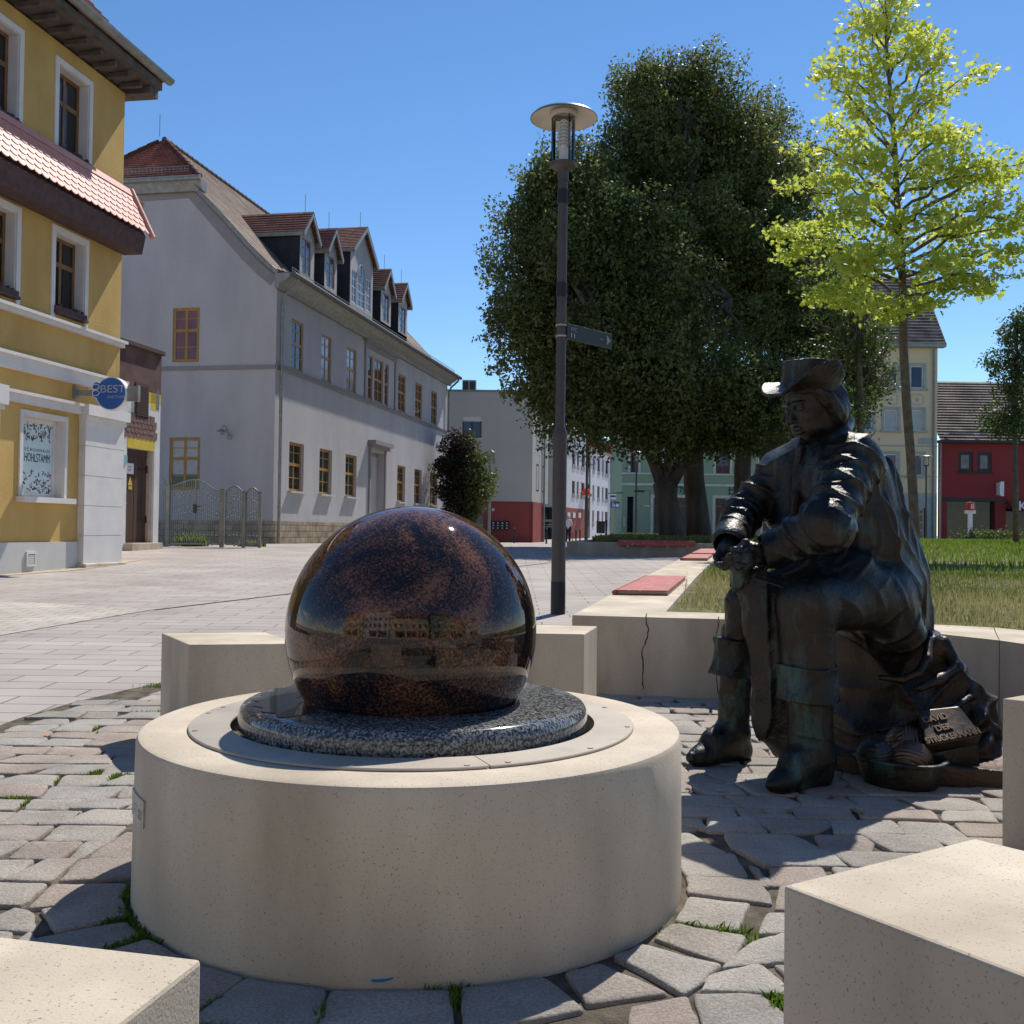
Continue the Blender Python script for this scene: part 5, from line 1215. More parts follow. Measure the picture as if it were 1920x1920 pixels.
# ---------------------------------------------------------------- large grey house
def grey_house():
    c = G(511, 1019.5); U = Vector((.1917, 1, 0)).normalized(); F = Fac((c.x, c.y), U, (U.y, -U.x, 0))         # street front, s runs away
    W = Vector((-U.y, U.x, 0)); E = Fac((c.x, c.y), W, (-U.x, -U.y, 0))                                         # gable wall, s runs left
    t = thing('grey_house', (c.x-3, c.y+6, g(c.y)), 'large grey rendered house with dormers, half-hipped tiled roof and wooden windows', 'house')
    S = lambda x, y, d=0: F.px(x, y, d)[0]; Z = lambda x, y, d=0: F.px(x, y, d)[1]
    Ls = S(836.5, 900); zb = .1; z_eave = Z(512, 512)
    zpl = Z(515, 977)
    # openings of the street front
    up = [(545.5, 568), (602, 621), (649.5, 668), (690, 699), (702, 718.5), (721.5, 729), (747, 761), (779.5, 792), (809.5, 820)]
    zu0, zu1 = Z(557, 695), Z(545, 594.5)
    lo = [(541.5, 568.5), (598.5, 621.5), (647.5, 668), (745, 759.5), (777, 790.5), (806.5, 820)]
    zl0, zl1 = Z(552, 921), Z(545, 828)
    holes = []
    for i, (a, b) in enumerate(up):
        m_ = .05; holes.append((S(a, 700), S(b, 700), zu0+(.0 if i not in (3, 4, 5) else 0), zu1+(.12 if i in (3, 4, 5) else 0), .09))
    for a, b in lo: holes.append((S(a, 900)-.0, S(b, 900)+.02, zl0, zl1, .17))
    d0, d1 = S(690.5, 900), S(722, 900); zd1 = Z(700, 846); holes.append((d0+.18, d1-.18, zb, zd1, .35))
    F.wall(0, Ls, zpl, z_eave, [h for h in holes if h[2] > 1]+[(d0+.18, d1-.18, zpl, zd1, .35)]).build('street_front', M['grey_ren'], t)
    M['rubble'] = brickmat('rubble_plinth', (.36, .29, .20), (.27, .22, .16), (.17, .14, .11), .42, .2, ms=.012, bump=.8, rot=(U.x, U.y), coords='Object', vary=.35, vs=2.5, bdist=.03)
    def rub(F_, a0, a1, d=.03, m_=None):
        mb = MB(); F_.box(mb, a0, a1, zb, zpl+.0, .002, d); return mb
    rub(F, .0, Ls).build('plinth', M['rubble'], t)
    M['rubble2'] = brickmat('rubble_plinth_b', (.36, .29, .20), (.27, .22, .16), (.17, .14, .11), .42, .2, ms=.012, bump=.8, rot=(W.x, W.y), vary=.35, vs=2.5, bdist=.03)
    rub(E, -.03, 9, .03).build('plinth', M['rubble2'], t)
    # string course and frieze under the eaves
    zc1, zc0 = Z(513, 683), Z(513, 690)
    mb = MB(); F.box(mb, 0, Ls, zc0, zc1, .002, .045); F.box(mb, 0, Ls, zc1+.001, zc1+.03, .002, .07); mb.build('string_course', M['grey_band'], t)
    mb = MB(); F.box(mb, 0, Ls, z_eave-.42, z_eave-.0, .002, .02); mb.build('frieze', M['grey_band'], t)
    lite = mat('pale_band', (.47, .46, .48), rough=.9)
    # windows
    for i, h in enumerate(holes[:9]):
        narrow = i in (3, 5); window(F, h[0]+.0, h[1]-.0, h[2], h[3], -.05, M['goldwood'], M['glass_lit'] if i in (1, 2) else M['glass'], t, vs=() if narrow else (.5,), hs=((.33,), ((.52, .10)), (.80,))[1:2]+(((.27, .03)), (.78, .03)), fw=.085, bar=.06, th=.04, curtain=None)
    for i, h in enumerate(holes[9:15]):
        window(F, h[0], h[1]-.02, h[2], h[3], -.10, M['goldwood'], M['glass'], t, vs=(.5,), hs=((.55, .10), (.28, .03), (.80, .03)), fw=.085, bar=.065, th=.05)
        mb = MB(); F.box(mb, h[0]-.08, h[1]+.06, h[2]-.07, h[2]-.001, .0, .13); mb.build('sill', lite, t)
    # frame round the triple window
    a, b = S(683, 700), S(741, 700); zt_ = Z(683, 634); mb = MB(); F.box(mb, a, a+.12, zc1+.04, zt_-.3, .003, .05); F.box(mb, b-.12, b, zc1+.04, zt_-.3, .003, .05); F.box(mb, a-.03, b+.03, zt_-.3, zt_-.12, .003, .07); F.box(mb, a-.15, b+.15, zt_-.12, zt_, .003, .16); mb.build('window_surround', M['grey_band'], t)
    # door surround with flat hood
    zh = Z(688, 824); mb = MB(); F.box(mb, d0, d0+.16, zpl-.3, zd1+.1, .003, .07); F.box(mb, d1-.16, d1, zpl-.3, zd1+.1, .003, .07); F.box(mb, d0, d1, zd1+.101, zd1+.30, .003, .08); F.box(mb, d0-.12, d1+.12, zh-.16, zh, .003, .34); F.box(mb, d0-.04, d1+.04, zh-.30, zh-.161, .003, .2); mb.build('door_surround', M['grey_band'], t)
    mb = MB(); F.box(mb, d0+.18, d1-.18, zb, zd1, -.35, -.30); dr = mb.build('door', M['grey_band'], t)
    for k in (0, 1): mb = MB(); F.box(mb, d0+.26+k*.5*(d1-d0-.36), d0+.22+(k+1)*.5*(d1-d0-.36)-.06, .9, zd1-.15, -.299, -.285); mb.build('door_panel', M['grey_ren'], dr)
    # gable wall with curved verge
    prof = [(-.0, z_eave-.02), (.35, z_eave+.14), (.75, z_eave+.42), (1.3, z_eave+.98), (2.45, Z(0, 0))]
    zh0 = E.px(360, 352)[1]; sh = E.px(360, 352)[0]
    prof = [(0, z_eave-.02)]+[E.px(*q) for q in ((493, 495), (468, 470), (418, 414))]+[(sh, zh0)]
    full = 2*4.8
    pts = [E.pt(a, z) for a, z in prof]+[E.pt(full-a, z) for a, z in prof[::-1]]
    ew = [(E.px(374, 620)[0], E.px(324, 620)[0], E.px(350, 679)[1], E.px(350, 577)[1]), (E.px(375, 860)[0], E.px(317.5, 860)[0], E.px(350, 919)[1], E.px(350, 820)[1]), (E.px(226, 620)[0], E.px(197, 620)[0], E.px(220, 637)[1], E.px(220, 581)[1])]
    E.wall(0, full, zpl, z_eave-.02, [(*q, .07) for q in ew]).build('gable_wall', M['grey_gab'], t)
    mb = MB(); mb.add(pts, [tuple(range(len(pts)))]); mb.build('gable_wall', M['grey_gab'], t)
    for i, q in enumerate(ew[:3]): 
        window(E, *q, -.03, M['goldwood'], M['glass_red'] if i == 0 else M['glass'], t, vs=(.5,), hs=((.60 if i else .585, .10), (.28, .03), (.80, .03)), fw=.10, bar=.09, th=.04, curtain=(.30, .95) if i == 1 else None)
    tq = (E.px(268, 400)[0], E.px(236, 400)[0], E.px(250, 437)[1], E.px(250, 381)[1])
    window(E, *tq, .03, M['goldwood'], M['glass'], t, vs=(.5,), hs=((.5, .06), (.25, .03), (.75, .03)), fw=.075, bar=.05, th=.028)
    zg = E.px(400, 686)[1]; mb = MB(); E.box(mb, 0, full, zg-.13, zg, .002, .04); mb.build('string_course', M['grey_band'], t)
    # dark band that follows the verge
    mb = MB(); n_ = len(prof)
    def band(off0, off1, d, m_, nm, dd=.0):
        mb = MB(); outp = []; inp = []
        pr = prof+[(full/2, zh0)]
        for k, (a, z) in enumerate(pr):
            ta, tz = (pr[min(k+1, len(pr)-1)][0]-pr[max(k-1, 0)][0]), (pr[min(k+1, len(pr)-1)][1]-pr[max(k-1, 0)][1]); l = math.hypot(ta, tz); na, nz_ = -tz/l, ta/l
            if k == len(pr)-1: na, nz_ = 0, 1
            if k == len(pr)-2: na, nz_ = -.3, .9
            outp.append((a+na*off0, z+nz_*off0)); inp.append((a+na*off1, z+nz_*off1))
        for k in range(len(pr)-1):
            mb.poly([E.pt(*outp[k], d[0]), E.pt(*outp[k+1], d[0]), E.pt(*inp[k+1], d[0]), E.pt(*inp[k], d[0])], E.n*(d[1]-d[0]))
        mb.build(nm, m_, t)
    band(-.02, -.36, (.002, .02), M['grey_band'], 'verge_band'); band(.17, .03, (.003, .12), M['zinc'], 'verge_board')
    # half-hip: moulding and gutter, tiles, ridges
    rp = 4.8; hb = 1.45; z_r = zh0+(rp-sh)*1.2
    X = lambda a, b, z: Vector((c.x, c.y, 0))+W*a+U*b+Vector((0, 0, z))
    mb = MB(); mb.poly([X(sh-.45, -.30, zh0+.14), X(sh-.45, .1, zh0+.14), X(sh-.45, .1, zh0-.16), X(sh-.45, -.16, zh0-.16)], W*(full-2*sh+.9)); mb.build('cornice', M['zinc'], t)
    mb = MB(); mb.tube([X(sh-.48, -.36, zh0+.20), X(full-sh+.48, -.36, zh0+.20)], .085, 10); mb.build('hip_gutter', M['zinc'], t)
    mb = MB(); tiles(mb, X(sh-.42, -.32, zh0+.20), X(full-sh+.42, -.32, zh0+.20), X(rp, hb, z_r), X(rp, hb, z_r), row=.165, lift=.03); mb.build('hip_roof', M['tile_red'], t)
    # main roof slopes, flared at the eave
    st_ = [(-.62, z_eave-.02)]+[(a_-.06*(i_ > 0), z_+.19) for i_, (a_, z_) in enumerate(prof[:4])]+[(sh, zh0+.22), (rp, z_r)]
    mb = MB(); b_end = Ls+.1
    for k in range(len(st_)-1):
        (a0, z0), (a1, z1) = st_[k], st_[k+1]; s0 = -.20 if k < 5 else -.30; s1 = -.20 if k < 5 else hb
        if k == 4: s1 = -.28
        e0 = b_end+.2 if k < 3 else b_end+.2; e1 = b_end+.2-(0 if k < 5 else 3.0); 
        if k == 4: e1 = b_end+.2
        tiles(mb, X(a0, s0, z0), X(a0, e0, z0), X(a1, e1, z1), X(a1, s1, z1), row=.16, lift=.014)
        tiles(mb, X(full-a0, e0, z0), X(full-a0, s0, z0), X(full-a1, s1, z1), X(full-a1, e1, z1), row=.16, lift=.014)
    tiles(mb, X(full-sh, b_end+.2, zh0+.22), X(sh, b_end+.2, zh0+.22), X(rp, b_end-2.8, z_r), X(rp, b_end-2.8, z_r), row=.16)
    mb.build('roof', M['tile_grey'], t)
    def hipcap(p, q, r=.09, gap=.36):
        mb = MB(); L_ = (q-p).length; d = (q-p).normalized(); n_ = int(L_/gap)
        for k in range(n_): a_ = p+d*(k*gap); mb.cyl(a_, a_+d*(gap*1.12), r*1.12, r*.9, 10)
        return mb
    hipcap(X(sh-.42, -.32, zh0+.24), X(rp, hb, z_r+.02)).build('hip_tiles', M['tile_red'], t, smooth='auto'); hipcap(X(full-sh+.42, -.32, zh0+.24), X(rp, hb, z_r+.02)).build('hip_tiles', M['tile_red'], t, smooth='auto')
    hipcap(X(rp, hb, z_r+.02), X(rp, b_end-2.8, z_r+.02), .085).build('ridge_tiles', M['tile_grey'], t, smooth='auto')
    mb = MB(); mb.cyl(X(rp, hb-.3, z_r), X(rp, hb-.3, z_r+.75), .012, n=6); mb.build('lightning_rod', M['zinc'], t)
    def guard(p, q, h=.22, nm='snow_guard', n_=40):
        mb = MB(); U_ = Vector((0, 0, h))
        for f in (.25, .6, 1): mb.tube([p+U_*f, q+U_*f], .011, 4)
        for k in range(n_+1): a_ = p+(q-p)*(k/n_); mb.tube([a_, a_+U_], .009, 4)
        tag(mb.build(nm, M['zinc'], t))
    guard(X(sh+.1, -.05, zh0+.48), X(full-sh-.1, -.05, zh0+.48), n_=26)
    guard(X(-.42, .2, z_eave+.08), X(-.42, b_end-.3, z_eave+.08), n_=90)
    # moulded eave and gutter along the street
    mb = MB(); sec = [(.0, -.42), (.12, -.42), (.16, -.30), (.34, -.20), (.44, -.12), (.52, -.05), (.52, .04), (.0, .04)]
    mb.poly([F.pt(-.18, z_eave+z, .001+d) for d, z in sec], F.u*(b_end+.35)); mb.build('eave_moulding', M['zinc'], t)
    mb = MB(); mb.tube([F.pt(-.22, z_eave-.02, .64), F.pt(b_end+.2, z_eave-.02, .64)], .085, 10); mb.build('gutter', mat('dark_gutter', (.10, .09, .08), rough=.6), t)
    # downpipes at both ends
    for s_, xx, nm in ((.20, 0, 'a'), (Ls-.1, 0, 'b')):
        mb = MB(); zt_ = z_eave-.10; mb.tube([F.pt(s_, zt_, .62), F.pt(s_, zt_-.12, .60), F.pt(s_, zt_-.45, .22), F.pt(s_, zt_-.75, .11), F.pt(s_, .35, .11)], .052, 10)
        for z in (1.6, 3.0, 4.6, 6.2): mb.cyl(F.pt(s_, z, .11), F.pt(s_, z+.05, .11), .066, n=10)
        mb.build('downpipe', M['zinc'], t, smooth='auto')
    # wall lamp on the gable
    la, lz = E.px(430, 812); wl = MB(); wl.tube([E.pt(la-.02, lz-.12, .0), E.pt(la-.02, lz-.02, .12), E.pt(la+.02, lz+.18, .20), E.pt(la+.06, lz+.22, .30), E.pt(la+.08, lz+.10, .36)], .016, 6)
    wl.cyl(E.pt(la+.08, lz+.10, .36), E.pt(la+.08, lz+.02, .36), .03, .17, 16); wl.cyl(E.pt(la+.08, lz+.02, .36), E.pt(la+.08, lz-.08, .36), .06, .05, 12); wl.cyl(E.pt(la-.02, lz-.12, .0), E.pt(la-.02, lz-.12, .04), .08, n=12)
    wl.build('wall_lamp', M['zinc'], t, smooth='auto')
    # dormers
    def dormer(x0, x1, xa, ya, ye, yb, win, arch=False):
        D = .30                                                       # how far the fronts stand behind the wall plane (negative n)
        FD = lambda x, y: F.px(x, y, -D)
        a, ze = FD(x0, ye); b, _ = FD(x1, ye); am, za = FD(xa, ya); am = (a+b)/2; zbt = FD(x0, yb)[1]; d = -D
        w_ = b-a; ov = .16; back = lambda z: -D-.05-max(.3, (z-(z_eave+.33))*1.05+.35)
        wins = [(FD(p, ye)[0], FD(q, ye)[0], FD(p, r)[1], FD(p, s_)[1]) for p, q, s_, r in win]
        mb = F2.wall(a, b, zbt, ze, [(q[0], q[1], q[2], min(q[3], ze-.02), .06) for q in wins]) if False else MB()
        Fd = Fac((F.pt(0, 0, d).x, F.pt(0, 0, d).y), F.u, F.n)
        Fd.wall(a, b, zbt, ze, [(q[0], q[1], max(q[2], zbt+.02), min(q[3], ze-.02), .06) for q in wins], mb=mb)
        mb.add([Fd.pt(a, ze), Fd.pt(b, ze), Fd.pt(am, za-.12)], [(0, 1, 2)]); dm = mb.build('dormer', M['grey_ren'], t)
        for q in (a, b): ck = MB(); ck.quad(Fd.pt(q, zbt-.2, .0-.001), Fd.pt(q, ze, -.001), Fd.pt(q, ze, back(ze)+D), Fd.pt(q, zbt-.2, back(ze)+D)); ck.build('cheek', M['slate'], dm)
        for q in wins: window(Fd, q[0], q[1], max(q[2], zbt+.02), min(q[3], ze-.02), -.02, M['goldwood'] if not arch else M['white_frame'], M['glass_sky2'], dm, vs=(.5,) if (q[1]-q[0]) > .5 else (), hs=((.25, .03), (.5, .04), (.75, .03)), fw=.05, bar=.035, th=.03)
        if arch:
            q = wins[1]; cx = (q[0]+q[1])/2; rr = (q[1]-q[0])/2; zz = min(q[3], ze-.02)
            m2 = MB(); m2.add([Fd.pt(cx+rr*math.cos(k), zz+rr*1.15*math.sin(k), .006) for k in np.linspace(0, math.pi, 14)], [tuple(range(14))]); m2.build('arched_pane', M['glass_sky2'], dm)
            m2 = MB(); m2.tube([Fd.pt(cx+rr*math.cos(k), zz+rr*1.15*math.sin(k), .01) for k in np.linspace(0, math.pi, 14)], .03, 6); m2.tube([Fd.pt(cx, zz, .012), Fd.pt(cx, zz+rr*1.1, .012)], .02, 6); m2.build('arch_frame', M['white_frame'], dm)
        # roof: two slopes and barge boards
        rf = MB(); zrid = za; bz = back(za)+D+.1; bz2 = back(ze)+D
        for sg_ in (0, 1):
            e_ = a-ov if sg_ == 0 else b+ov; ee = ze-.06
            p00, p10 = (Fd.pt(e_, ee, .22), Fd.pt(e_, ee, bz2)); q0, q1 = Fd.pt(am, zrid, .22), Fd.pt(am, zrid, bz)
            if sg_ == 0: tiles(rf, p10, p00, q0, q1, row=.16, lift=.02)
            else: tiles(rf, p00, p10, q1, q0, row=.16, lift=.02)
        rf.build('dormer_roof', M['tile_brown'], dm)
        bb = MB(); th_ = .15
        for e_ in (a-ov, b+ov):
            bb.poly([Fd.pt(e_, ze-.08, .17), Fd.pt(am, zrid-.03, .17), Fd.pt(am, zrid-.03-th_*1.2, .17), Fd.pt(e_+(.06 if e_ < am else -.06), ze-.08-th_, .17)], F.n*.05)
        for e_ in (a-ov, b+ov): Fd.box(bb, min(e_, e_+(.08 if e_ < am else -.08)), max(e_, e_+(.08 if e_ < am else -.08)), ze-.2, ze-.07, bz2*.9, .165)
        bb.build('barge_board', M['zinc'], dm)
        mb = MB(); mb.cyl(Fd.pt(am, zrid, -.1), Fd.pt(am, zrid+.6, -.1), .01, n=5); mb.build('lightning_rod', M['zinc'], dm)
        return dm
    dormer(563, 590, 582, 401, 432, 517, [(567.5, 583.5, 444, 512)])
    dormer(609, 632.5, 629.5, 434, 466, 541, [(613.5, 628, 476, 536)])
    dormer(657.5, 700, 685, 429.5, 463, 580, [(660.5, 669.5, 505, 566), (671.5, 685.5, 516, 574), (688, 696.5, 522, 582)], arch=True)
    dormer(714.5, 733.5, 732, 510, 537, 602, [(718.5, 730, 547, 601)])
    dormer(747.5, 764, 761, 534, 560, 622, [(750.5, 761, 572, 622)])
M['glass_sky2'] = mat('sky_glass', (.05, .08, .11), rough=.05, var=.25, vs=.6, spec=.8)
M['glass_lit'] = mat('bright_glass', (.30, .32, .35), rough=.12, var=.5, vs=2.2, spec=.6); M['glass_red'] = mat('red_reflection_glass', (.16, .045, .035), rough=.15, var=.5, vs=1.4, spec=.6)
M['tile_brown'] = tilemat('brown_roof_tiles', (.26, .12, .085), (.19, .085, .065), (.07, .04, .03))
grey_house()

# ---------------------------------------------------------------- ornamental gate
def gate():
    Y = 27.4; gz = g(Y); S = lambda x, y=960: P(x, y, Y).x; Z = lambda y, x=400: P(x, y, Y).z
    t = thing('garden_gate', (S(400), Y, gz), 'grey metal gate with arched tops and spiral ornaments beside the gable', 'gate')
    m_ = mat('galvanised_grey', (.20, .21, .20), rough=.5, metal=.4, var=.15, vs=5)
    V_ = lambda x, z, d=0: Vector((x, Y+d, z))
    for x0, x1, zt in ((311, 319, 910), (413, 423, 918), (455, 461, 922), (485, 490, 922)):
        mb = MB(); a, b = S(x0), S(x1); w_ = min(b-a, .11); mb.box((a, Y-w_/2, gz-.1), (a+w_, Y+w_/2, Z(zt))); mb.box((a-.01, Y-w_/2-.01, Z(zt)+.001), (a+w_+.01, Y+w_/2+.01, Z(zt)+.03)); mb.build('gate_post', m_, t, bevel=.006)
    def leaf(x0, x1, ztop_fn, nbar, nm, orn=True):
        mb = MB(); a, b = S(x0), S(x1); zb_ = gz+.08
        N = 14; top = [V_(a+(b-a)*k/N, ztop_fn(k/N)) for k in range(N+1)]
        mb.tube(top, .022, 6); mb.tube([V_(a, zb_), V_(b, zb_)], .022, 6); mb.tube([V_(a, zb_), V_(a, ztop_fn(0))], .022, 6); mb.tube([V_(b, zb_), V_(b, ztop_fn(1))], .022, 6)
        fr_ = mb.build(nm, m_, t, smooth='auto'); zl = []
        for k in range(1, nbar):
            f = k/nbar; x = a+(b-a)*f; mb = MB(); mb.tube([V_(x, zb_), V_(x, ztop_fn(f)-.01)], .0085, 5)
            for zf in ((.18, .56+.05*math.sin(f*3.1), .80) if k % 2 == 0 else (.52, .86)):
                z = zb_+(ztop_fn(f)-zb_)*zf; mb.tube([V_(x+.033*math.cos(q)+.02, z+.033*math.sin(q), .012) for q in np.linspace(0, 5.2, 9)], .008, 4)
            mb.build('gate_bar', m_, fr_)
        return fr_
    zt_ = lambda y: Z(y)
    leaf(319.5, 366, lambda f: zt_(912)+(zt_(900)-zt_(912))*(math.sin(f*math.pi/2)**1.5), 12, 'gate_leaf')
    leaf(366.8, 412.5, lambda f: zt_(900)+(zt_(920)-zt_(900))*(.5-.5*math.cos(f*math.pi)), 12, 'gate_leaf')
    leaf(423.5, 454.5, lambda f: zt_(922)+(zt_(911)-zt_(922))*math.sin(f*math.pi), 9, 'gate_leaf')
    leaf(461.5, 485, lambda f: zt_(924)+(zt_(914)-zt_(924))*math.sin(f*math.pi), 7, 'gate_leaf')
    x = S(366); mb = MB(); mb.box((x-.05, Y-.05, Z(962)), (x+.05, Y-.02, Z(946))); mb.tube([V_(x+.04, Z(950), -.06), V_(x+.16, Z(950), -.06)], .014, 6); mb.build('lock', mat('lock_black', (.03, .03, .03), rough=.4), t)
    mb = MB(); mb.tube([V_(S(302), Z(893)), V_(S(312), Z(912))], .02, 6); mb.tube([V_(S(302), gz+.08), V_(S(312), gz+.08)], .02, 6)
    for k in range(3): xx = S(302)+(S(311)-S(302))*(k+.5)/3; mb.tube([V_(xx, gz+.08), V_(xx, Z(899+k*4))], .0085, 5)
    mb.build('side_rail', m_, t)
gate()

# ---------------------------------------------------------------- buildings beyond
M['beige_ren'] = mat('beige_render', (.46, .44, .40), rough=.92, var=.04, vs=.6); M['white_ren'] = mat('white_render', (.66, .66, .68), rough=.92, var=.04, vs=.5)
M['red_ren'] = mat('red_render', (.30, .065, .055), rough=.85, var=.07, vs=1); M['green_ren'] = mat('mint_render', (.25, .37, .26), rough=.9, var=.05, vs=.6)
M['pale_trim'] = mat('pale_green_trim', (.52, .60, .54), rough=.85); M['cream_ren'] = mat('cream_render', (.66, .55, .36), rough=.9, var=.04, vs=.5); M['sage'] = mat('sage_trim', (.33, .39, .36), rough=.9)
M['dark'] = mat('dark_metal', (.035, .033, .035), rough=.5, metal=.3); M['roofgrey'] = mat('flat_roof_edge', (.25, .25, .25), rough=.7)
def modern_block():
    Y = 60.0; F = Fac((0, Y), (1, 0), (0, -1, 0)); Z = lambda y, x=920: F.px(x, y)[1]; X = lambda x, y=880: F.px(x, y)[0]
    x0, x1 = X(700), X(999, 800); xr0, xr1 = X(906, 980), X(999.5, 980); zt = Z(735, 920); zr = Z(940, 950)
    t = thing('modern_block', ((x0+x1)/2, Y+5, g(Y)), 'beige rendered block with dark red ground floor and letterboxes', 'building')
    wx = (X(867, 800), X(903, 800), Z(821, 885), Z(781, 885))
    F.wall(x0, x1, zr, zt, [(*wx, .2)]).build('wall', M['beige_ren'], t)
    u = Vector((.225, 1, 0)); R2 = Fac((x1, Y), u, (u.y, -u.x, 0)); mb = MB(); mb.quad(R2.pt(0, zr), R2.pt(5.0, zr), R2.pt(5.0, zt), R2.pt(0, zt)); mb.quad((x0, Y, zt), (x1, Y, zt), R2.pt(9, zt), (x0, Y+9, zt)); mb.quad(R2.pt(0, zr), R2.pt(5.0, zr), (x0, Y+6, zr), (x0, Y, zr)); mb.build('side_wall', M['beige_ren'], t)
    for k in (1.2, 3.0):
        for z in (zr+.7, zr+3.4): window(R2, k, k+.8, z, z+1.6, .012, M['dark'], M['glass'], t, vs=(), hs=(), th=.01)
    mb = MB(); mb.box((xr0, Y+.12, .1), (xr1-.0, Y+5, zr-.001)); mb.build('ground_floor', M['red_ren'], t)
    mb = MB(); mb.box((x0, Y+1.2, .1), (xr0-.01, Y+5, zr-.001)); mb.build('recessed_wall', M['beige_ren'], t)
    mb = MB(); ue = R2.pt(3.2, 0); mb.quad(R2.pt(0.02, .1, .01), R2.pt(3.3, .1, .01), R2.pt(3.3, zr-.002, .01), R2.pt(.02, zr-.002, .01)); mb.build('ground_floor_side', M['red_ren'], t)
    mb = MB(); F.box(mb, x0, x1+.05, zt, zt+.12, -.3, .06); R2.box(mb, .07, 5, zt+.001, zt+.121, -.3, .06); mb.build('parapet', M['roofgrey'], t)
    window(F, *wx, -.12, M['dark'], M['glass_sky'], t, vs=(.5,), hs=(), fw=.06, bar=.06)
    mb = MB(); F.box(mb, wx[0], wx[1], wx[3]-.28, wx[3], -.11, -.05); mb.build('blind_box', M['white_frame'], t)
    mb = MB(); F.box(mb, wx[0]-.05, wx[1]+.05, wx[2]-.06, wx[2]-.001, .0, .05); mb.build('sill', M['white_frame'], t)
    a, b = X(862, 720), X(889, 720); mb = MB(); mb.box((a, Y+3, zt+.0), (b, Y+4, Z(711, 875)+.4)); bx = mb.build('roof_box', M['roofgrey'], t)
    for k in range(2): mb = MB(); w2 = (b-a)/2; mb.box((a+.05+k*w2, Y+2.97, zt+.15), (a+w2-.05+k*w2, Y+2.999, Z(711, 875)+.3)); mb.build('louvre', M['dark'], bx)
    lb = MB(); Y1 = Y+.12; lb.box((X(921, 985), Y1-.10, F.px(940, 993)[1]), (X(955, 985), Y1-.002, F.px(940, 977)[1])); lbo = lb.build('letterboxes', M['dark'], t)
    for k in range(4):
        for r_ in range(3):
            lb = MB(); xx = X(921, 985)+.08+k*.265; zz = F.px(940, 993)[1]+.05+r_*.15; lb.box((xx, Y1-.115, zz), (xx+.09, Y1-.1005, zz+.07)); lb.build('name_card', M['white_frame'], lbo)
    mb = MB(); mb.box((X(922, 953), Y1-.03, F.px(924, 958)[1]), (X(927, 953), Y1-.002, F.px(924, 953)[1])); mb.build('house_number', M['white_frame'], t)
    mb = MB(); mb.cyl(R2.pt(3.35, .1, .08), R2.pt(3.35, zt, .08), .06, n=8); mb.build('downpipe', M['zinc'], t)
modern_block()
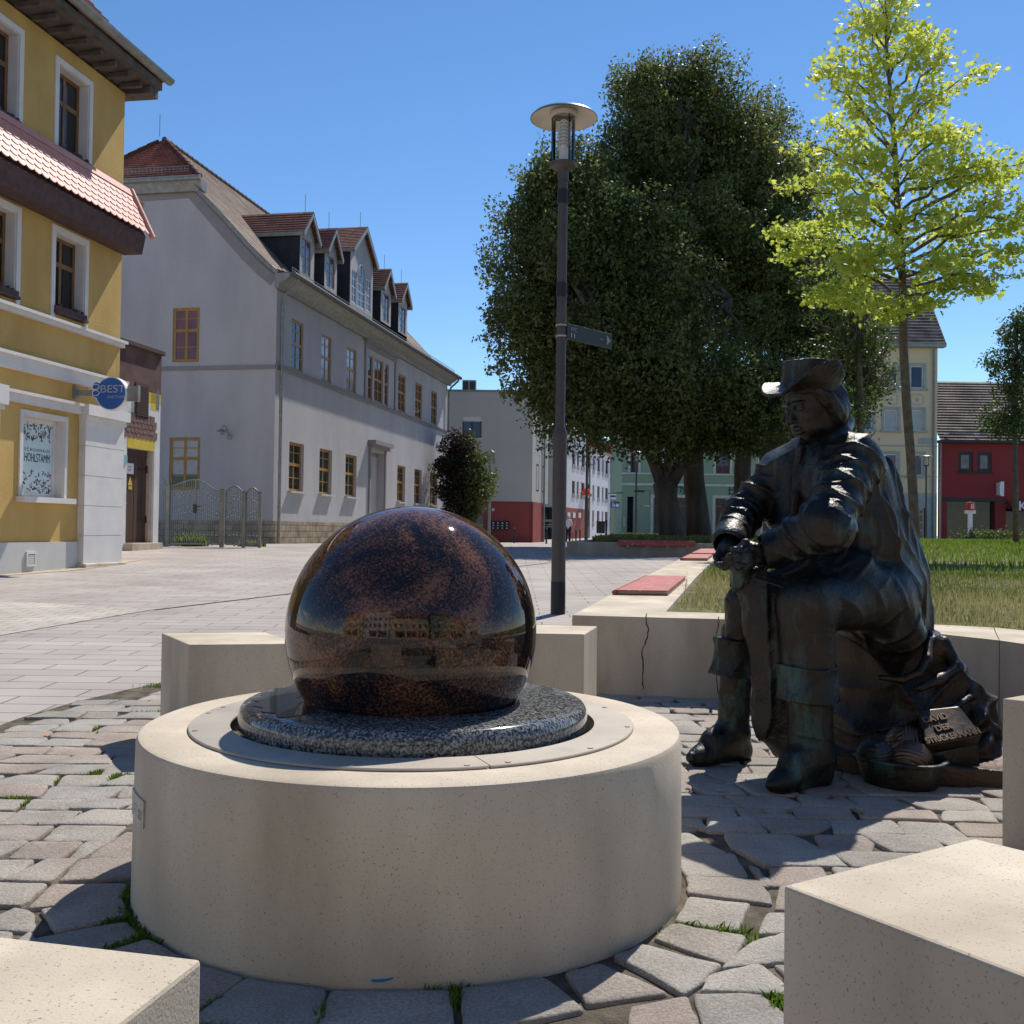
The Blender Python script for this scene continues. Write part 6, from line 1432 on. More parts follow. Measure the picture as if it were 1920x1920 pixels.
def white_row():
    # white rendered row, receding down the side street
    p0 = P(1047, 1000, 80); u = Vector((.30, 1, 0)).normalized(); F = Fac((p0.x, 80), u, (u.y, -u.x, 0)); S = lambda x, y=900: F.px(x, y)[0]; Z = lambda x, y: F.px(x, y)[1]
    t = thing('white_row', (p0.x, 84, g(84)), 'white rendered three storey row with red entrance, down the side street', 'building')
    zt = Z(1057, 805); s1 = S(1103); L_ = S(1163); zt2 = Z(1104, 841); zb = .2
    hol = []; 
    rows = [(Z(1078, 871), Z(1078, 845)), (Z(1078, 926), Z(1078, 902)), (Z(1078, 0)*0-9, -9)]
    rows = rows[:2]+[(Z(1113, 980), Z(1113, 957))]
    cols = [1075.5, 1083.5, 1092.5, 1103, 1113, 1122.5, 1130.5, 1137.5, 1147, 1154]
    for r_, (z0, z1) in enumerate(rows):
        for k, x in enumerate(cols):
            if r_ == 2 and x < 1100: continue
            s_ = S(x, 900); w_ = 1.5 if k in (2, 3, 7) else (.75 if k in (1, 4, 6, 9) else 1.1); hol.append((s_-w_/2, s_+w_/2, z0, z1, .2))
    hl = sorted(hol); 
    F.wall(-.2, L_, zb, zt2, [h for h in hol if h[3] < zt2-.02]).build('wall', M['white_ren'], t)
    F.wall(-.2, s1, zt2, zt, [h for h in hol if h[2] > zt2 and h[1] < s1]).build('upper_wall', M['white_ren'], t)
    for h in hol:
        if h[3] < zt2: window(F, h[0], h[1], h[2], h[3], -.12, M['dark'], M['glass'], t, vs=(), hs=(), fw=.08); 
        mb = MB(); F.box(mb, h[0]-.02, h[1]+.02, h[2]-.35, h[2]-.02, .001, .04); mb.build('sill_panel', M['roofgrey'], t)
    mb = MB(); F.box(mb, -.3, s1+.1, zt, zt+.15, -5, .25); mb.build('roof', M['roofgrey'], t)
    mb = MB(); F.box(mb, s1+.1, L_+.1, zt2, zt2+.12, -5, .2); mb.build('roof', M['roofgrey'], t)
    # link wall between the two blocks, facing the square
    q = Fac((P(1009, 1000, 80).x, 80), (1, 0), (0, -1, 0)); a0 = -.6; a1 = (p0.x-q.O.x); mb = MB(); mb.quad(q.pt(a0, zb), q.pt(a1, zb), q.pt(a1, zt), q.pt(a0, zt)); mb.build('link_wall', M['beige_ren'], t)
    mb = MB(); q.box(mb, a0+.5, a1-.3, q.px(1025, 974)[1], q.px(1025, 951)[1], .001, .04); q.box(mb, a0+.5, a1-.3, zb, q.px(1025, 1006)[1]+1.2, .001, .03); mb.build('garage_window', M['glass'], t)
    for yy in (977, 983, 987): mb = MB(); q.box(mb, a0+.5, a1-.1, q.px(1025, yy)[1]-.06, q.px(1025, yy)[1]+.02, .001, .08); mb.build('rail', M['zinc'], t)
    s_r = S(1096, 980); zr = Z(1075, 953); mb = MB(); F.box(mb, -.1, s_r, zb, zr, .005, .05); mb.build('red_base', M['red_ren'], t)
    for x in (1064.5, 1074.5, 1085):
        s_ = S(x, 966); mb = MB(); F.box(mb, s_-.45, s_+.45, Z(x, 971), Z(x, 961), .055, .10); f_ = mb.build('square_window', M['white_frame'], t)
        mb = MB(); F.box(mb, s_-.25, s_+.25, Z(x, 968.5), Z(x, 963.5), .101, .11); mb.build('pane', M['glass'], f_)
    for x in (1103.5, 1144): mb = MB(); mb.cyl(F.pt(S(x), zb, .1), F.pt(S(x), zt2, .1), .08, n=8); mb.build('downpipe', M['zinc'], t)
    fb = thing('flower_box', F.pt(S(1093, 925), rows[1][0], .3), 'window box of orange-red geraniums on the white row', 'flower box')
    mb = MB(); F.box(mb, S(1093, 925)-.7, S(1093, 925)+.7, rows[1][0]-.3, rows[1][0], .05, .35); mb.build('box', M['white_frame'], fb)
    r_ = np.random.default_rng(3); V_ = []; F_ = []
    for k in range(420):
        c = np.array(F.pt(S(1093, 925)+r_.normal(0, .42), rows[1][0]+.02+abs(r_.normal(0, .2)), .25+r_.normal(0, .14))); a = r_.normal(0, .07, (3, 3)); b0 = len(V_); V_ += list(c+a); F_.append((b0, b0+1, b0+2))
    npmesh('blossom', V_, F_, mat('geranium', (.70, .10, .05), rough=.7, var=.3, vs=8), fb)
white_row()
def far_block(x0, x1, ytop, ybot, Y, m_, name, label, roof=None, win=()):
    a = P(x0, ybot, Y); b = P(x1, ybot, Y); zt = P((x0+x1)/2, ytop, Y).z; t = thing(name, ((a.x+b.x)/2, Y+3, g(Y)), label, 'building'); F = Fac((a.x, Y), (1, 0), (0, -1, 0)); w_ = b.x-a.x
    hs = [(F.px(p, 0)[0], F.px(q, 0)[0], F.px(p, s_)[1], F.px(p, r_)[1], .2) for p, q, r_, s_ in win]
    F.wall(0, w_, .1, zt, hs).build('wall', m_, t); mb = MB()
    mb.quad((a.x, Y, .1), (a.x, Y+6, .1), (a.x, Y+6, zt), (a.x, Y, zt)); mb.quad((b.x, Y+6, .1), (b.x, Y, .1), (b.x, Y, zt), (b.x, Y+6, zt)); mb.build('side_wall', m_, t)
    for h in hs: window(F, *h[:4], -.1, M['brownwood'], M['glass'], t, vs=(), hs=(), fw=.1)
    mb = MB()
    if roof: tiles(mb, (a.x-.3, Y-.4, zt), (b.x+.3, Y-.4, zt), (b.x+.3, Y+4, zt+roof), (a.x-.3, Y+4, zt+roof), row=.3); mb.build('roof', M['tile_red'], t)
    else: mb.box((a.x-.2, Y-.2, zt), (b.x+.2, Y+6, zt+.3)); mb.build('roof', M['roofgrey'], t)
    return t, F
far_block(1100, 1150, 832, 1000, 118, M['red_ren'], 'far_red_building', 'red upper storey seen behind the white row')
far_block(1146, 1172, 866, 1000, 104, mat('apricot', (.50, .33, .17), rough=.9), 'far_apricot_building', 'narrow apricot house front between the white row and the mint house')
def mint_house():
    Y = 72.0; F = Fac((P(1166, 900, Y).x, Y), (1, 0), (0, -1, 0)); X = lambda x, y=950: F.px(x, y)[0]; Z = lambda y, x=1250: F.px(x, y)[1]
    t = thing('mint_house', (F.O.x+6, Y+4, g(Y)), 'mint green shop building behind the big trees', 'building')
    L_ = X(1560); zt = Z(770); b1, b0 = Z(889), Z(909); 
    hs = []
    for x0, x1, y0, y1, in ((1181, 1196, 818, 888), (1244, 1264, 818, 888), (1341, 1368, 818, 888), (1422, 1450, 818, 888), (1490, 1516, 818, 888)): hs.append((X(x0), X(x1), Z(y1), Z(y0), .2))
    sh = [(X(1176), X(1188), .2, Z(932), .6), (X(1225), X(1291), Z(1003), Z(933), .3), (X(1341), X(1400), Z(1003), Z(933), .3), (X(1430), X(1500), Z(1003), Z(933), .3)]
    F.wall(0, L_, .2, zt, hs+sh).build('wall', M['green_ren'], t)
    mb = MB(); mb.quad((F.O.x, Y, .2), (F.O.x, Y+8, .2), (F.O.x, Y+8, zt), (F.O.x, Y, zt)); mb.build('side_wall', M['green_ren'], t)
    for h in hs:
        window(F, *h[:4], -.1, M['brownwood'], M['glass_sky'], t, vs=(.5,), hs=((.7, .06),), fw=.09)
        mb = MB(); w_ = .16; F.box(mb, h[0]-w_, h[0], h[2], h[3]+w_, .002, .05); F.box(mb, h[1], h[1]+w_, h[2], h[3]+w_, .002, .05); F.box(mb, h[0], h[1], h[3], h[3]+w_, .002, .049); mb.build('surround', M['pale_trim'], t)
    for h in sh[1:]:
        window(F, *h[:4], -.2, M['brownwood'], mat('shop_glass', (.03, .045, .045), rough=.12, var=.5, vs=1, spec=.4), t, vs=(), hs=((.78, .16),), fw=.12)
        mb = MB(); w_ = .2; F.box(mb, h[0]-w_, h[0], h[2], h[3]+w_, .002, .06); F.box(mb, h[1], h[1]+w_, h[2], h[3]+w_, .002, .06); F.box(mb, h[0], h[1], h[3], h[3]+w_, .002, .059); mb.build('surround', M['pale_trim'], t)
    mb = MB(); F.box(mb, sh[0][0]-.1, sh[0][1]+.1, .2, 3.6, -.75, -.6); mb.build('entrance_door', M['slate'], t)
    mb = MB(); F.box(mb, 0, L_, b0-.08, b0+.10, .002, .14); mb.build('cornice', M['pale_trim'], t)
    mb = MB(); F.box(mb, 0, L_, b1-.04, b1+.08, .002, .10); mb.build('cornice', M['pale_trim'], t)
    ink = mat('letter_green', (.02, .09, .07), rough=.6)
    text_mesh('Buchhandlung', 1.0, F.pt(X(1364), Z(926), .01), (1, 0, 0), (0, 0, 1), depth=.02).build('shop_lettering', ink, t)
    text_mesh('h', 1.0, F.pt(X(1266), Z(924), .01), (1, 0, 0), (0, 0, 1), depth=.02).build('shop_lettering', ink, t)
    mb = MB(); c_ = F.pt(X(1274), Z(921), .02); mb.tube([c_+Vector((.33*math.cos(q), 0, .33*math.sin(q))) for q in np.linspace(0, 6.28, 20)], .04, 5); mb.build('round_emblem', ink, t)
    mb = MB(); F.box(mb, X(1168, 980), X(1173, 980), Z(988), Z(970), .002, .04); mb.build('notice_board', mat('pink_notice', (.5, .4, .36), rough=.7), t)
    mb = MB(); tiles(mb, F.pt(-.3, zt, .4), F.pt(L_, zt, .4), F.pt(L_, zt+4, -4), F.pt(-.3, zt+4, -4), row=.3); mb.build('roof', M['tile_red'], t)
mint_house()
def cream_house():
    Y = 66.0; F = Fac((P(1560, 900, Y).x, Y), (1, 0), (0, -1, 0)); X = lambda x, y=850: F.px(x, y)[0]; Z = lambda y, x=1700: F.px(x, y)[1]
    t = thing('cream_house', (F.O.x+4, Y+4, g(Y)), 'narrow cream four storey house with green window surrounds', 'house')
    L_ = X(1757, 830); zt = Z(649); hs = []
    cols = [(1619, 1636), (1657, 1683), (1706, 1731)]
    rws = [(685, 728), (768, 807), (851, 892)]
    for a, b in cols:
        for p, q in rws: hs.append((X(a), X(b), Z(q), Z(p), .15))
    dh = (X(1716), X(1735), .2, Z(953), .3)
    F.wall(0, L_, .1, zt, hs+[dh]).build('wall', M['cream_ren'], t)
    mb = MB(); mb.quad((F.O.x+L_, Y, .1), (F.O.x+L_, Y+9, .1), (F.O.x+L_, Y+9, zt), (F.O.x+L_, Y, zt)); mb.build('side_wall', M['cream_ren'], t)
    for i, h in enumerate(hs):
        window(F, *h[:4], -.08, M['white_frame'], M['glass_sky'] if i not in (4, 7) else M['pale_glass'], t, vs=(), hs=(), fw=.09)
        mb = MB(); w_ = .16; F.box(mb, h[0]-w_, h[0], h[2], h[3]+w_, .002, .04); F.box(mb, h[1], h[1]+w_, h[2], h[3]+w_, .002, .04); F.box(mb, h[0], h[1], h[3], h[3]+w_, .002, .039); F.box(mb, h[0]-.25, h[1]+.25, h[2]-.14, h[2]-.001, .002, .12); mb.build('surround', M['sage'], t)
    for (a, b) in cols:
        cx, cz = (X(a)+X(b))/2, Z(749); ow = mat('ornament_line', (.42, .34, .25), rough=.9)
        for sc_, m_, d_ in ((1, M['sage'], .012), (.90, M['cream_ren'], .016), (.80, ow, .020), (.74, M['cream_ren'], .024)):
            hw, hh, cc_ = .46*sc_, .36*sc_, .13*sc_; pts = [(-hw+cc_, -hh), (hw-cc_, -hh), (hw, -hh+cc_), (hw, hh-cc_), (hw-cc_, hh), (-hw+cc_, hh), (-hw, hh-cc_), (-hw, -hh+cc_)]
            mb = MB(); mb.poly([F.pt(cx+p, cz+q, d_-.01) for p, q in pts], F.n*.01); o = mb.build('ornament', m_, t)
        mb = MB(); mb.poly([F.pt(cx+.16*math.cos(q), cz+.16*math.sin(q), .02) for q in (0, 1.57, 3.14, 4.71)], F.n*.01); mb.build('ornament', M['sage'], t)
    mb = MB(); F.box(mb, X(1722), L_-.1, Z(832), Z(821), .002, .03); mb.build('frieze_panel', M['sage'], t)
    for y in (836, 893, 925): mb = MB(); F.box(mb, 0, L_, Z(y+1.2), Z(y-.6), .002, .05); mb.build('string_course', M['sage'], t)
    mb = MB(); F.box(mb, 0, L_, .1, Z(927.5), .002, .04); 
    base = F.wall(0, L_, .1, Z(928), [dh]); base.v = [tuple(Vector(v)+F.n*.03) for v in base.v]; base.build('ground_floor', M['sage'], t)
    window(F, dh[0], dh[1], .2, dh[3], -.15, M['white_frame'], M['glass'], t, vs=(.5,), hs=(.2, .45, .65, .85), fw=.1)
    mb = MB(); zr = Z(545); tiles(mb, F.pt(-.3, zt+.1, .5), F.pt(L_+.35, zt+.1, .5), F.pt(L_+.35, zt+5.4, -3.6), F.pt(-.3, zt+5.4, -3.6), row=.3, lift=.06); mb.build('roof', M['tile_dark2'], t)
    mb = MB(); mb.add([(F.O.x+L_, Y-.1, zt), (F.O.x+L_, Y+9, zt), (F.O.x+L_, Y+3.6, zt+5.3)], [(0, 1, 2)]); mb.build('gable', M['cream_ren'], t)
    mb = MB(); F.box(mb, -.3, L_+.35, zt-.12, zt+.1, .0, .55); mb.build('gutter', M['zinc'], t)
    mb = MB(); mb.cyl(F.pt(L_-.25, .2, .1), F.pt(L_-.25, zt-.2, .1), .07, n=8); mb.build('downpipe', M['zinc'], t)
M['pale_glass'] = mat('curtained_glass', (.38, .42, .40), rough=.3, var=.1); M['tile_dark2'] = tilemat('brown_grey_tiles', (.20, .15, .13), (.26, .20, .17), (.06, .05, .05), row=.3, wd=.3, vary=.4)
cream_house()
def red_shop():
    Y = 66.6; F = Fac((P(1758.5, 900, Y).x, Y), (1, 0), (0, -1, 0)); X = lambda x, y=900: F.px(x, y)[0]; Z = lambda y, x=1830: F.px(x, y)[1]
    t = thing('red_shop', (F.O.x+5, Y+4, g(Y)), 'dark red shop house with black framed windows and long tiled roof', 'shop')
    L_ = X(2150); zt = Z(831); rd = mat('shop_red', (.24, .035, .035), rough=.85, var=.06, vs=.8)
    hs = [(X(1796), X(1824), Z(885), Z(847), .15), (X(1832), X(1859), Z(885), Z(847), .15)]
    sh = [(X(1776), X(1866), .4, Z(934), .5), (X(1886), X(1990), .4, Z(951), .5)]
    F.wall(0, L_, .1, zt, hs+sh).build('wall', rd, t)
    for h in hs: window(F, *h[:4], -.05, M['dark'], M['pale_glass2'], t, vs=(), hs=(), fw=.22)
    mb = MB(); F.box(mb, X(1794), X(1862), Z(887.5), Z(885.2), .002, .1); mb.build('sill', M['dark'], t)
    for h in sh: window(F, *h[:4], -.35, M['dark'], M['shopglass'], t, vs=(.5,), hs=(), fw=.1)
    mb = MB(); F.box(mb, X(1763), X(1886), Z(940), Z(933.5), .002, .06); mb.build('fascia', M['dark'], t)
    mb = MB(); mb.poly([F.pt(X(1888), Z(936), .01), F.pt(X(2050), Z(936), .01), F.pt(X(2050), Z(955), .9), F.pt(X(1888), Z(955), .9)], (0, 0, -.04)); aw = mb.build('awning', rd, t)
    text_mesh('Kinder', .85, F.pt(X(1896.5), Z(956.5), .93), (1, 0, 0), (0, 0, 1), depth=.01, bold=.012).build('awning_lettering', M['sign_white'], aw)
    mb = MB(); F.box(mb, X(1871), X(1876.5), Z(930), Z(903), .2, .45); F.box(mb, X(1868), X(1871)-.002, Z(928), Z(905), .002, .5); mb.build('projecting_sign', M['sign_white'], t)
    zr = Z(711); mb = MB(); tiles(mb, F.pt(-.05, zt+.12, .45), F.pt(L_, zt+.12, .45), F.pt(L_, zt+4.7, -4.6), F.pt(-.05, zt+4.7, -4.6), row=.30, lift=.075); mb.build('roof', M['tile_dark'], t)
    mb = MB(); F.box(mb, -.1, L_, zt-.02, zt+.14, .0, .6); mb.build('gutter', M['dark'], t)
    k0 = F.px(1817, 793); mb = MB(); yy = Y+1.1; mb.pbox((F.O.x+X(1817)-.0, Y+1.0, Z(800)+.0), (.75, 0, 0), (0, .35, .5), (0, -.10, .10)); sk = mb.build('roof_window', M['zinc'], t)
    for k in range(7): xx = .3+k*2.0; mb = MB(); p_ = F.pt(xx, zt+.50, .20); mb.tube([p_, p_+Vector((.5, -.05, .12)), p_+Vector((1.9, -.05, .12))], .035, 5); mb.build('snow_guard', M['roofgrey'], t)
    mb = MB(); mb.cyl(F.pt(.12, .2, .1), F.pt(.12, zt, .1), .07, n=8); mb.build('downpipe', M['zinc'], t)
M['pale_glass2'] = mat('net_curtain_glass', (.18, .17, .17), rough=.3, var=.3, vs=3); M['shopglass'] = mat('shop_window_glass', (.015, .02, .02), rough=.06, var=.6, vs=1.2, c2=(.03, .03, .028), spec=.35)
red_shop()
# ================================================================ trees and plants
def leaves_mesh(pts, size, rg, shape='oval', droop=.0, vari=None, nrm=None, spread=1.):
    """many small leaf faces at pts; returns V, F, vari"""
    n = len(pts); a = rg.normal(0, 1, (n, 3)); a[:, 2] -= droop; a /= np.linalg.norm(a, axis=1, keepdims=True)
    b = rg.normal(0, 1, (n, 3)) if nrm is None else nrm+rg.normal(0, spread, (n, 3))
    b -= a*(a*b).sum(1, keepdims=True); b /= np.linalg.norm(b, axis=1, keepdims=True)+1e-9; w_ = np.cross(a, b)
    s = size*rg.uniform(.65, 1.3, (n, 1))
    if shape == 'oval':
        P_ = [(-.5, 0), (0, .32), (.55, 0), (0, -.32)]
    elif shape == 'maple':
        P_ = [(-.5, 0), (-.30, .48), (-.02, .26), (.16, .50), (.24, .15), (.60, 0), (.24, -.15), (.16, -.50), (-.02, -.26), (-.30, -.48)]
    k = len(P_); V = np.zeros((n, k, 3), np.float32)
    for i, (x, y) in enumerate(P_): V[:, i] = pts+a*s*x+w_*s*y+b*s*(.18*abs(y)-.1*x*x)
    F = np.arange(n*k, dtype=np.int32).reshape(n, k)
    va = rg.uniform(0, 1, n) if vari is None else vari
    return V.reshape(-1, 3), F, np.repeat(va, k)
def limbs(mb, p0, p1, r0, r1, rg, n=6, wig=.08, sag=0.):
    p0 = np.array(p0, float); p1 = np.array(p1, float); L_ = np.linalg.norm(p1-p0); pts = []
    for i in range(n+1):
        t = i/n; q = p0+(p1-p0)*t
        if 0 < i < n: q = q+rg.normal(0, wig*L_/n, 3)
        q[2] += sag*math.sin(t*math.pi)*L_
        pts.append(q)
    mb.tube(pts, [r0+(r1-r0)*(i/n) for i in range(n+1)], 8 if r0 > .04 else 5); return pts
M['bark'] = mat('lime_bark', (.075, .062, .05), rough=.95, var=.4, vs=3, c2=(.13, .11, .09), bump=1, bs=14, bdist=.05, streak=.25)
M['bark2'] = mat('young_bark', (.13, .105, .07), rough=.9, var=.3, vs=8, c2=(.19, .155, .11), bump=.7, bs=40, bdist=.02)
M['lime_leaf'] = leafmat('lime_leaf', (.055, .085, .022), (.22, .24, .075), .45)
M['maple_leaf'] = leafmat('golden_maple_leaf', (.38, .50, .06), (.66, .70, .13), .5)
M['elm_leaf'] = leafmat('elm_leaf', (.06, .10, .022), (.13, .17, .045), .4)
M['shrub_leaf'] = leafmat('shrub_leaf', (.040, .028, .024), (.13, .17, .04), .35)

def crown_blobs(lobes, rg, per, rsub):
    """centres and radii of leaf clumps filling big ellipsoids"""
    out = []
    for (c, rad, m_) in lobes:
        c = np.array(c); rad = np.array(rad)
        for _ in range(m_):
            d = rg.normal(0, 1, 3); d /= np.linalg.norm(d); f = rg.uniform(.70, 1.02) if _ % 4 else rg.uniform(.15, .6)
            out.append((c+d*rad*f, rsub*rg.choice([.5, .75, 1.0, 1.35])*rg.uniform(.85, 1.15)))
    return out
def fill_leaves(blobs, dens, rg, flat=.75):
    P_ = []; N_ = []; V_ = []
    for c, r in blobs:
        n = int(dens*r*r*rg.uniform(.7, 1.2)); d = rg.normal(0, 1, (n, 3)); d /= np.linalg.norm(d, axis=1, keepdims=True)
        f = rg.uniform(.35, 1.0, (n, 1))**.6*(1+.18*np.sin(d[:, :1]*7+c[0]*3)+.12*np.sin(d[:, 2:]*9+c[2]*5))
        P_.append(c+d*f*r*np.array((1, 1, flat))); N_.append(d); V_.append(np.clip(rg.normal(.45, .22, n)+rg.normal(0, .12), 0, 1))
    return np.concatenate(P_), np.concatenate(N_), np.concatenate(V_)
def big_tree(name, base, label, lobes, trunk, seed, per=26, rsub=1.0, dens=760, leaf=.125):
    rg = np.random.default_rng(seed); t = thing(name, base, label, 'tree', 'large lime trees in the raised bed')
    mb = MB(); tops = []
    for seg in trunk:
        mb.tube(seg[0], seg[1], 14)
        tops.append(np.array(seg[0][-1]))
    for (c, rad, m_) in lobes:                      # main limbs reach into every lobe
        for k in range(4):
            d = rg.normal(0, 1, 3); d /= np.linalg.norm(d); tgt = np.array(c)+d*np.array(rad)*.35; s0 = min(tops, key=lambda q: np.linalg.norm(q-tgt)); limbs(mb, s0, tgt, .08, .02, rg, 7, .3)
    mb.build('trunk', M['bark'], t, smooth=True)
    bl = crown_blobs(lobes, rg, per, rsub); P_, N_, va = fill_leaves(bl, dens, rg)
    # loose sprays that break the outline
    extra = []
    for (c, rad, m_) in lobes:
        for _ in range(m_*2):
            d = rg.normal(0, 1, 3); d /= np.linalg.norm(d); p0 = np.array(c)+d*np.array(rad)*rg.uniform(.95, 1.04); L_ = rg.uniform(.3, .75); q = p0[None]+d[None]*np.linspace(0, L_, 26)[:, None]+rg.normal(0, .10, (26, 3)); extra.append(q)
    ex = np.concatenate(extra); P_ = np.concatenate([P_, ex]); va = np.concatenate([va, rg.uniform(.3, 1, len(ex))]); N_ = np.concatenate([N_, rg.normal(0, 1, (len(ex), 3))])
    V, F, A = leaves_mesh(P_, leaf, rg, 'oval', .4, va, N_*.8+np.array((0, 0, .8)), .8)
    o = npmesh('crown', V, F, M['lime_leaf'], t, colattr=A); return t, len(P_)
def jp(x, y, Y): return np.array(P(x, y, Y))
def tl(pts): return [tuple(p) for p in pts]
YA = 31.5
bA = P(1262, 1012, YA); big = []
# front tree: forked trunk, leaning limbs (left lobe of the crown mass)
trA = [([bA+Vector((0, 0, -.2)), P(1258, 985, YA), P(1250, 940, YA), P(1246, 905, YA)], [.46, .37, .34, .36]),
       ([P(1247, 915, YA), P(1228, 868, YA), P(1206, 820, YA-.3), P(1188, 770, YA-.5), P(1150, 690, YA-.8), P(1110, 600, YA-1)], [.26, .20, .18, .16, .12, .06]),
       ([P(1250, 915, YA), P(1272, 880, YA), P(1295, 835, YA+.3), P(1318, 790, YA+.4), P(1350, 690, YA+.6), P(1370, 560, YA+.8)], [.26, .22, .19, .17, .12, .06])]
def lob(x, y, Y, rx, rz, m_, ry=None):
    c = jp(x, y, Y); s = Y/1920; return (c, (rx*s, (ry or rx*.85)*s, rz*s), m_)
big_tree('lime_tree', bA, 'big dark lime tree with forked trunk above the red slab bench', [
    lob(1074, 600, 32, 142, 178, 56), lob(1018, 490, 33, 90, 100, 24), lob(1030, 365, 33, 58, 75, 14), lob(1090, 405, 33, 88, 115, 26), lob(1030, 700, 32.5, 78, 70, 18), lob(1110, 760, 31, 90, 55, 20), lob(1240, 690, 31, 130, 110, 42), lob(1190, 530, 32, 120, 160, 40), lob(1400, 760, 31.5, 120, 80, 36), lob(1230, 800, 30.5, 80, 35, 14)], trA, 21)
YB = 35.0; bB = P(1311, 1010, YB)
trB = [([bB+Vector((0, 0, -.2)), P(1308, 960, YB), P(1301, 900, YB), P(1300, 840, YB), P(1305, 760, YB), P(1298, 600, YB), P(1295, 420, YB), P(1290, 220, YB)], [.46, .38, .35, .33, .3, .25, .18, .06])]
big_tree('lime_tree', bB, 'tallest dark lime tree, its trunk just right of the forked one', [
    lob(1290, 560, 36, 200, 260, 90), lob(1265, 330, 36, 125, 150, 44), lob(1230, 190, 36, 46, 62, 12), lob(1295, 178, 36, 40, 66, 12), lob(1340, 270, 36, 82, 100, 24), lob(1170, 330, 36, 70, 100, 18), lob(1410, 420, 36, 110, 170, 44)], trB, 22)
YC = 37.5; bC = P(1398, 1008, YC)
trC = [([bC+Vector((0, 0, -.2)), P(1394, 950, YC), P(1392, 880, YC), P(1398, 800, YC), P(1420, 650, YC), P(1430, 450, YC)], [.40, .34, .30, .27, .2, .06])]
big_tree('lime_tree', bC, 'dark lime tree at the right of the group, behind the statue hat', [
    lob(1440, 560, 38, 130, 190, 50), lob(1400, 290, 38, 75, 110, 24), lob(1470, 370, 38, 70, 120, 20), lob(1540, 620, 38, 95, 150, 40), lob(1510, 750, 37, 100, 70, 26), lob(1590, 700, 38, 50, 70, 14)], trC, 23)

# golden maple on the lawn
def maple():
    Y0 = 20.0; rg = np.random.default_rng(4); b = G(1716, 1052, 0, lawn_z); t = thing('golden_maple', b, 'young maple with bright yellow-green leaves on the lawn behind the statue', 'tree')
    mb = MB(); tr = [jp(1716, 1056, Y0), jp(1714, 960, Y0), jp(1708, 860, Y0), jp(1700, 760, Y0), jp(1694, 650, Y0), jp(1694, 580, Y0), jp(1690, 480, Y0), jp(1682, 380, Y0), jp(1678, 280, Y0), jp(1670, 180, Y0), jp(1662, 90, Y0), jp(1660, 0, Y0), jp(1658, -60, Y0)]
    mb.tube(tl(tr), [.11, .092, .088, .085, .082, .078, .068, .062, .05, .04, .03, .018, .006], 12)
    def at(y):
        ys = [1056, 960, 860, 760, 650, 580, 480, 380, 280, 180, 90, 0, -60]
        for i in range(12):
            if ys[i] >= y >= ys[i+1]: f = (ys[i]-y)/(ys[i]-ys[i+1]); return tr[i]*(1-f)+tr[i+1]*f
        return tr[-1]
    br = [(600, 1540, 548, -.6), (610, 1600, 560, -1.6), (600, 1770, 560, -1.0), (590, 1790, 520, .6), (585, 1500, 560, .3), (560, 1480, 480, .2), (560, 1860, 545, .3), (540, 1905, 520, -.4),
          (530, 1458, 440, 0), (520, 1560, 500, -1.8), (500, 1640, 480, -2.2), (520, 1780, 500, -2.0), (490, 1520, 420, 1.6), (500, 1915, 420, .4), (470, 1900, 360, -.6), (450, 1480, 345, .1), (450, 1800, 440, 1.9), (440, 1570, 400, -1.6), (430, 1760, 400, -1.7), (420, 1540, 330, .8),
          (400, 1870, 300, .2), (390, 1510, 268, -.2), (380, 1910, 330, .9), (360, 1600, 300, -1.4), (350, 1740, 310, -1.3), (340, 1560, 230, 1.0), (320, 1800, 260, 1.0), (310, 1760, 230, .6), (300, 1530, 125, .1), (290, 1600, 200, -.9), (270, 1735, 180, -.9), (260, 1830, 135, .1), (240, 1560, 110, .4), (230, 1780, 90, -.4),
          (200, 1600, 100, .2), (190, 1760, 60, .2), (150, 1720, 70, .5), (150, 1620, 40, -.3), (110, 1610, 0, .1), (90, 1700, -10, .1), (60, 1640, -30, -.2), (40, 1690, -50, .1), (520, 1930, 470, .2), (480, 1940, 390, .1), (430, 1930, 300, .4), (350, 1840, 290, .3)]
    P_ = []; N_ = []
    for (ys_, x, y, dY) in br:
        s0 = at(ys_); e = jp(x, y, Y0+dY); L_ = np.linalg.norm(e-s0); pts = limbs(mb, s0, e, .012+.011*L_, .006, rg, 8, .16, sag=.06)
        pts = np.array(pts); nseg = int(5+L_*4.6)
        for k in range(nseg):
            f = rg.uniform(.30 if L_ > 1 else .1, 1.02); q = pts[0]*0+np.array([np.interp(f*8, range(9), pts[:, j]) for j in range(3)])
            tw = rg.normal(0, 1, 3)*np.array((.9, .9, .45)); tw /= np.linalg.norm(tw); l_ = rg.uniform(.12, .38)*(1.15-.5*f)+.08
            e2 = q+tw*l_*np.array((1, 1, .8)); 
            if k % 2 == 0: mb.tube([q, (q+e2)/2+rg.normal(0, .02, 3), e2], [.006, .004, .002], 4)
            m_ = int(rg.uniform(15, 27)); P_.append(e2+rg.normal(0, 1, (m_, 3))*np.array((.15, .15, .075))); N_.append(np.tile((0, 0, 1.), (m_, 1)))
    mb.build('trunk', M['bark2'], t, smooth=True); P_ = np.concatenate(P_)
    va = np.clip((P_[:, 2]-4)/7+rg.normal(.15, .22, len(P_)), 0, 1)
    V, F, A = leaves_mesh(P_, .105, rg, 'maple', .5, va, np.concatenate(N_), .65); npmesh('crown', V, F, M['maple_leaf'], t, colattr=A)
maple()
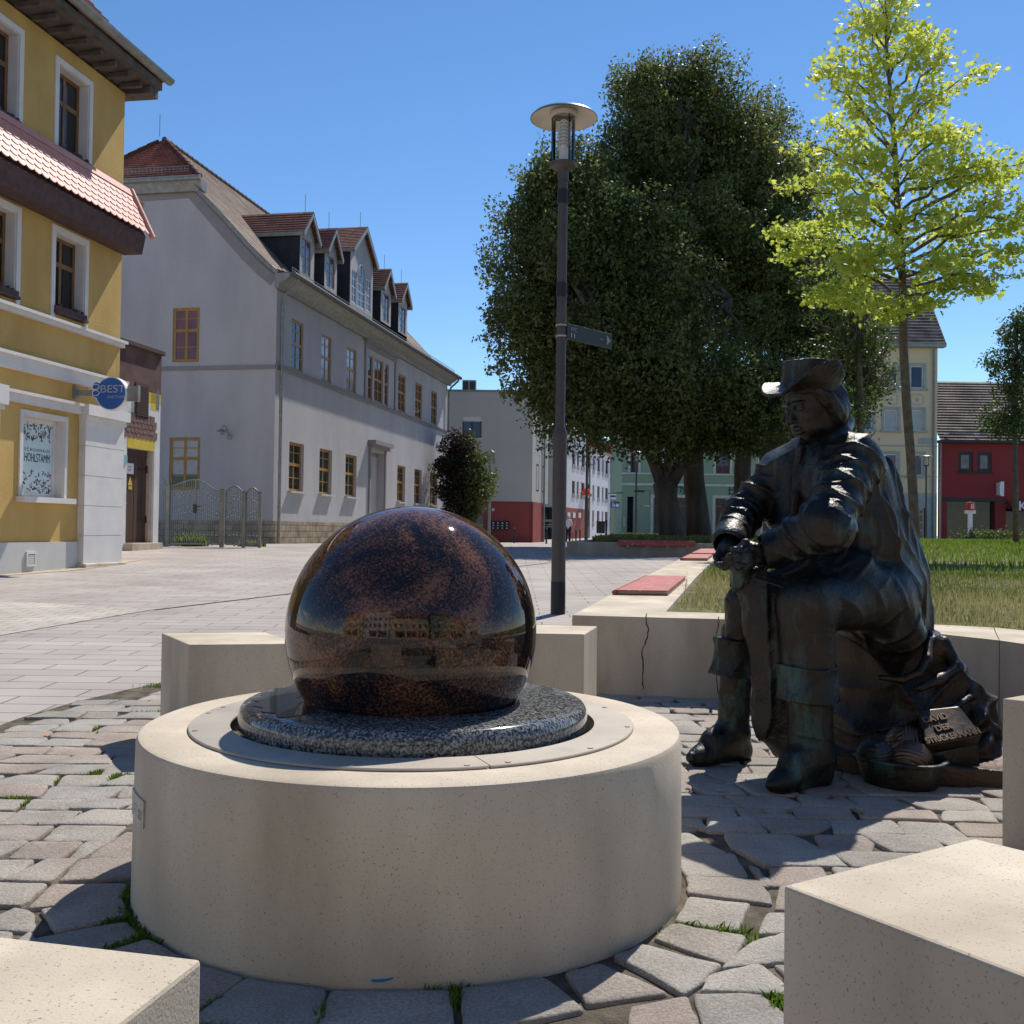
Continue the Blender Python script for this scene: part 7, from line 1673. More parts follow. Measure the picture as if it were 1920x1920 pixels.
def small_tree(base, pts, rs, lobes, label, seed, leafm, dens=420, leaf=.10, rsub=.55, name='young_tree', twigs=0, nleaf=1.):
    rg = np.random.default_rng(seed); t = thing(name, base, label, 'tree'); mb = MB(); mb.tube(tl(pts), rs, 10); P0 = np.array(pts)
    for (c, rad, m_) in lobes:
        for k in range(7):
            d = rg.normal(0, 1, 3); d /= np.linalg.norm(d); tgt = np.array(c)+d*np.array(rad)*.85; i = rg.integers(len(P0)//2, len(P0)); limbs(mb, P0[i], tgt, .035, .008, rg, 6, .3)
    for (x0, y0, x1, y1, YY) in twigs or []:
        a, b = jp(x0, y0, YY), jp(x1, y1, YY+rg.normal(0, .4)); q = limbs(mb, a, b, .028, .007, rg, 8, .25)
        for k in range(7): s_ = q[rg.integers(2, 8)]; limbs(mb, s_, s_+(b-a)*.25+rg.normal(0, .35, 3), .009, .003, rg, 4, .3)
    mb.build('trunk', M['bark2'], t, smooth=True)
    bl = crown_blobs(lobes, rg, 0, rsub); P_, N_, va = fill_leaves(bl, dens, rg); V, F, A = leaves_mesh(P_, leaf, rg, 'oval', .4, va, N_+np.array((0, 0, .6)), .8); npmesh('crown', V, F, leafm, t, colattr=A)
Yt = 30.0
small_tree(G(1612, 1030, 0, lawn_z), [jp(1616, 1040, Yt), jp(1615, 900, Yt), jp(1613, 760, Yt), jp(1610, 660, Yt), jp(1612, 560, Yt), jp(1618, 470, Yt)], [.11, .10, .095, .085, .06, .02],
    [lob(1590, 640, Yt, 55, 60, 12), lob(1640, 640, Yt, 30, 60, 6), lob(1560, 560, Yt, 70, 70, 12), lob(1580, 740, Yt, 50, 50, 10), lob(1545, 480, Yt, 60, 80, 10)], 'thin half bare young tree behind the statue hat', 31, M['elm_leaf'], 330, .12, .5,
    twigs=[(1612, 650, 1500, 590, Yt), (1612, 670, 1510, 640, Yt), (1613, 700, 1530, 700, Yt), (1611, 620, 1520, 560, Yt), (1612, 720, 1660, 660, Yt), (1613, 740, 1690, 690, Yt), (1612, 600, 1550, 520, Yt), (1613, 640, 1670, 590, Yt)])
Yr = 46.0
small_tree(G(1903, 1012, .5), [jp(1905, 1016, Yr), jp(1904, 930, Yr), jp(1903, 850, Yr), jp(1902, 760, Yr), jp(1906, 680, Yr), jp(1908, 600, Yr)], [.13, .12, .11, .10, .07, .03],
    [lob(1915, 660, Yr, 42, 70, 12), lob(1895, 740, Yr, 48, 60, 14), lob(1880, 790, Yr, 35, 30, 8), lob(1950, 720, Yr, 60, 110, 16), lob(1925, 610, Yr, 22, 40, 5), lob(1868, 690, Yr, 18, 20, 3)], 'slim green street tree at the right edge before the red shop', 33, M['elm_leaf'], 300, .16, .7)
# copper and green shrub by the grey house
def shrub():
    Yb = 50.0; rg = np.random.default_rng(9); c = P(872, 1008, Yb); t = thing('shrub', (c.x, Yb, g(Yb)), 'tall rounded shrub with dark and green leaves at the end of the grey house', 'shrub')
    mb = MB()
    for k in range(6): limbs(mb, (c.x+rg.normal(0, .3), Yb, g(Yb)-.1), jp(870+rg.normal(0, 20), 900, Yb), .06, .02, rg, 5, .2)
    mb.build('stem', M['bark'], t)
    lobes = [lob(872, 905, Yb, 46, 74, 40), lob(850, 860, Yb, 26, 40, 8), lob(890, 900, Yb, 34, 62, 14), lob(862, 960, Yb, 40, 45, 14), lob(880, 850, Yb, 25, 28, 6)]
    bl = crown_blobs(lobes, rg, 0, .55); P_, N_, va = fill_leaves(bl, 1100, rg); va = np.clip((P_[:, 0]-c.x)*.6+.25+rg.normal(0, .15, len(P_)), 0, 1)
    V, F, A = leaves_mesh(P_, .13, rg, 'oval', .2, va, N_, .8); npmesh('crown', V, F, M['shrub_leaf'], t, colattr=A)
    q = [jp(848, 822, Yb)+rg.normal(0, 1, (90, 3))*np.array((.12, .12, .3)), jp(858, 835, Yb)+rg.normal(0, 1, (60, 3))*np.array((.15, .12, .3))]; q = np.concatenate(q)
    V, F, A = leaves_mesh(q, .12, rg); npmesh('red_shoots', V, F, mat('copper_leaf', (.16, .05, .05), rough=.6, var=.3, vs=9), t)
shrub()

# ---------------------------------------------------------------- grass
def blades(n, xs, ys, zf, hmin, hmax, wd, rg, lean=.45, ok=None, hfun=None):
    x = xs(n) if callable(xs) else rg.uniform(*xs, n); y = ys(n); 
    if ok is not None: m = ok(x, y); x, y = x[m], y[m]; n = len(x)
    z = np.array([zf(v) for v in y]); h = rg.uniform(hmin, hmax, n)
    if hfun is not None: h = h*hfun(x, y)
    an = rg.uniform(0, 6.28, n); dx, dy = np.cos(an), np.sin(an); la = rg.uniform(0, 6.28, n); ll = rg.uniform(.1, lean, n)*h; w_ = wd*rg.uniform(.6, 1.3, n)
    if hfun is None or True: w_ = w_*(1+np.maximum(0, y-8)*.07)
    V = np.zeros((n, 5, 3), np.float32); lx, ly = np.cos(la)*ll, np.sin(la)*ll
    V[:, 0] = np.stack([x-dx*w_, y-dy*w_, z-.01], 1); V[:, 1] = np.stack([x+dx*w_, y+dy*w_, z-.01], 1)
    V[:, 2] = np.stack([x+dx*w_*.8+lx*.35, y+dy*w_*.8+ly*.35, z+h*.6], 1); V[:, 4] = np.stack([x-dx*w_*.8+lx*.35, y-dy*w_*.8+ly*.35, z+h*.6], 1); V[:, 3] = np.stack([x+lx, y+ly, z+h*.95], 1)
    return V.reshape(-1, 3), np.arange(n*5, dtype=np.int32).reshape(n, 5), n
rg = np.random.default_rng(12)
M['grass'] = leafmat('grass_blade', (.10, .15, .025), (.42, .36, .16), .45, rough=.6); M['grass2'] = leafmat('meadow_blade', (.10, .19, .02), (.24, .30, .05), .5, rough=.6)
def depth(a, b): return lambda n: a*(b/a)**(rg.uniform(0, 1, n)**.85)
def okl(x, y): return (x > np.array([lx0(v) for v in y])+.16) & (x < y*.56+1.0)
def xs_(a, b): return lambda n: rg.uniform(a, b, n)
parts = []
# short dry grass near the wall
n = 46000; y = depth(4.6, 13)(n); x = rg.uniform(0.9, 8, n); m = okl(x, y); x, y = x[m], y[m]
tal = lambda x, y: .55+1.25*np.clip((np.sin(x*.9+y*.5)+np.sin(y*1.3-x*.4)+.6)/2.2, 0, 1)*np.clip((y-7.2)/1.5, .15, 1)
V1, F1, n1 = blades(len(x), lambda n, x=x: x, lambda n, y=y: y, lawn_z, .03, .085, .003, rg, hfun=tal)
dry = np.clip(.62+.40*np.sin(x[:n1]*1.7+1)*np.sin(y[:n1]*1.1)-(y-7)*.05+rg.normal(0, .22, len(x)), 0, 1)
tag(npmesh('lawn_grass', V1, F1, M['grass'], colattr=np.repeat(dry, 5)), kind='stuff')
n = 52000; y = depth(11.5, 55)(n); x = rg.uniform(1.5, 30, n); m = okl(x, y) & ((x-y*.30) > -2.0); x, y = x[m], y[m]
V2, F2, n2 = blades(len(x), lambda n, x=x: x, lambda n, y=y: y, lawn_z, .08, .18, .005, rg, hfun=lambda x, y: .7+.6*np.clip(np.sin(x*.5)+np.sin(y*.35), 0, 1))
tag(npmesh('meadow_grass', V2, F2, M['grass2'], colattr=np.repeat(np.clip(rg.normal(.4, .28, len(x)), 0, 1), 5)), kind='stuff')
# tall dry stalks by the wall
V3, F3, n3 = blades(46, lambda n: 1.34+abs(rg.normal(0, .12, n)), lambda n: rg.uniform(7.0, 8.4, n), lawn_z, .12, .30, .0011, rg, lean=.5)
tag(npmesh('dry_stalks', V3, F3, M['grass'], colattr=np.full(n3*5, .9)), kind='stuff')
# bed ground cover under the big trees
V4, F4b, n4 = blades(9000, lambda n: rg.uniform(2.2, 10, n), lambda n: rg.uniform(26.2, 42, n), bed_z, .04, .2, .02, rg, ok=lambda x, y: x > 1.38+(y-25.3)*.168+.4)
tag(npmesh('bed_ground_cover', V4, F4b, M['lime_leaf'], colattr=rg.uniform(.3, 1, n4*5)), kind='stuff')
# herbs at the foot of the red shop
q = np.concatenate([jp(x, 1004, 57)[None]+rg.normal(0, 1, (260, 3))*np.array((.45, .3, .16)) for x in (1820, 1842, 1862, 1885, 1915)]); V, F, A = leaves_mesh(q, .15, rg, 'oval'); tag(npmesh('border_herbs', V, F, M['elm_leaf'], colattr=A), kind='stuff')
# weeds and moss in the joints
cl = [(210, 1470), (150, 1470), (160, 1375), (90, 1542), (225, 1385), (20, 1510), (175, 1462), (200, 1462), (1335, 1760), (280, 1345), (240, 1690), (250, 1730), (262, 1760), (270, 1785), (820, 1880), (460, 1915), (480, 1912), (500, 1915), (1455, 1885), (300, 1290), (360, 1288)]
PV = []; PF = []; PA = []; o = 0
for cx, cy in cl:
    c = G(cx, cy); k = 1500; xx = rg.normal(c.x, .05, k); yy = rg.normal(c.y, .03, k); near = [s_ for s_ in STONES if abs(s_[:, 0].mean()-c.x) < .4 and abs(s_[:, 1].mean()-c.y) < .35]; fr_ = np.ones(k, bool)
    for s_ in near:
        ins = np.ones(k, bool); ar = sum(s_[i][0]*s_[(i+1) % 4][1]-s_[(i+1) % 4][0]*s_[i][1] for i in range(4)); sg_ = 1 if ar > 0 else -1
        for i in range(4): a_, b_ = s_[i], s_[(i+1) % 4]; ins &= sg_*((b_[0]-a_[0])*(yy-a_[1])-(b_[1]-a_[1])*(xx-a_[0])) > 0
        fr_ &= ~ins
    fr_ &= np.hypot(xx-FC[0], yy-FC[1]) > .775; xx, yy = xx[fr_][:130], yy[fr_][:130]; k = len(xx)
    if not k: continue
    V, F, nn_ = blades(k, lambda n, xx=xx: xx, lambda n, yy=yy: yy, lambda v: g(v)+.008, .010, .026, .0022, rg, lean=1.1); PV.append(V); PF.append(F+o); o += len(V); PA.append(rg.uniform(0, .45, len(V)))
tag(npmesh('joint_weeds', np.concatenate(PV), np.concatenate(PF), M['grass2'], colattr=np.concatenate(PA)), kind='stuff')
for (xs0, xs1, Yg) in ((318, 400, 27.9), (440, 500, 28.2)):
    k = 160; a, b = P(xs0, 1018, Yg).x, P(xs1, 1018, Yg).x; V, F, nn_ = blades(k, lambda n: rg.normal((a+b)/2, (b-a)/5, n), lambda n: rg.uniform(Yg-.1, Yg+.1, n), g, .08, .42 if xs0 < 400 else .2, .012, rg, lean=.8)
    tag(npmesh('weed_clump', V, F, M['grass2'] if xs0 < 400 else M['grass'], colattr=rg.uniform(.2, .8, len(V))), kind='stuff')
# fallen leaves round the statue, each one its own
lf = [(1478, 1534, .16, 'ochre'), (1430, 1533, .05, 'ochre'), (1828, 1492, .02, 'orange'), (1610, 1536, .16, 'ochre'), (1290, 1488, .1, 'ochre'), (1398, 1475, .05, 'pale'), (1558, 1508, .02, 'red'), (1262, 1338, .1, 'ochre'), (1295, 1335, .2, 'pale'), (1690, 1512, .02, 'ochre'), (1310, 1498, .1, 'ochre'), (1352, 1494, .1, 'pale'), (90, 1388, 0, 'orange'), (1240, 1372, 0, 'ochre')]
LL = ['ochre leaf on the shaded cobbles below the front boot', 'ochre leaf a little left of the leaf below the front boot', 'bright orange leaf on the cobbles at the right end of the statue base', 'ochre leaf on the shaded cobbles below the wicker basket',
      'ochre leaf close to the fountain, below the toe of the far boot', 'pale dry leaf under the toe of the front boot', 'dark red leaf on the cobbles below the gap between boot and basket', 'ochre leaf on the cobbles behind the fountain, near the planter wall', 'pale leaf right of the ochre one behind the fountain',
      'ochre leaf touching the bottom of the wicker basket', 'ochre leaf on a lit cobble between fountain and front boot', 'pale leaf in the shade between the two boots', 'orange leaf alone on the cobbles left of the fountain', 'ochre leaf at the right rear rim of the fountain']
lc = {'ochre': mat('leaf_ochre', (.36, .22, .06), rough=.7, var=.25, vs=60), 'orange': mat('leaf_orange', (.55, .20, .05), rough=.7, var=.25, vs=60), 'pale': mat('leaf_pale', (.50, .38, .22), rough=.7, var=.2, vs=60), 'red': mat('leaf_red', (.32, .06, .04), rough=.7, var=.2, vs=60)}
for i, (x, y, _, c_) in enumerate(lf):
    p = G(x, y); s = random.uniform(.016, .028); an = random.uniform(0, 6.28); mb = MB(); pts = []
    for k, (r_, z_) in enumerate(zip((1, .45, .8, .4, .9, .5, .75, .4), (.4, .1, .3, .0, .35, .1, .2, .0))):
        q = an+k*math.pi/4; pts.append((p.x+math.cos(q)*s*r_*1.2, p.y+math.sin(q)*s*r_, g(p.y)+.024+z_*s*.7))
    mb.add(pts+[(p.x, p.y, g(p.y)+.024)], [(k, (k+1) % 8, 8) for k in range(8)]); o = mb.build('fallen_leaf', lc[c_]); mb = o.data
    for v in mb.vertices: v.co = v.co-p
    o.location = p; tag(o, LL[i], 'leaf', 'fallen leaves scattered on the cobbles')
p = G(722, 1868); mb = MB(); mb.poly([(p.x-.03, p.y, .03), (p.x-.005, p.y-.006, .032), (p.x+.028, p.y+.012, .036), (p.x+.02, p.y+.024, .03), (p.x-.012, p.y+.016, .028)], (0, 0, .004)); tag(mb.build('litter_scrap', mat('blue_scrap', (.02, .16, .38), rough=.4)), 'scrap of blue litter at the foot of the fountain', 'litter')
# ================================================================ lamps, signs, people
M['pole'] = mat('anthracite_pole', (.075, .065, .062), rough=.5, metal=.2, var=.12, vs=5, spec=.4); M['black'] = mat('black_band', (.012, .012, .014), rough=.45)
def clear_glass():
    m = bpy.data.materials.new('lantern_glass'); m.use_nodes = True; nt = m.node_tree; L = nt.links.new
    tr = _n(nt, 'ShaderNodeBsdfTransparent'); gl = _n(nt, 'ShaderNodeBsdfGlossy'); gl.inputs['Roughness'].default_value = .03; fr = _n(nt, 'ShaderNodeFresnel'); fr.inputs[0].default_value = 1.33; ms = _n(nt, 'ShaderNodeMixShader')
    tr.inputs[0].default_value = (.98, .99, .99, 1); L(fr.outputs[0], ms.inputs[0]); L(tr.outputs[0], ms.inputs[1]); L(gl.outputs[0], ms.inputs[2]); L(ms.outputs[0], nt.nodes['Material Output'].inputs['Surface']); return m
M['clear'] = clear_glass()
def lamp_post(base, H, s=1.0, label='', detail=True, thick=.085):
    b = Vector(base); t = thing('street_lamp', b, label, 'street lamp'); z = b.z; V_ = lambda dx, dz: Vector((b.x+dx, b.y, z+dz))
    r0 = thick; r1 = thick*.68; zj = H*.36
    mb = MB(); mb.lathe([(r0, -.1), (r0, zj-.09), (r0*1.04, zj-.05), (r0*1.04, zj-.03), (r1*1.05, zj+.04), (r1, zj+.06), (r1, H*.865)], b, 24); mb.build('pole', M['pole'], t, smooth='auto')
    if detail:
        mb = MB(); mb.lathe([(r0+.001, .0), (r0+.0025, .0), (r0+.0025, .34), (r0+.001, .345)], b, 24); mb.build('base_sleeve', M['black'], t, smooth='auto')
        for zz in (H*.625, H*.81): mb = MB(); mb.lathe([(r1, zz), (r1+.008, zz+.002), (r1+.008, zz+.148), (r1, zz+.15)], b, 24); mb.pbox(b+Vector((r1+.004, -.02, zz+.01)), (.012, 0, 0), (0, .04, 0), (0, 0, .13)); mb.build('clamp_band', M['black'], t, smooth='auto')
    zh = H*.865
    mb = MB(); mb.lathe([(r1*1.15, zh-.06), (r1*1.15, zh+.05), (.10*s, zh+.075), (.135*s, zh+.10), (.14*s, zh+.135), (.125*s, zh+.14), (0, zh+.14)], b, 28); mb.build('lantern_base', M['pole'], t, smooth='auto')
    zt = H-.06*s
    mb = MB(); mb.lathe([(.122*s, zh+.142), (.122*s, zt-.02)], b, 28); mb.build('glass_cylinder', M['clear'], t, smooth=True)
    mb = MB(); mb.lathe([(.05*s, zh+.142), (.052*s, zh+.30*s)], b, 16); mb.build('lamp_holder', mat('lamp_white', (.55, .53, .5), rough=.5), t)
    mb = MB()
    for k in range(7): zz = zh+.14+(.19+.038*k)*s; mb.lathe([(.042*s, zz), (.072*s, zz+.006*s), (.072*s, zz+.012*s), (.042*s, zz+.018*s)], b, 20)
    mb.lathe([(.035*s, zh+.30*s), (.035*s, zh+.60*s)], b, 12); mb.build('louvre', mat('louvre_grey', (.68, .66, .62), rough=.4), t, smooth='auto')
    for k in range(3):
        a = 2*math.pi*k/3+.95; mb = MB(); q = Vector((math.cos(a)*.126*s, math.sin(a)*.126*s, 0)); mb.cyl(b+q+Vector((0, 0, zh+.13)), b+q+Vector((0, 0, zt)), .0055*s, n=6); mb.build('strut', M['black'], t)
    mb = MB(); mb.lathe([(0, zt+.050*s), (.12*s, zt+.046*s), (.24*s, zt+.024*s), (.325*s, zt-.012*s), (.36*s, zt-.045*s), (.362*s, zt-.055*s)], b, 48); mb.build('shade_top', mat('shade_green', (.12, .16, .14), rough=.35), t, smooth='auto')
    mb = MB(); mb.lathe([(.357*s, zt-.055*s), (.352*s, zt-.048*s), (.318*s, zt-.019*s), (.235*s, zt+.016*s), (.12*s, zt+.04*s), (0, zt+.045*s)], b, 48); mb.build('shade_underside', mat('shade_cream', (.66, .60, .50), rough=.5), t, smooth='auto')
    mb = MB(); mb.lathe([(.115*s, zt-.04*s), (.15*s, zt-.035*s), (.15*s, zt+.0*s), (.12*s, zt+.03*s)], b, 28); mb.build('shade_collar', M['pole'] if not detail else mat('collar_cream', (.55, .50, .43), rough=.5), t, smooth='auto')
    return t
bl = G(1046, 1151); Hl = P(1055, 203, bl.y).z-bl.z
# keep the post truly vertical: its foot stands where the photo shows it
lamp_post(bl, Hl, 1.0, 'nearest street lamp with anthracite pole, glass cylinder and mushroom shade', thick=.076)
# direction sign clamped to the lamp
ds = thing('direction_sign', Vector((bl.x, bl.y, P(1060, 640, bl.y).z)), 'long dark green direction sign with white arrow clamped to the nearest lamp post', 'sign')
d0 = Vector((bl.x+.055, bl.y-.02, 0)); e_ = P(1146, 640, bl.y+.55); dd = (Vector((e_.x, e_.y, 0))-d0); Ld = dd.length; dd.normalize(); z1 = P(1062, 607, bl.y).z; z0 = P(1062, 636, bl.y).z; hh = z1-z0
mb = MB(); nn = Vector((dd.y, -dd.x, 0)); mb.pbox(d0+Vector((0, 0, z0))-nn*.012, dd*Ld, nn*.024, (0, 0, hh)); mb.build('sign_panel', mat('sign_green', (.020, .030, .025), rough=.5), ds, bevel=.004)
M['sign_txt'] = mat('sign_pale', (.30, .31, .29), rough=.5)
mb = MB(); q = d0+dd*(Ld-.10)+nn*.014; mb.poly([q+Vector((0, 0, z0+hh*.18)), q+Vector((0, 0, z1-hh*.18)), q+dd*.07+Vector((0, 0, (z0+z1)/2))], nn*.003); mb.build('arrow', M['sign_txt'], ds)
text_mesh('WC', .065, d0+dd*.05+nn*.0135+Vector((0, 0, z0+hh*.55)), dd, (0, 0, 1), depth=.001).build('lettering', M['sign_txt'], ds)
mb = MB()
for k in range(2): mb = MB(); mb.pbox(d0+dd*(.055+k*.05)+nn*.0132+Vector((0, 0, z0+hh*.14)), dd*.022, nn*.002, (0, 0, hh*.3)); mb.build('pictogram', M['sign_txt'], ds)
text_mesh('200 m', .028, d0+dd*(Ld-.22)+nn*.0135+Vector((0, 0, z0+hh*.42)), dd, (0, 0, 1), depth=.001).build('lettering', M['sign_txt'], ds)
for zz in (z0+.02, z1-.03): mb = MB(); mb.lathe([(.057, zz), (.061, zz), (.061, zz+.018), (.057, zz+.018)], (bl.x, bl.y, 0), 20); mb.build('clamp', M['steel'], ds)
# farther lamps
a = P(1099, 1005, 57.0); lb = lamp_post((a.x, 57, g(57)), P(1098, 778, 57).z-g(57), 1.0, 'distant dark street lamp in front of the white row', detail=False, thick=.10)
a = P(1736, 1012, 60.0); lamp_post((a.x, 60, g(60)), P(1735, 853, 60).z-g(60), 1.1, 'slim street lamp in front of the cream house', detail=False, thick=.07)
a = P(1192, 1004, 62.0); lamp_post((a.x, 62, g(62)), P(1190, 845, 62).z-g(62), 1.1, 'dark street lamp in front of the mint house', detail=False, thick=.09)
# old bent post beside the shrub
pb = thing('bent_post', (P(918, 1000, 56).x, 56, g(56)), 'thin grey post with curved top between the shrub and the letterboxes', 'post')
mb = MB(); mb.tube([P(917, 1006, 56), P(918, 940, 56), P(918, 870, 56), P(919, 851, 56), P(922, 845, 56), P(925, 848, 56), P(926, 870, 56)], .085, 8); mb.build('tube', M['zinc'], pb, smooth='auto')
# litter bin, bollards, parking signs
tb = thing('litter_bin', (P(1128, 1000, 50).x, 50, g(50)), 'dark square litter bin on a post beyond the bed wall', 'litter bin')
mb = MB(); a, b = P(1119, 1000, 50), P(1134, 979, 50); mb.box((a.x, 49.85, a.z), (b.x, 50.3, b.z)); mb.build('bin_body', M['dark'], tb, bevel=.02)
mb = MB(); mb.box((a.x-.02, 49.83, b.z+.001), (b.x+.02, 50.32, b.z+.04)); mb.build('bin_lid', M['dark'], tb); mb = MB(); c_ = P(1137, 1000, 50); mb.cyl((c_.x, 50.1, g(50)), (c_.x, 50.1, b.z+.1), .05, n=8); mb.build('bin_post', M['dark'], tb)
for i, (x, y0, y1, Y, lab) in enumerate(((1024.5, 1020, 990, 50, 'dark bollard just left of the nearest lamp post'), (1080, 1010, 992, 58, 'dark bollard right of the walking person'), (1087.5, 1010, 992, 60, 'dark bollard left of the distant street lamp'), (964, 1016, 990, 52, 'thin dark bollard in front of the letterboxes'), (1018, 1005, 988, 66, 'thin dark bollard in front of the garage'))):
    p = P(x, (y0+y1)/2, Y); bo = thing('bollard', (p.x, Y, g(Y)), lab, 'bollard', 'dark bollards along the side street'); zt = P(x, y1, Y).z
    mb = MB(); mb.lathe([(.045, -.1), (.045, zt-g(Y)-.08), (.03, zt-g(Y)-.07), (.03, zt-g(Y)-.055), (.045, zt-g(Y)-.045), (.045, zt-g(Y)-.01), (.03, zt-g(Y)), (0, zt-g(Y))], (p.x, Y, g(Y)), 12); mb.build('bollard_shaft', M['dark'], bo, smooth='auto')
ps = thing('street_signs', (P(1153, 1000, 64).x, 64, g(64)), 'blue play-street sign on a pole at the corner of the mint house', 'sign')
Ys = 64; mb = MB(); c_ = P(1153, 1000, Ys); mb.cyl((c_.x, Ys, g(Ys)), (c_.x, Ys, P(1150, 925, Ys).z), .04, n=8); mb.build('sign_pole', M['zinc'], ps)
M['traffic_blue'] = mat('traffic_blue', (.02, .09, .42), rough=.4)
a, b = P(1145, 952, Ys), P(1161, 940, Ys); mb = MB(); mb.box((a.x, Ys-.07, a.z), (b.x, Ys-.045, b.z)); pn = mb.build('sign_panel', M['traffic_blue'], ps, bevel=.01)
M['wh'] = M['sign_white']
mb = MB(); mb.poly([(a.x+.30, Ys-.072, a.z+.06), (a.x+.5, Ys-.072, a.z+.06), (a.x+.5, Ys-.072, a.z+.20), (a.x+.40, Ys-.072, a.z+.28), (a.x+.30, Ys-.072, a.z+.20)], (0, -.004, 0)); mb.build('pictogram', M['wh'], pn)
for k, (dx, hz_) in enumerate(((.1, .28), (.19, .2))):
    mb = MB(); mb.box((a.x+dx, Ys-.076, a.z+.05), (a.x+dx+.05, Ys-.0705, a.z+.05+hz_*.75)); mb.cyl((a.x+dx+.025, Ys-.0705, a.z+.05+hz_*.75+.04), (a.x+dx+.025, Ys-.076, a.z+.05+hz_*.75+.04), .03, n=10); mb.build('pictogram', M['wh'], pn)
a, b = P(1143, 936, Ys), P(1155, 926, Ys); mb = MB(); mb.box((a.x, Ys-.07, a.z), (b.x, Ys-.045, b.z)); p2 = mb.build('sign_panel', M['wh'], ps); mb = MB(); mb.box((a.x+.02, Ys-.076, a.z+.12), (b.x-.02, Ys-.0705, a.z+.24)); mb.build('sign_band', M['traffic_blue'], p2)
hs = thing('wall_sign', P(1163, 925, 71.5), 'small dark hanging sign on a bar at the mint house corner', 'sign')
mb = MB(); mb.tube([P(1140, 925, 71.3), P(1168, 924, 71.9)], .03, 5); mb.build('bar', M['dark'], hs)
# gantry frame by the mint house
gf = thing('notice_frame', (P(1192, 1000, 61).x, 61, g(61)), 'thin dark frame sign beside the lamp before the mint house', 'sign'); Yf = 61.5
a, b = P(1199, 949, Yf), P(1219, 920, Yf); mb = MB()
mb.tube([(a.x, Yf, a.z), (b.x, Yf, a.z), (b.x, Yf, b.z), (a.x, Yf, b.z)], .025, 5); mb.build('frame', M['dark'], gf); mb = MB(); mb.box((P(1199, 0, Yf).x, Yf-.02, P(1199, 923, Yf).z), (P(1218, 0, Yf).x, Yf+.02, P(1199, 919, Yf).z)); mb.build('name_board', M['dark'], gf)
# information pillar
ip = thing('info_pillar', (P(1819, 1012, 57).x, 57, g(57)), 'white pillar with red information sign before the red shop', 'sign'); Yi = 57.5
a, b = P(1815.5, 1015, Yi), P(1822.5, 963, Yi); mb = MB(); mb.box((a.x, Yi-.1, g(Yi)), (b.x, Yi+.1, b.z)); mb.build('post', M['wh'], ip, bevel=.01)
a, b = P(1810, 963, Yi), P(1828, 957, Yi); mb = MB(); mb.box((a.x, Yi-.13, a.z+.001), (b.x, Yi+.13, b.z)); mb.build('cap', M['wh'], ip, bevel=.01)
c_ = P(1819, 949, Yi); rr_ = .25; mb = MB(); mb.lathe([(rr_*.9, c_.z-.22), (rr_, c_.z-.20), (rr_, c_.z+.16), (rr_*.8, c_.z+.22), (0, c_.z+.24)], (c_.x, Yi, 0), 24); hd = mb.build('sign_drum', mat('info_red', (.50, .03, .02), rough=.4), ip, smooth='auto')
tm = text_mesh('ii', .42, Vector((c_.x, Yi-rr_-.02, c_.z-.16)), (1, 0, 0), (0, 0, 1), depth=.01, align='CENTER', bold=.01); tm.build('lettering', M['wh'], hd)
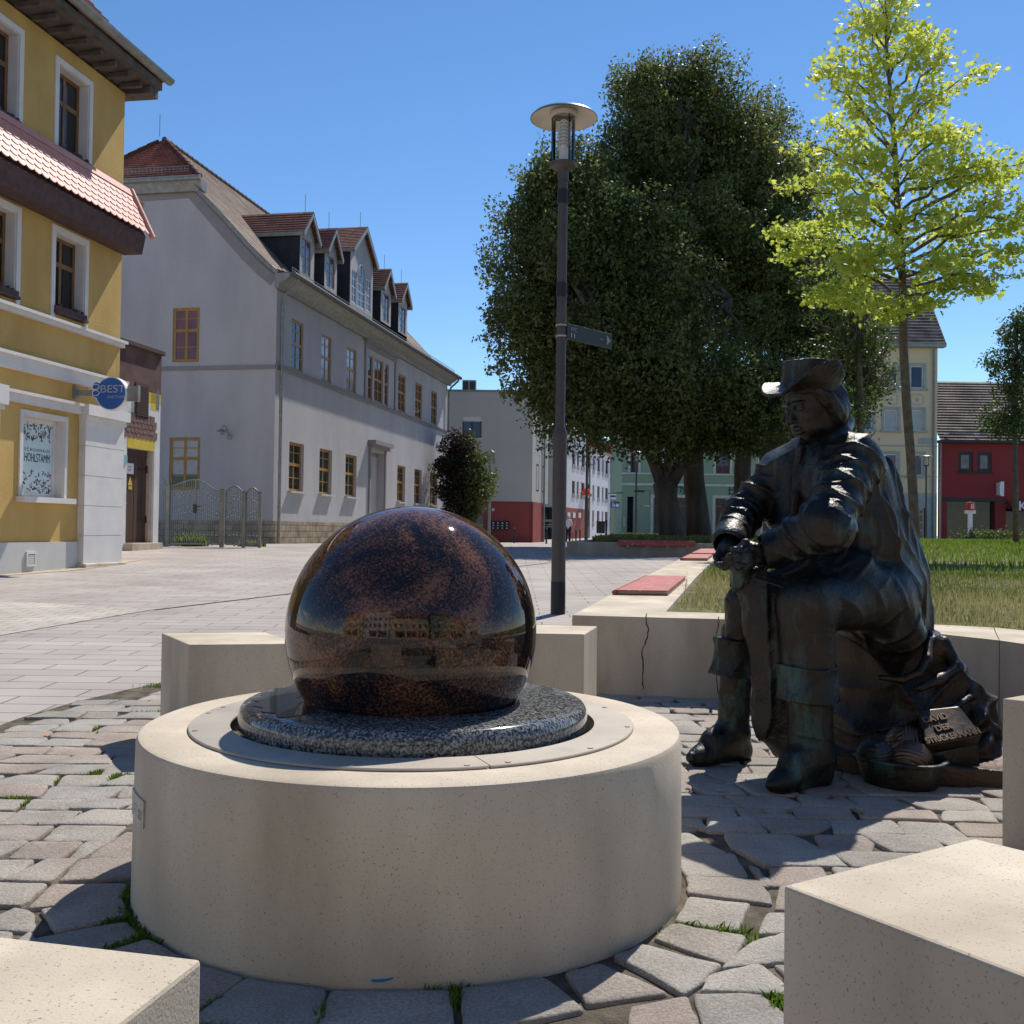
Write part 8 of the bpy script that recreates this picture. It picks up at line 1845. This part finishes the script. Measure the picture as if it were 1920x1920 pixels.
# ---------------------------------------------------------------- person walking away, with a walking frame
def person():
    Yp = 66.0; a = P(1065, 1000, Yp); gx = g(Yp); H = 1.66; x0 = a.x; t = thing('person', (x0, Yp, gx), 'grey haired person in white shirt and dark trousers walking away beside the lamp', 'person')
    D = Field((x0-.45, Yp-.5, gx-.01), (x0+.45, Yp+.6, gx+1.8), .014); q = lambda dx, dy, z: np.array((x0+dx, Yp+dy, gx+z))
    for s_, fy in ((-1, .10), (1, -.08)):
        D.chain([q(.09*s_, 0, .88), q(.10*s_, fy*.8, .48), q(.10*s_, fy, .09)], [.095, .065, .045], .02); D.cone(q(.10*s_, fy, .05), q(.10*s_, fy+.17, .04), .045, .035, .02)
        D.chain([q(.19*s_, .02, 1.34), q(.25*s_, .06, 1.10), q(.20*s_, .28, .98)], [.055, .045, .035], .02); D.cone(q(.20*s_, .28, .98), q(.19*s_, .34, .97), .03, .035, .01)
    D.cone(q(0, 0, .92), q(0, .04, 1.28), .15, .16, .04, flat=((0, 1, 0), 1.4)); D.cone(q(-.15, .03, 1.35), q(.15, .03, 1.35), .07, .07, .05); D.cone(q(0, .06, 1.36), q(0, .09, 1.5), .05, .05, .02); D.ell(q(0, .11, 1.57), (.078, .095, .112), None, .01); D.ell(q(0, .205, 1.555), (.012, .02, .018), None, .01)
    for s_ in (-1, 1): D.ell(q(.08*s_, .11, 1.56), (.012, .02, .03), None, .005)
    D.F = np.maximum(D.F, -D.sub((-99,)*3, (999,)*3)[3]+gx) if False else D.F
    v, f = D.mesh(); skin = mat('skin', (.45, .28, .20), rough=.6); npmesh('body', v, f, skin, t, smooth=True)
    D2 = Field((x0-.45, Yp-.4, gx+.8), (x0+.45, Yp+.5, gx+1.5), .014)
    D2.cone(q(0, 0, .97), q(0, .04, 1.28), .165, .175, .04, flat=((0, 1, 0), 1.35)); D2.cone(q(-.16, .03, 1.36), q(.16, .03, 1.36), .08, .08, .05)
    for s_ in (-1, 1): D2.cone(q(.19*s_, .02, 1.34), q(.245*s_, .06, 1.12), .068, .062, .02)
    v, f = D2.mesh(); npmesh('shirt', v, f, mat('white_shirt', (.68, .66, .64), rough=.85, var=.06), t, smooth=True)
    D3 = Field((x0-.3, Yp-.3, gx+.05), (x0+.3, Yp+.3, gx+1.1), .014)
    for s_, fy in ((-1, .10), (1, -.08)): D3.chain([q(.085*s_, 0, .92), q(.10*s_, fy*.8, .48), q(.10*s_, fy, .10)], [.115, .085, .07], .03)
    v, f = D3.mesh(); npmesh('trousers', v, f, mat('dark_trousers', (.02, .02, .028), rough=.85), t, smooth=True)
    D4 = Field((x0-.2, Yp-.1, gx+1.4), (x0+.2, Yp+.35, gx+1.75), .012); D4.ell(q(0, .085, 1.60), (.09, .10, .108), None, .01); v, f = D4.mesh(); npmesh('hair', v, f, mat('grey_hair', (.42, .40, .38), rough=.9, var=.2, vs=20), t, smooth=True)
    wk = thing('walking_frame', (x0+.32, Yp+.3, gx), 'wheeled walking frame held by the person', 'walking frame')
    for s_ in (-1, 1):
        mb = MB(); xx = x0+.20*s_+.02; mb.tube([(xx, Yp+.32, gx+.95), (xx+.04, Yp+.4, gx+.9), (xx+.10, Yp+.42, gx+.1)], .014, 6); mb.tube([(xx+.04, Yp+.4, gx+.85), (xx+.14, Yp+.85, gx+.1)], .014, 6); mb.build('side_frame', M['dark'], wk)
        for yy in (.42, .85): mb = MB(); mb.cyl((xx+.085, Yp+yy, gx+.1), (xx+.12, Yp+yy, gx+.1), .1, n=14); mb.build('wheel', M['black'], wk)
    mb = MB(); mb.box((x0-.12, Yp+.5, gx+.5), (x0+.32, Yp+.75, gx+.53)); mb.build('seat', M['dark'], wk)
person()
# ---------------------------------------------------------------- the row of houses behind the viewer, seen in the polished ball
def opposite(x0, x1, Y, H, m_, label, roofm, shop):
    t = thing('opposite_house', ((x0+x1)/2, Y, 0), label, 'house'); F = Fac((x1, Y), (-1, 0), (0, 1, 0)); L_ = x1-x0; hs = []; n = int(L_/2.4)
    for k in range(n):
        for z in np.arange(4.2, H-1.5, 2.9): hs.append((.8+k*2.4, 1.9+k*2.4, z, z+1.6, .15))
    sh = [(.6+k*4.4, 4.4+k*4.4, .5, 3.0, .3) for k in range(int(L_/4.4))]
    F.wall(0, L_, -.1, H, hs+sh).build('wall', m_, t)
    for h in hs: window(F, *h[:4], -.08, M['white_frame'], M['glass'], t, vs=(.5,), hs=(.6,), fw=.07)
    for h in sh: window(F, *h[:4], -.2, shop, M['glass'], t, vs=(.33, .66), hs=(.8,), fw=.12, bar=.1)
    mb = MB(); tiles(mb, F.pt(-.2, H, .5), F.pt(L_+.2, H, .5), F.pt(L_+.2, H+3.6, -4), F.pt(-.2, H+3.6, -4), row=.3); mb.build('roof', roofm, t)
    mb = MB(); mb.quad(F.pt(0, -.1), F.pt(0, H), F.pt(0, H, -8), F.pt(0, -.1, -8)); mb.quad(F.pt(L_, H), F.pt(L_, -.1), F.pt(L_, -.1, -8), F.pt(L_, H, -8)); mb.build('side_wall', m_, t)
opposite(-34, -20, -19, 9.5, M['cream_ren'], 'cream house across the square, mirrored in the granite ball', M['tile_red'], M['dark'])
opposite(-19, -7, -22, 11.5, M['white_ren'], 'tall white house across the square, mirrored in the granite ball', M['tile_grey'], M['brownwood'])
opposite(-6.5, 9, -22.5, 8.6, M['cream_ren'], 'long cream shop house across the square, mirrored in the granite ball', M['tile_red'], M['red_ren'])
opposite(9.5, 24, -21, 10.2, M['green_ren'], 'green house across the square, mirrored in the granite ball', M['tile_dark'], M['dark'])
opposite(25, 42, -16, 8.2, M['beige_ren'], 'beige house across the square, mirrored in the granite ball', M['tile_red'], M['dark'])
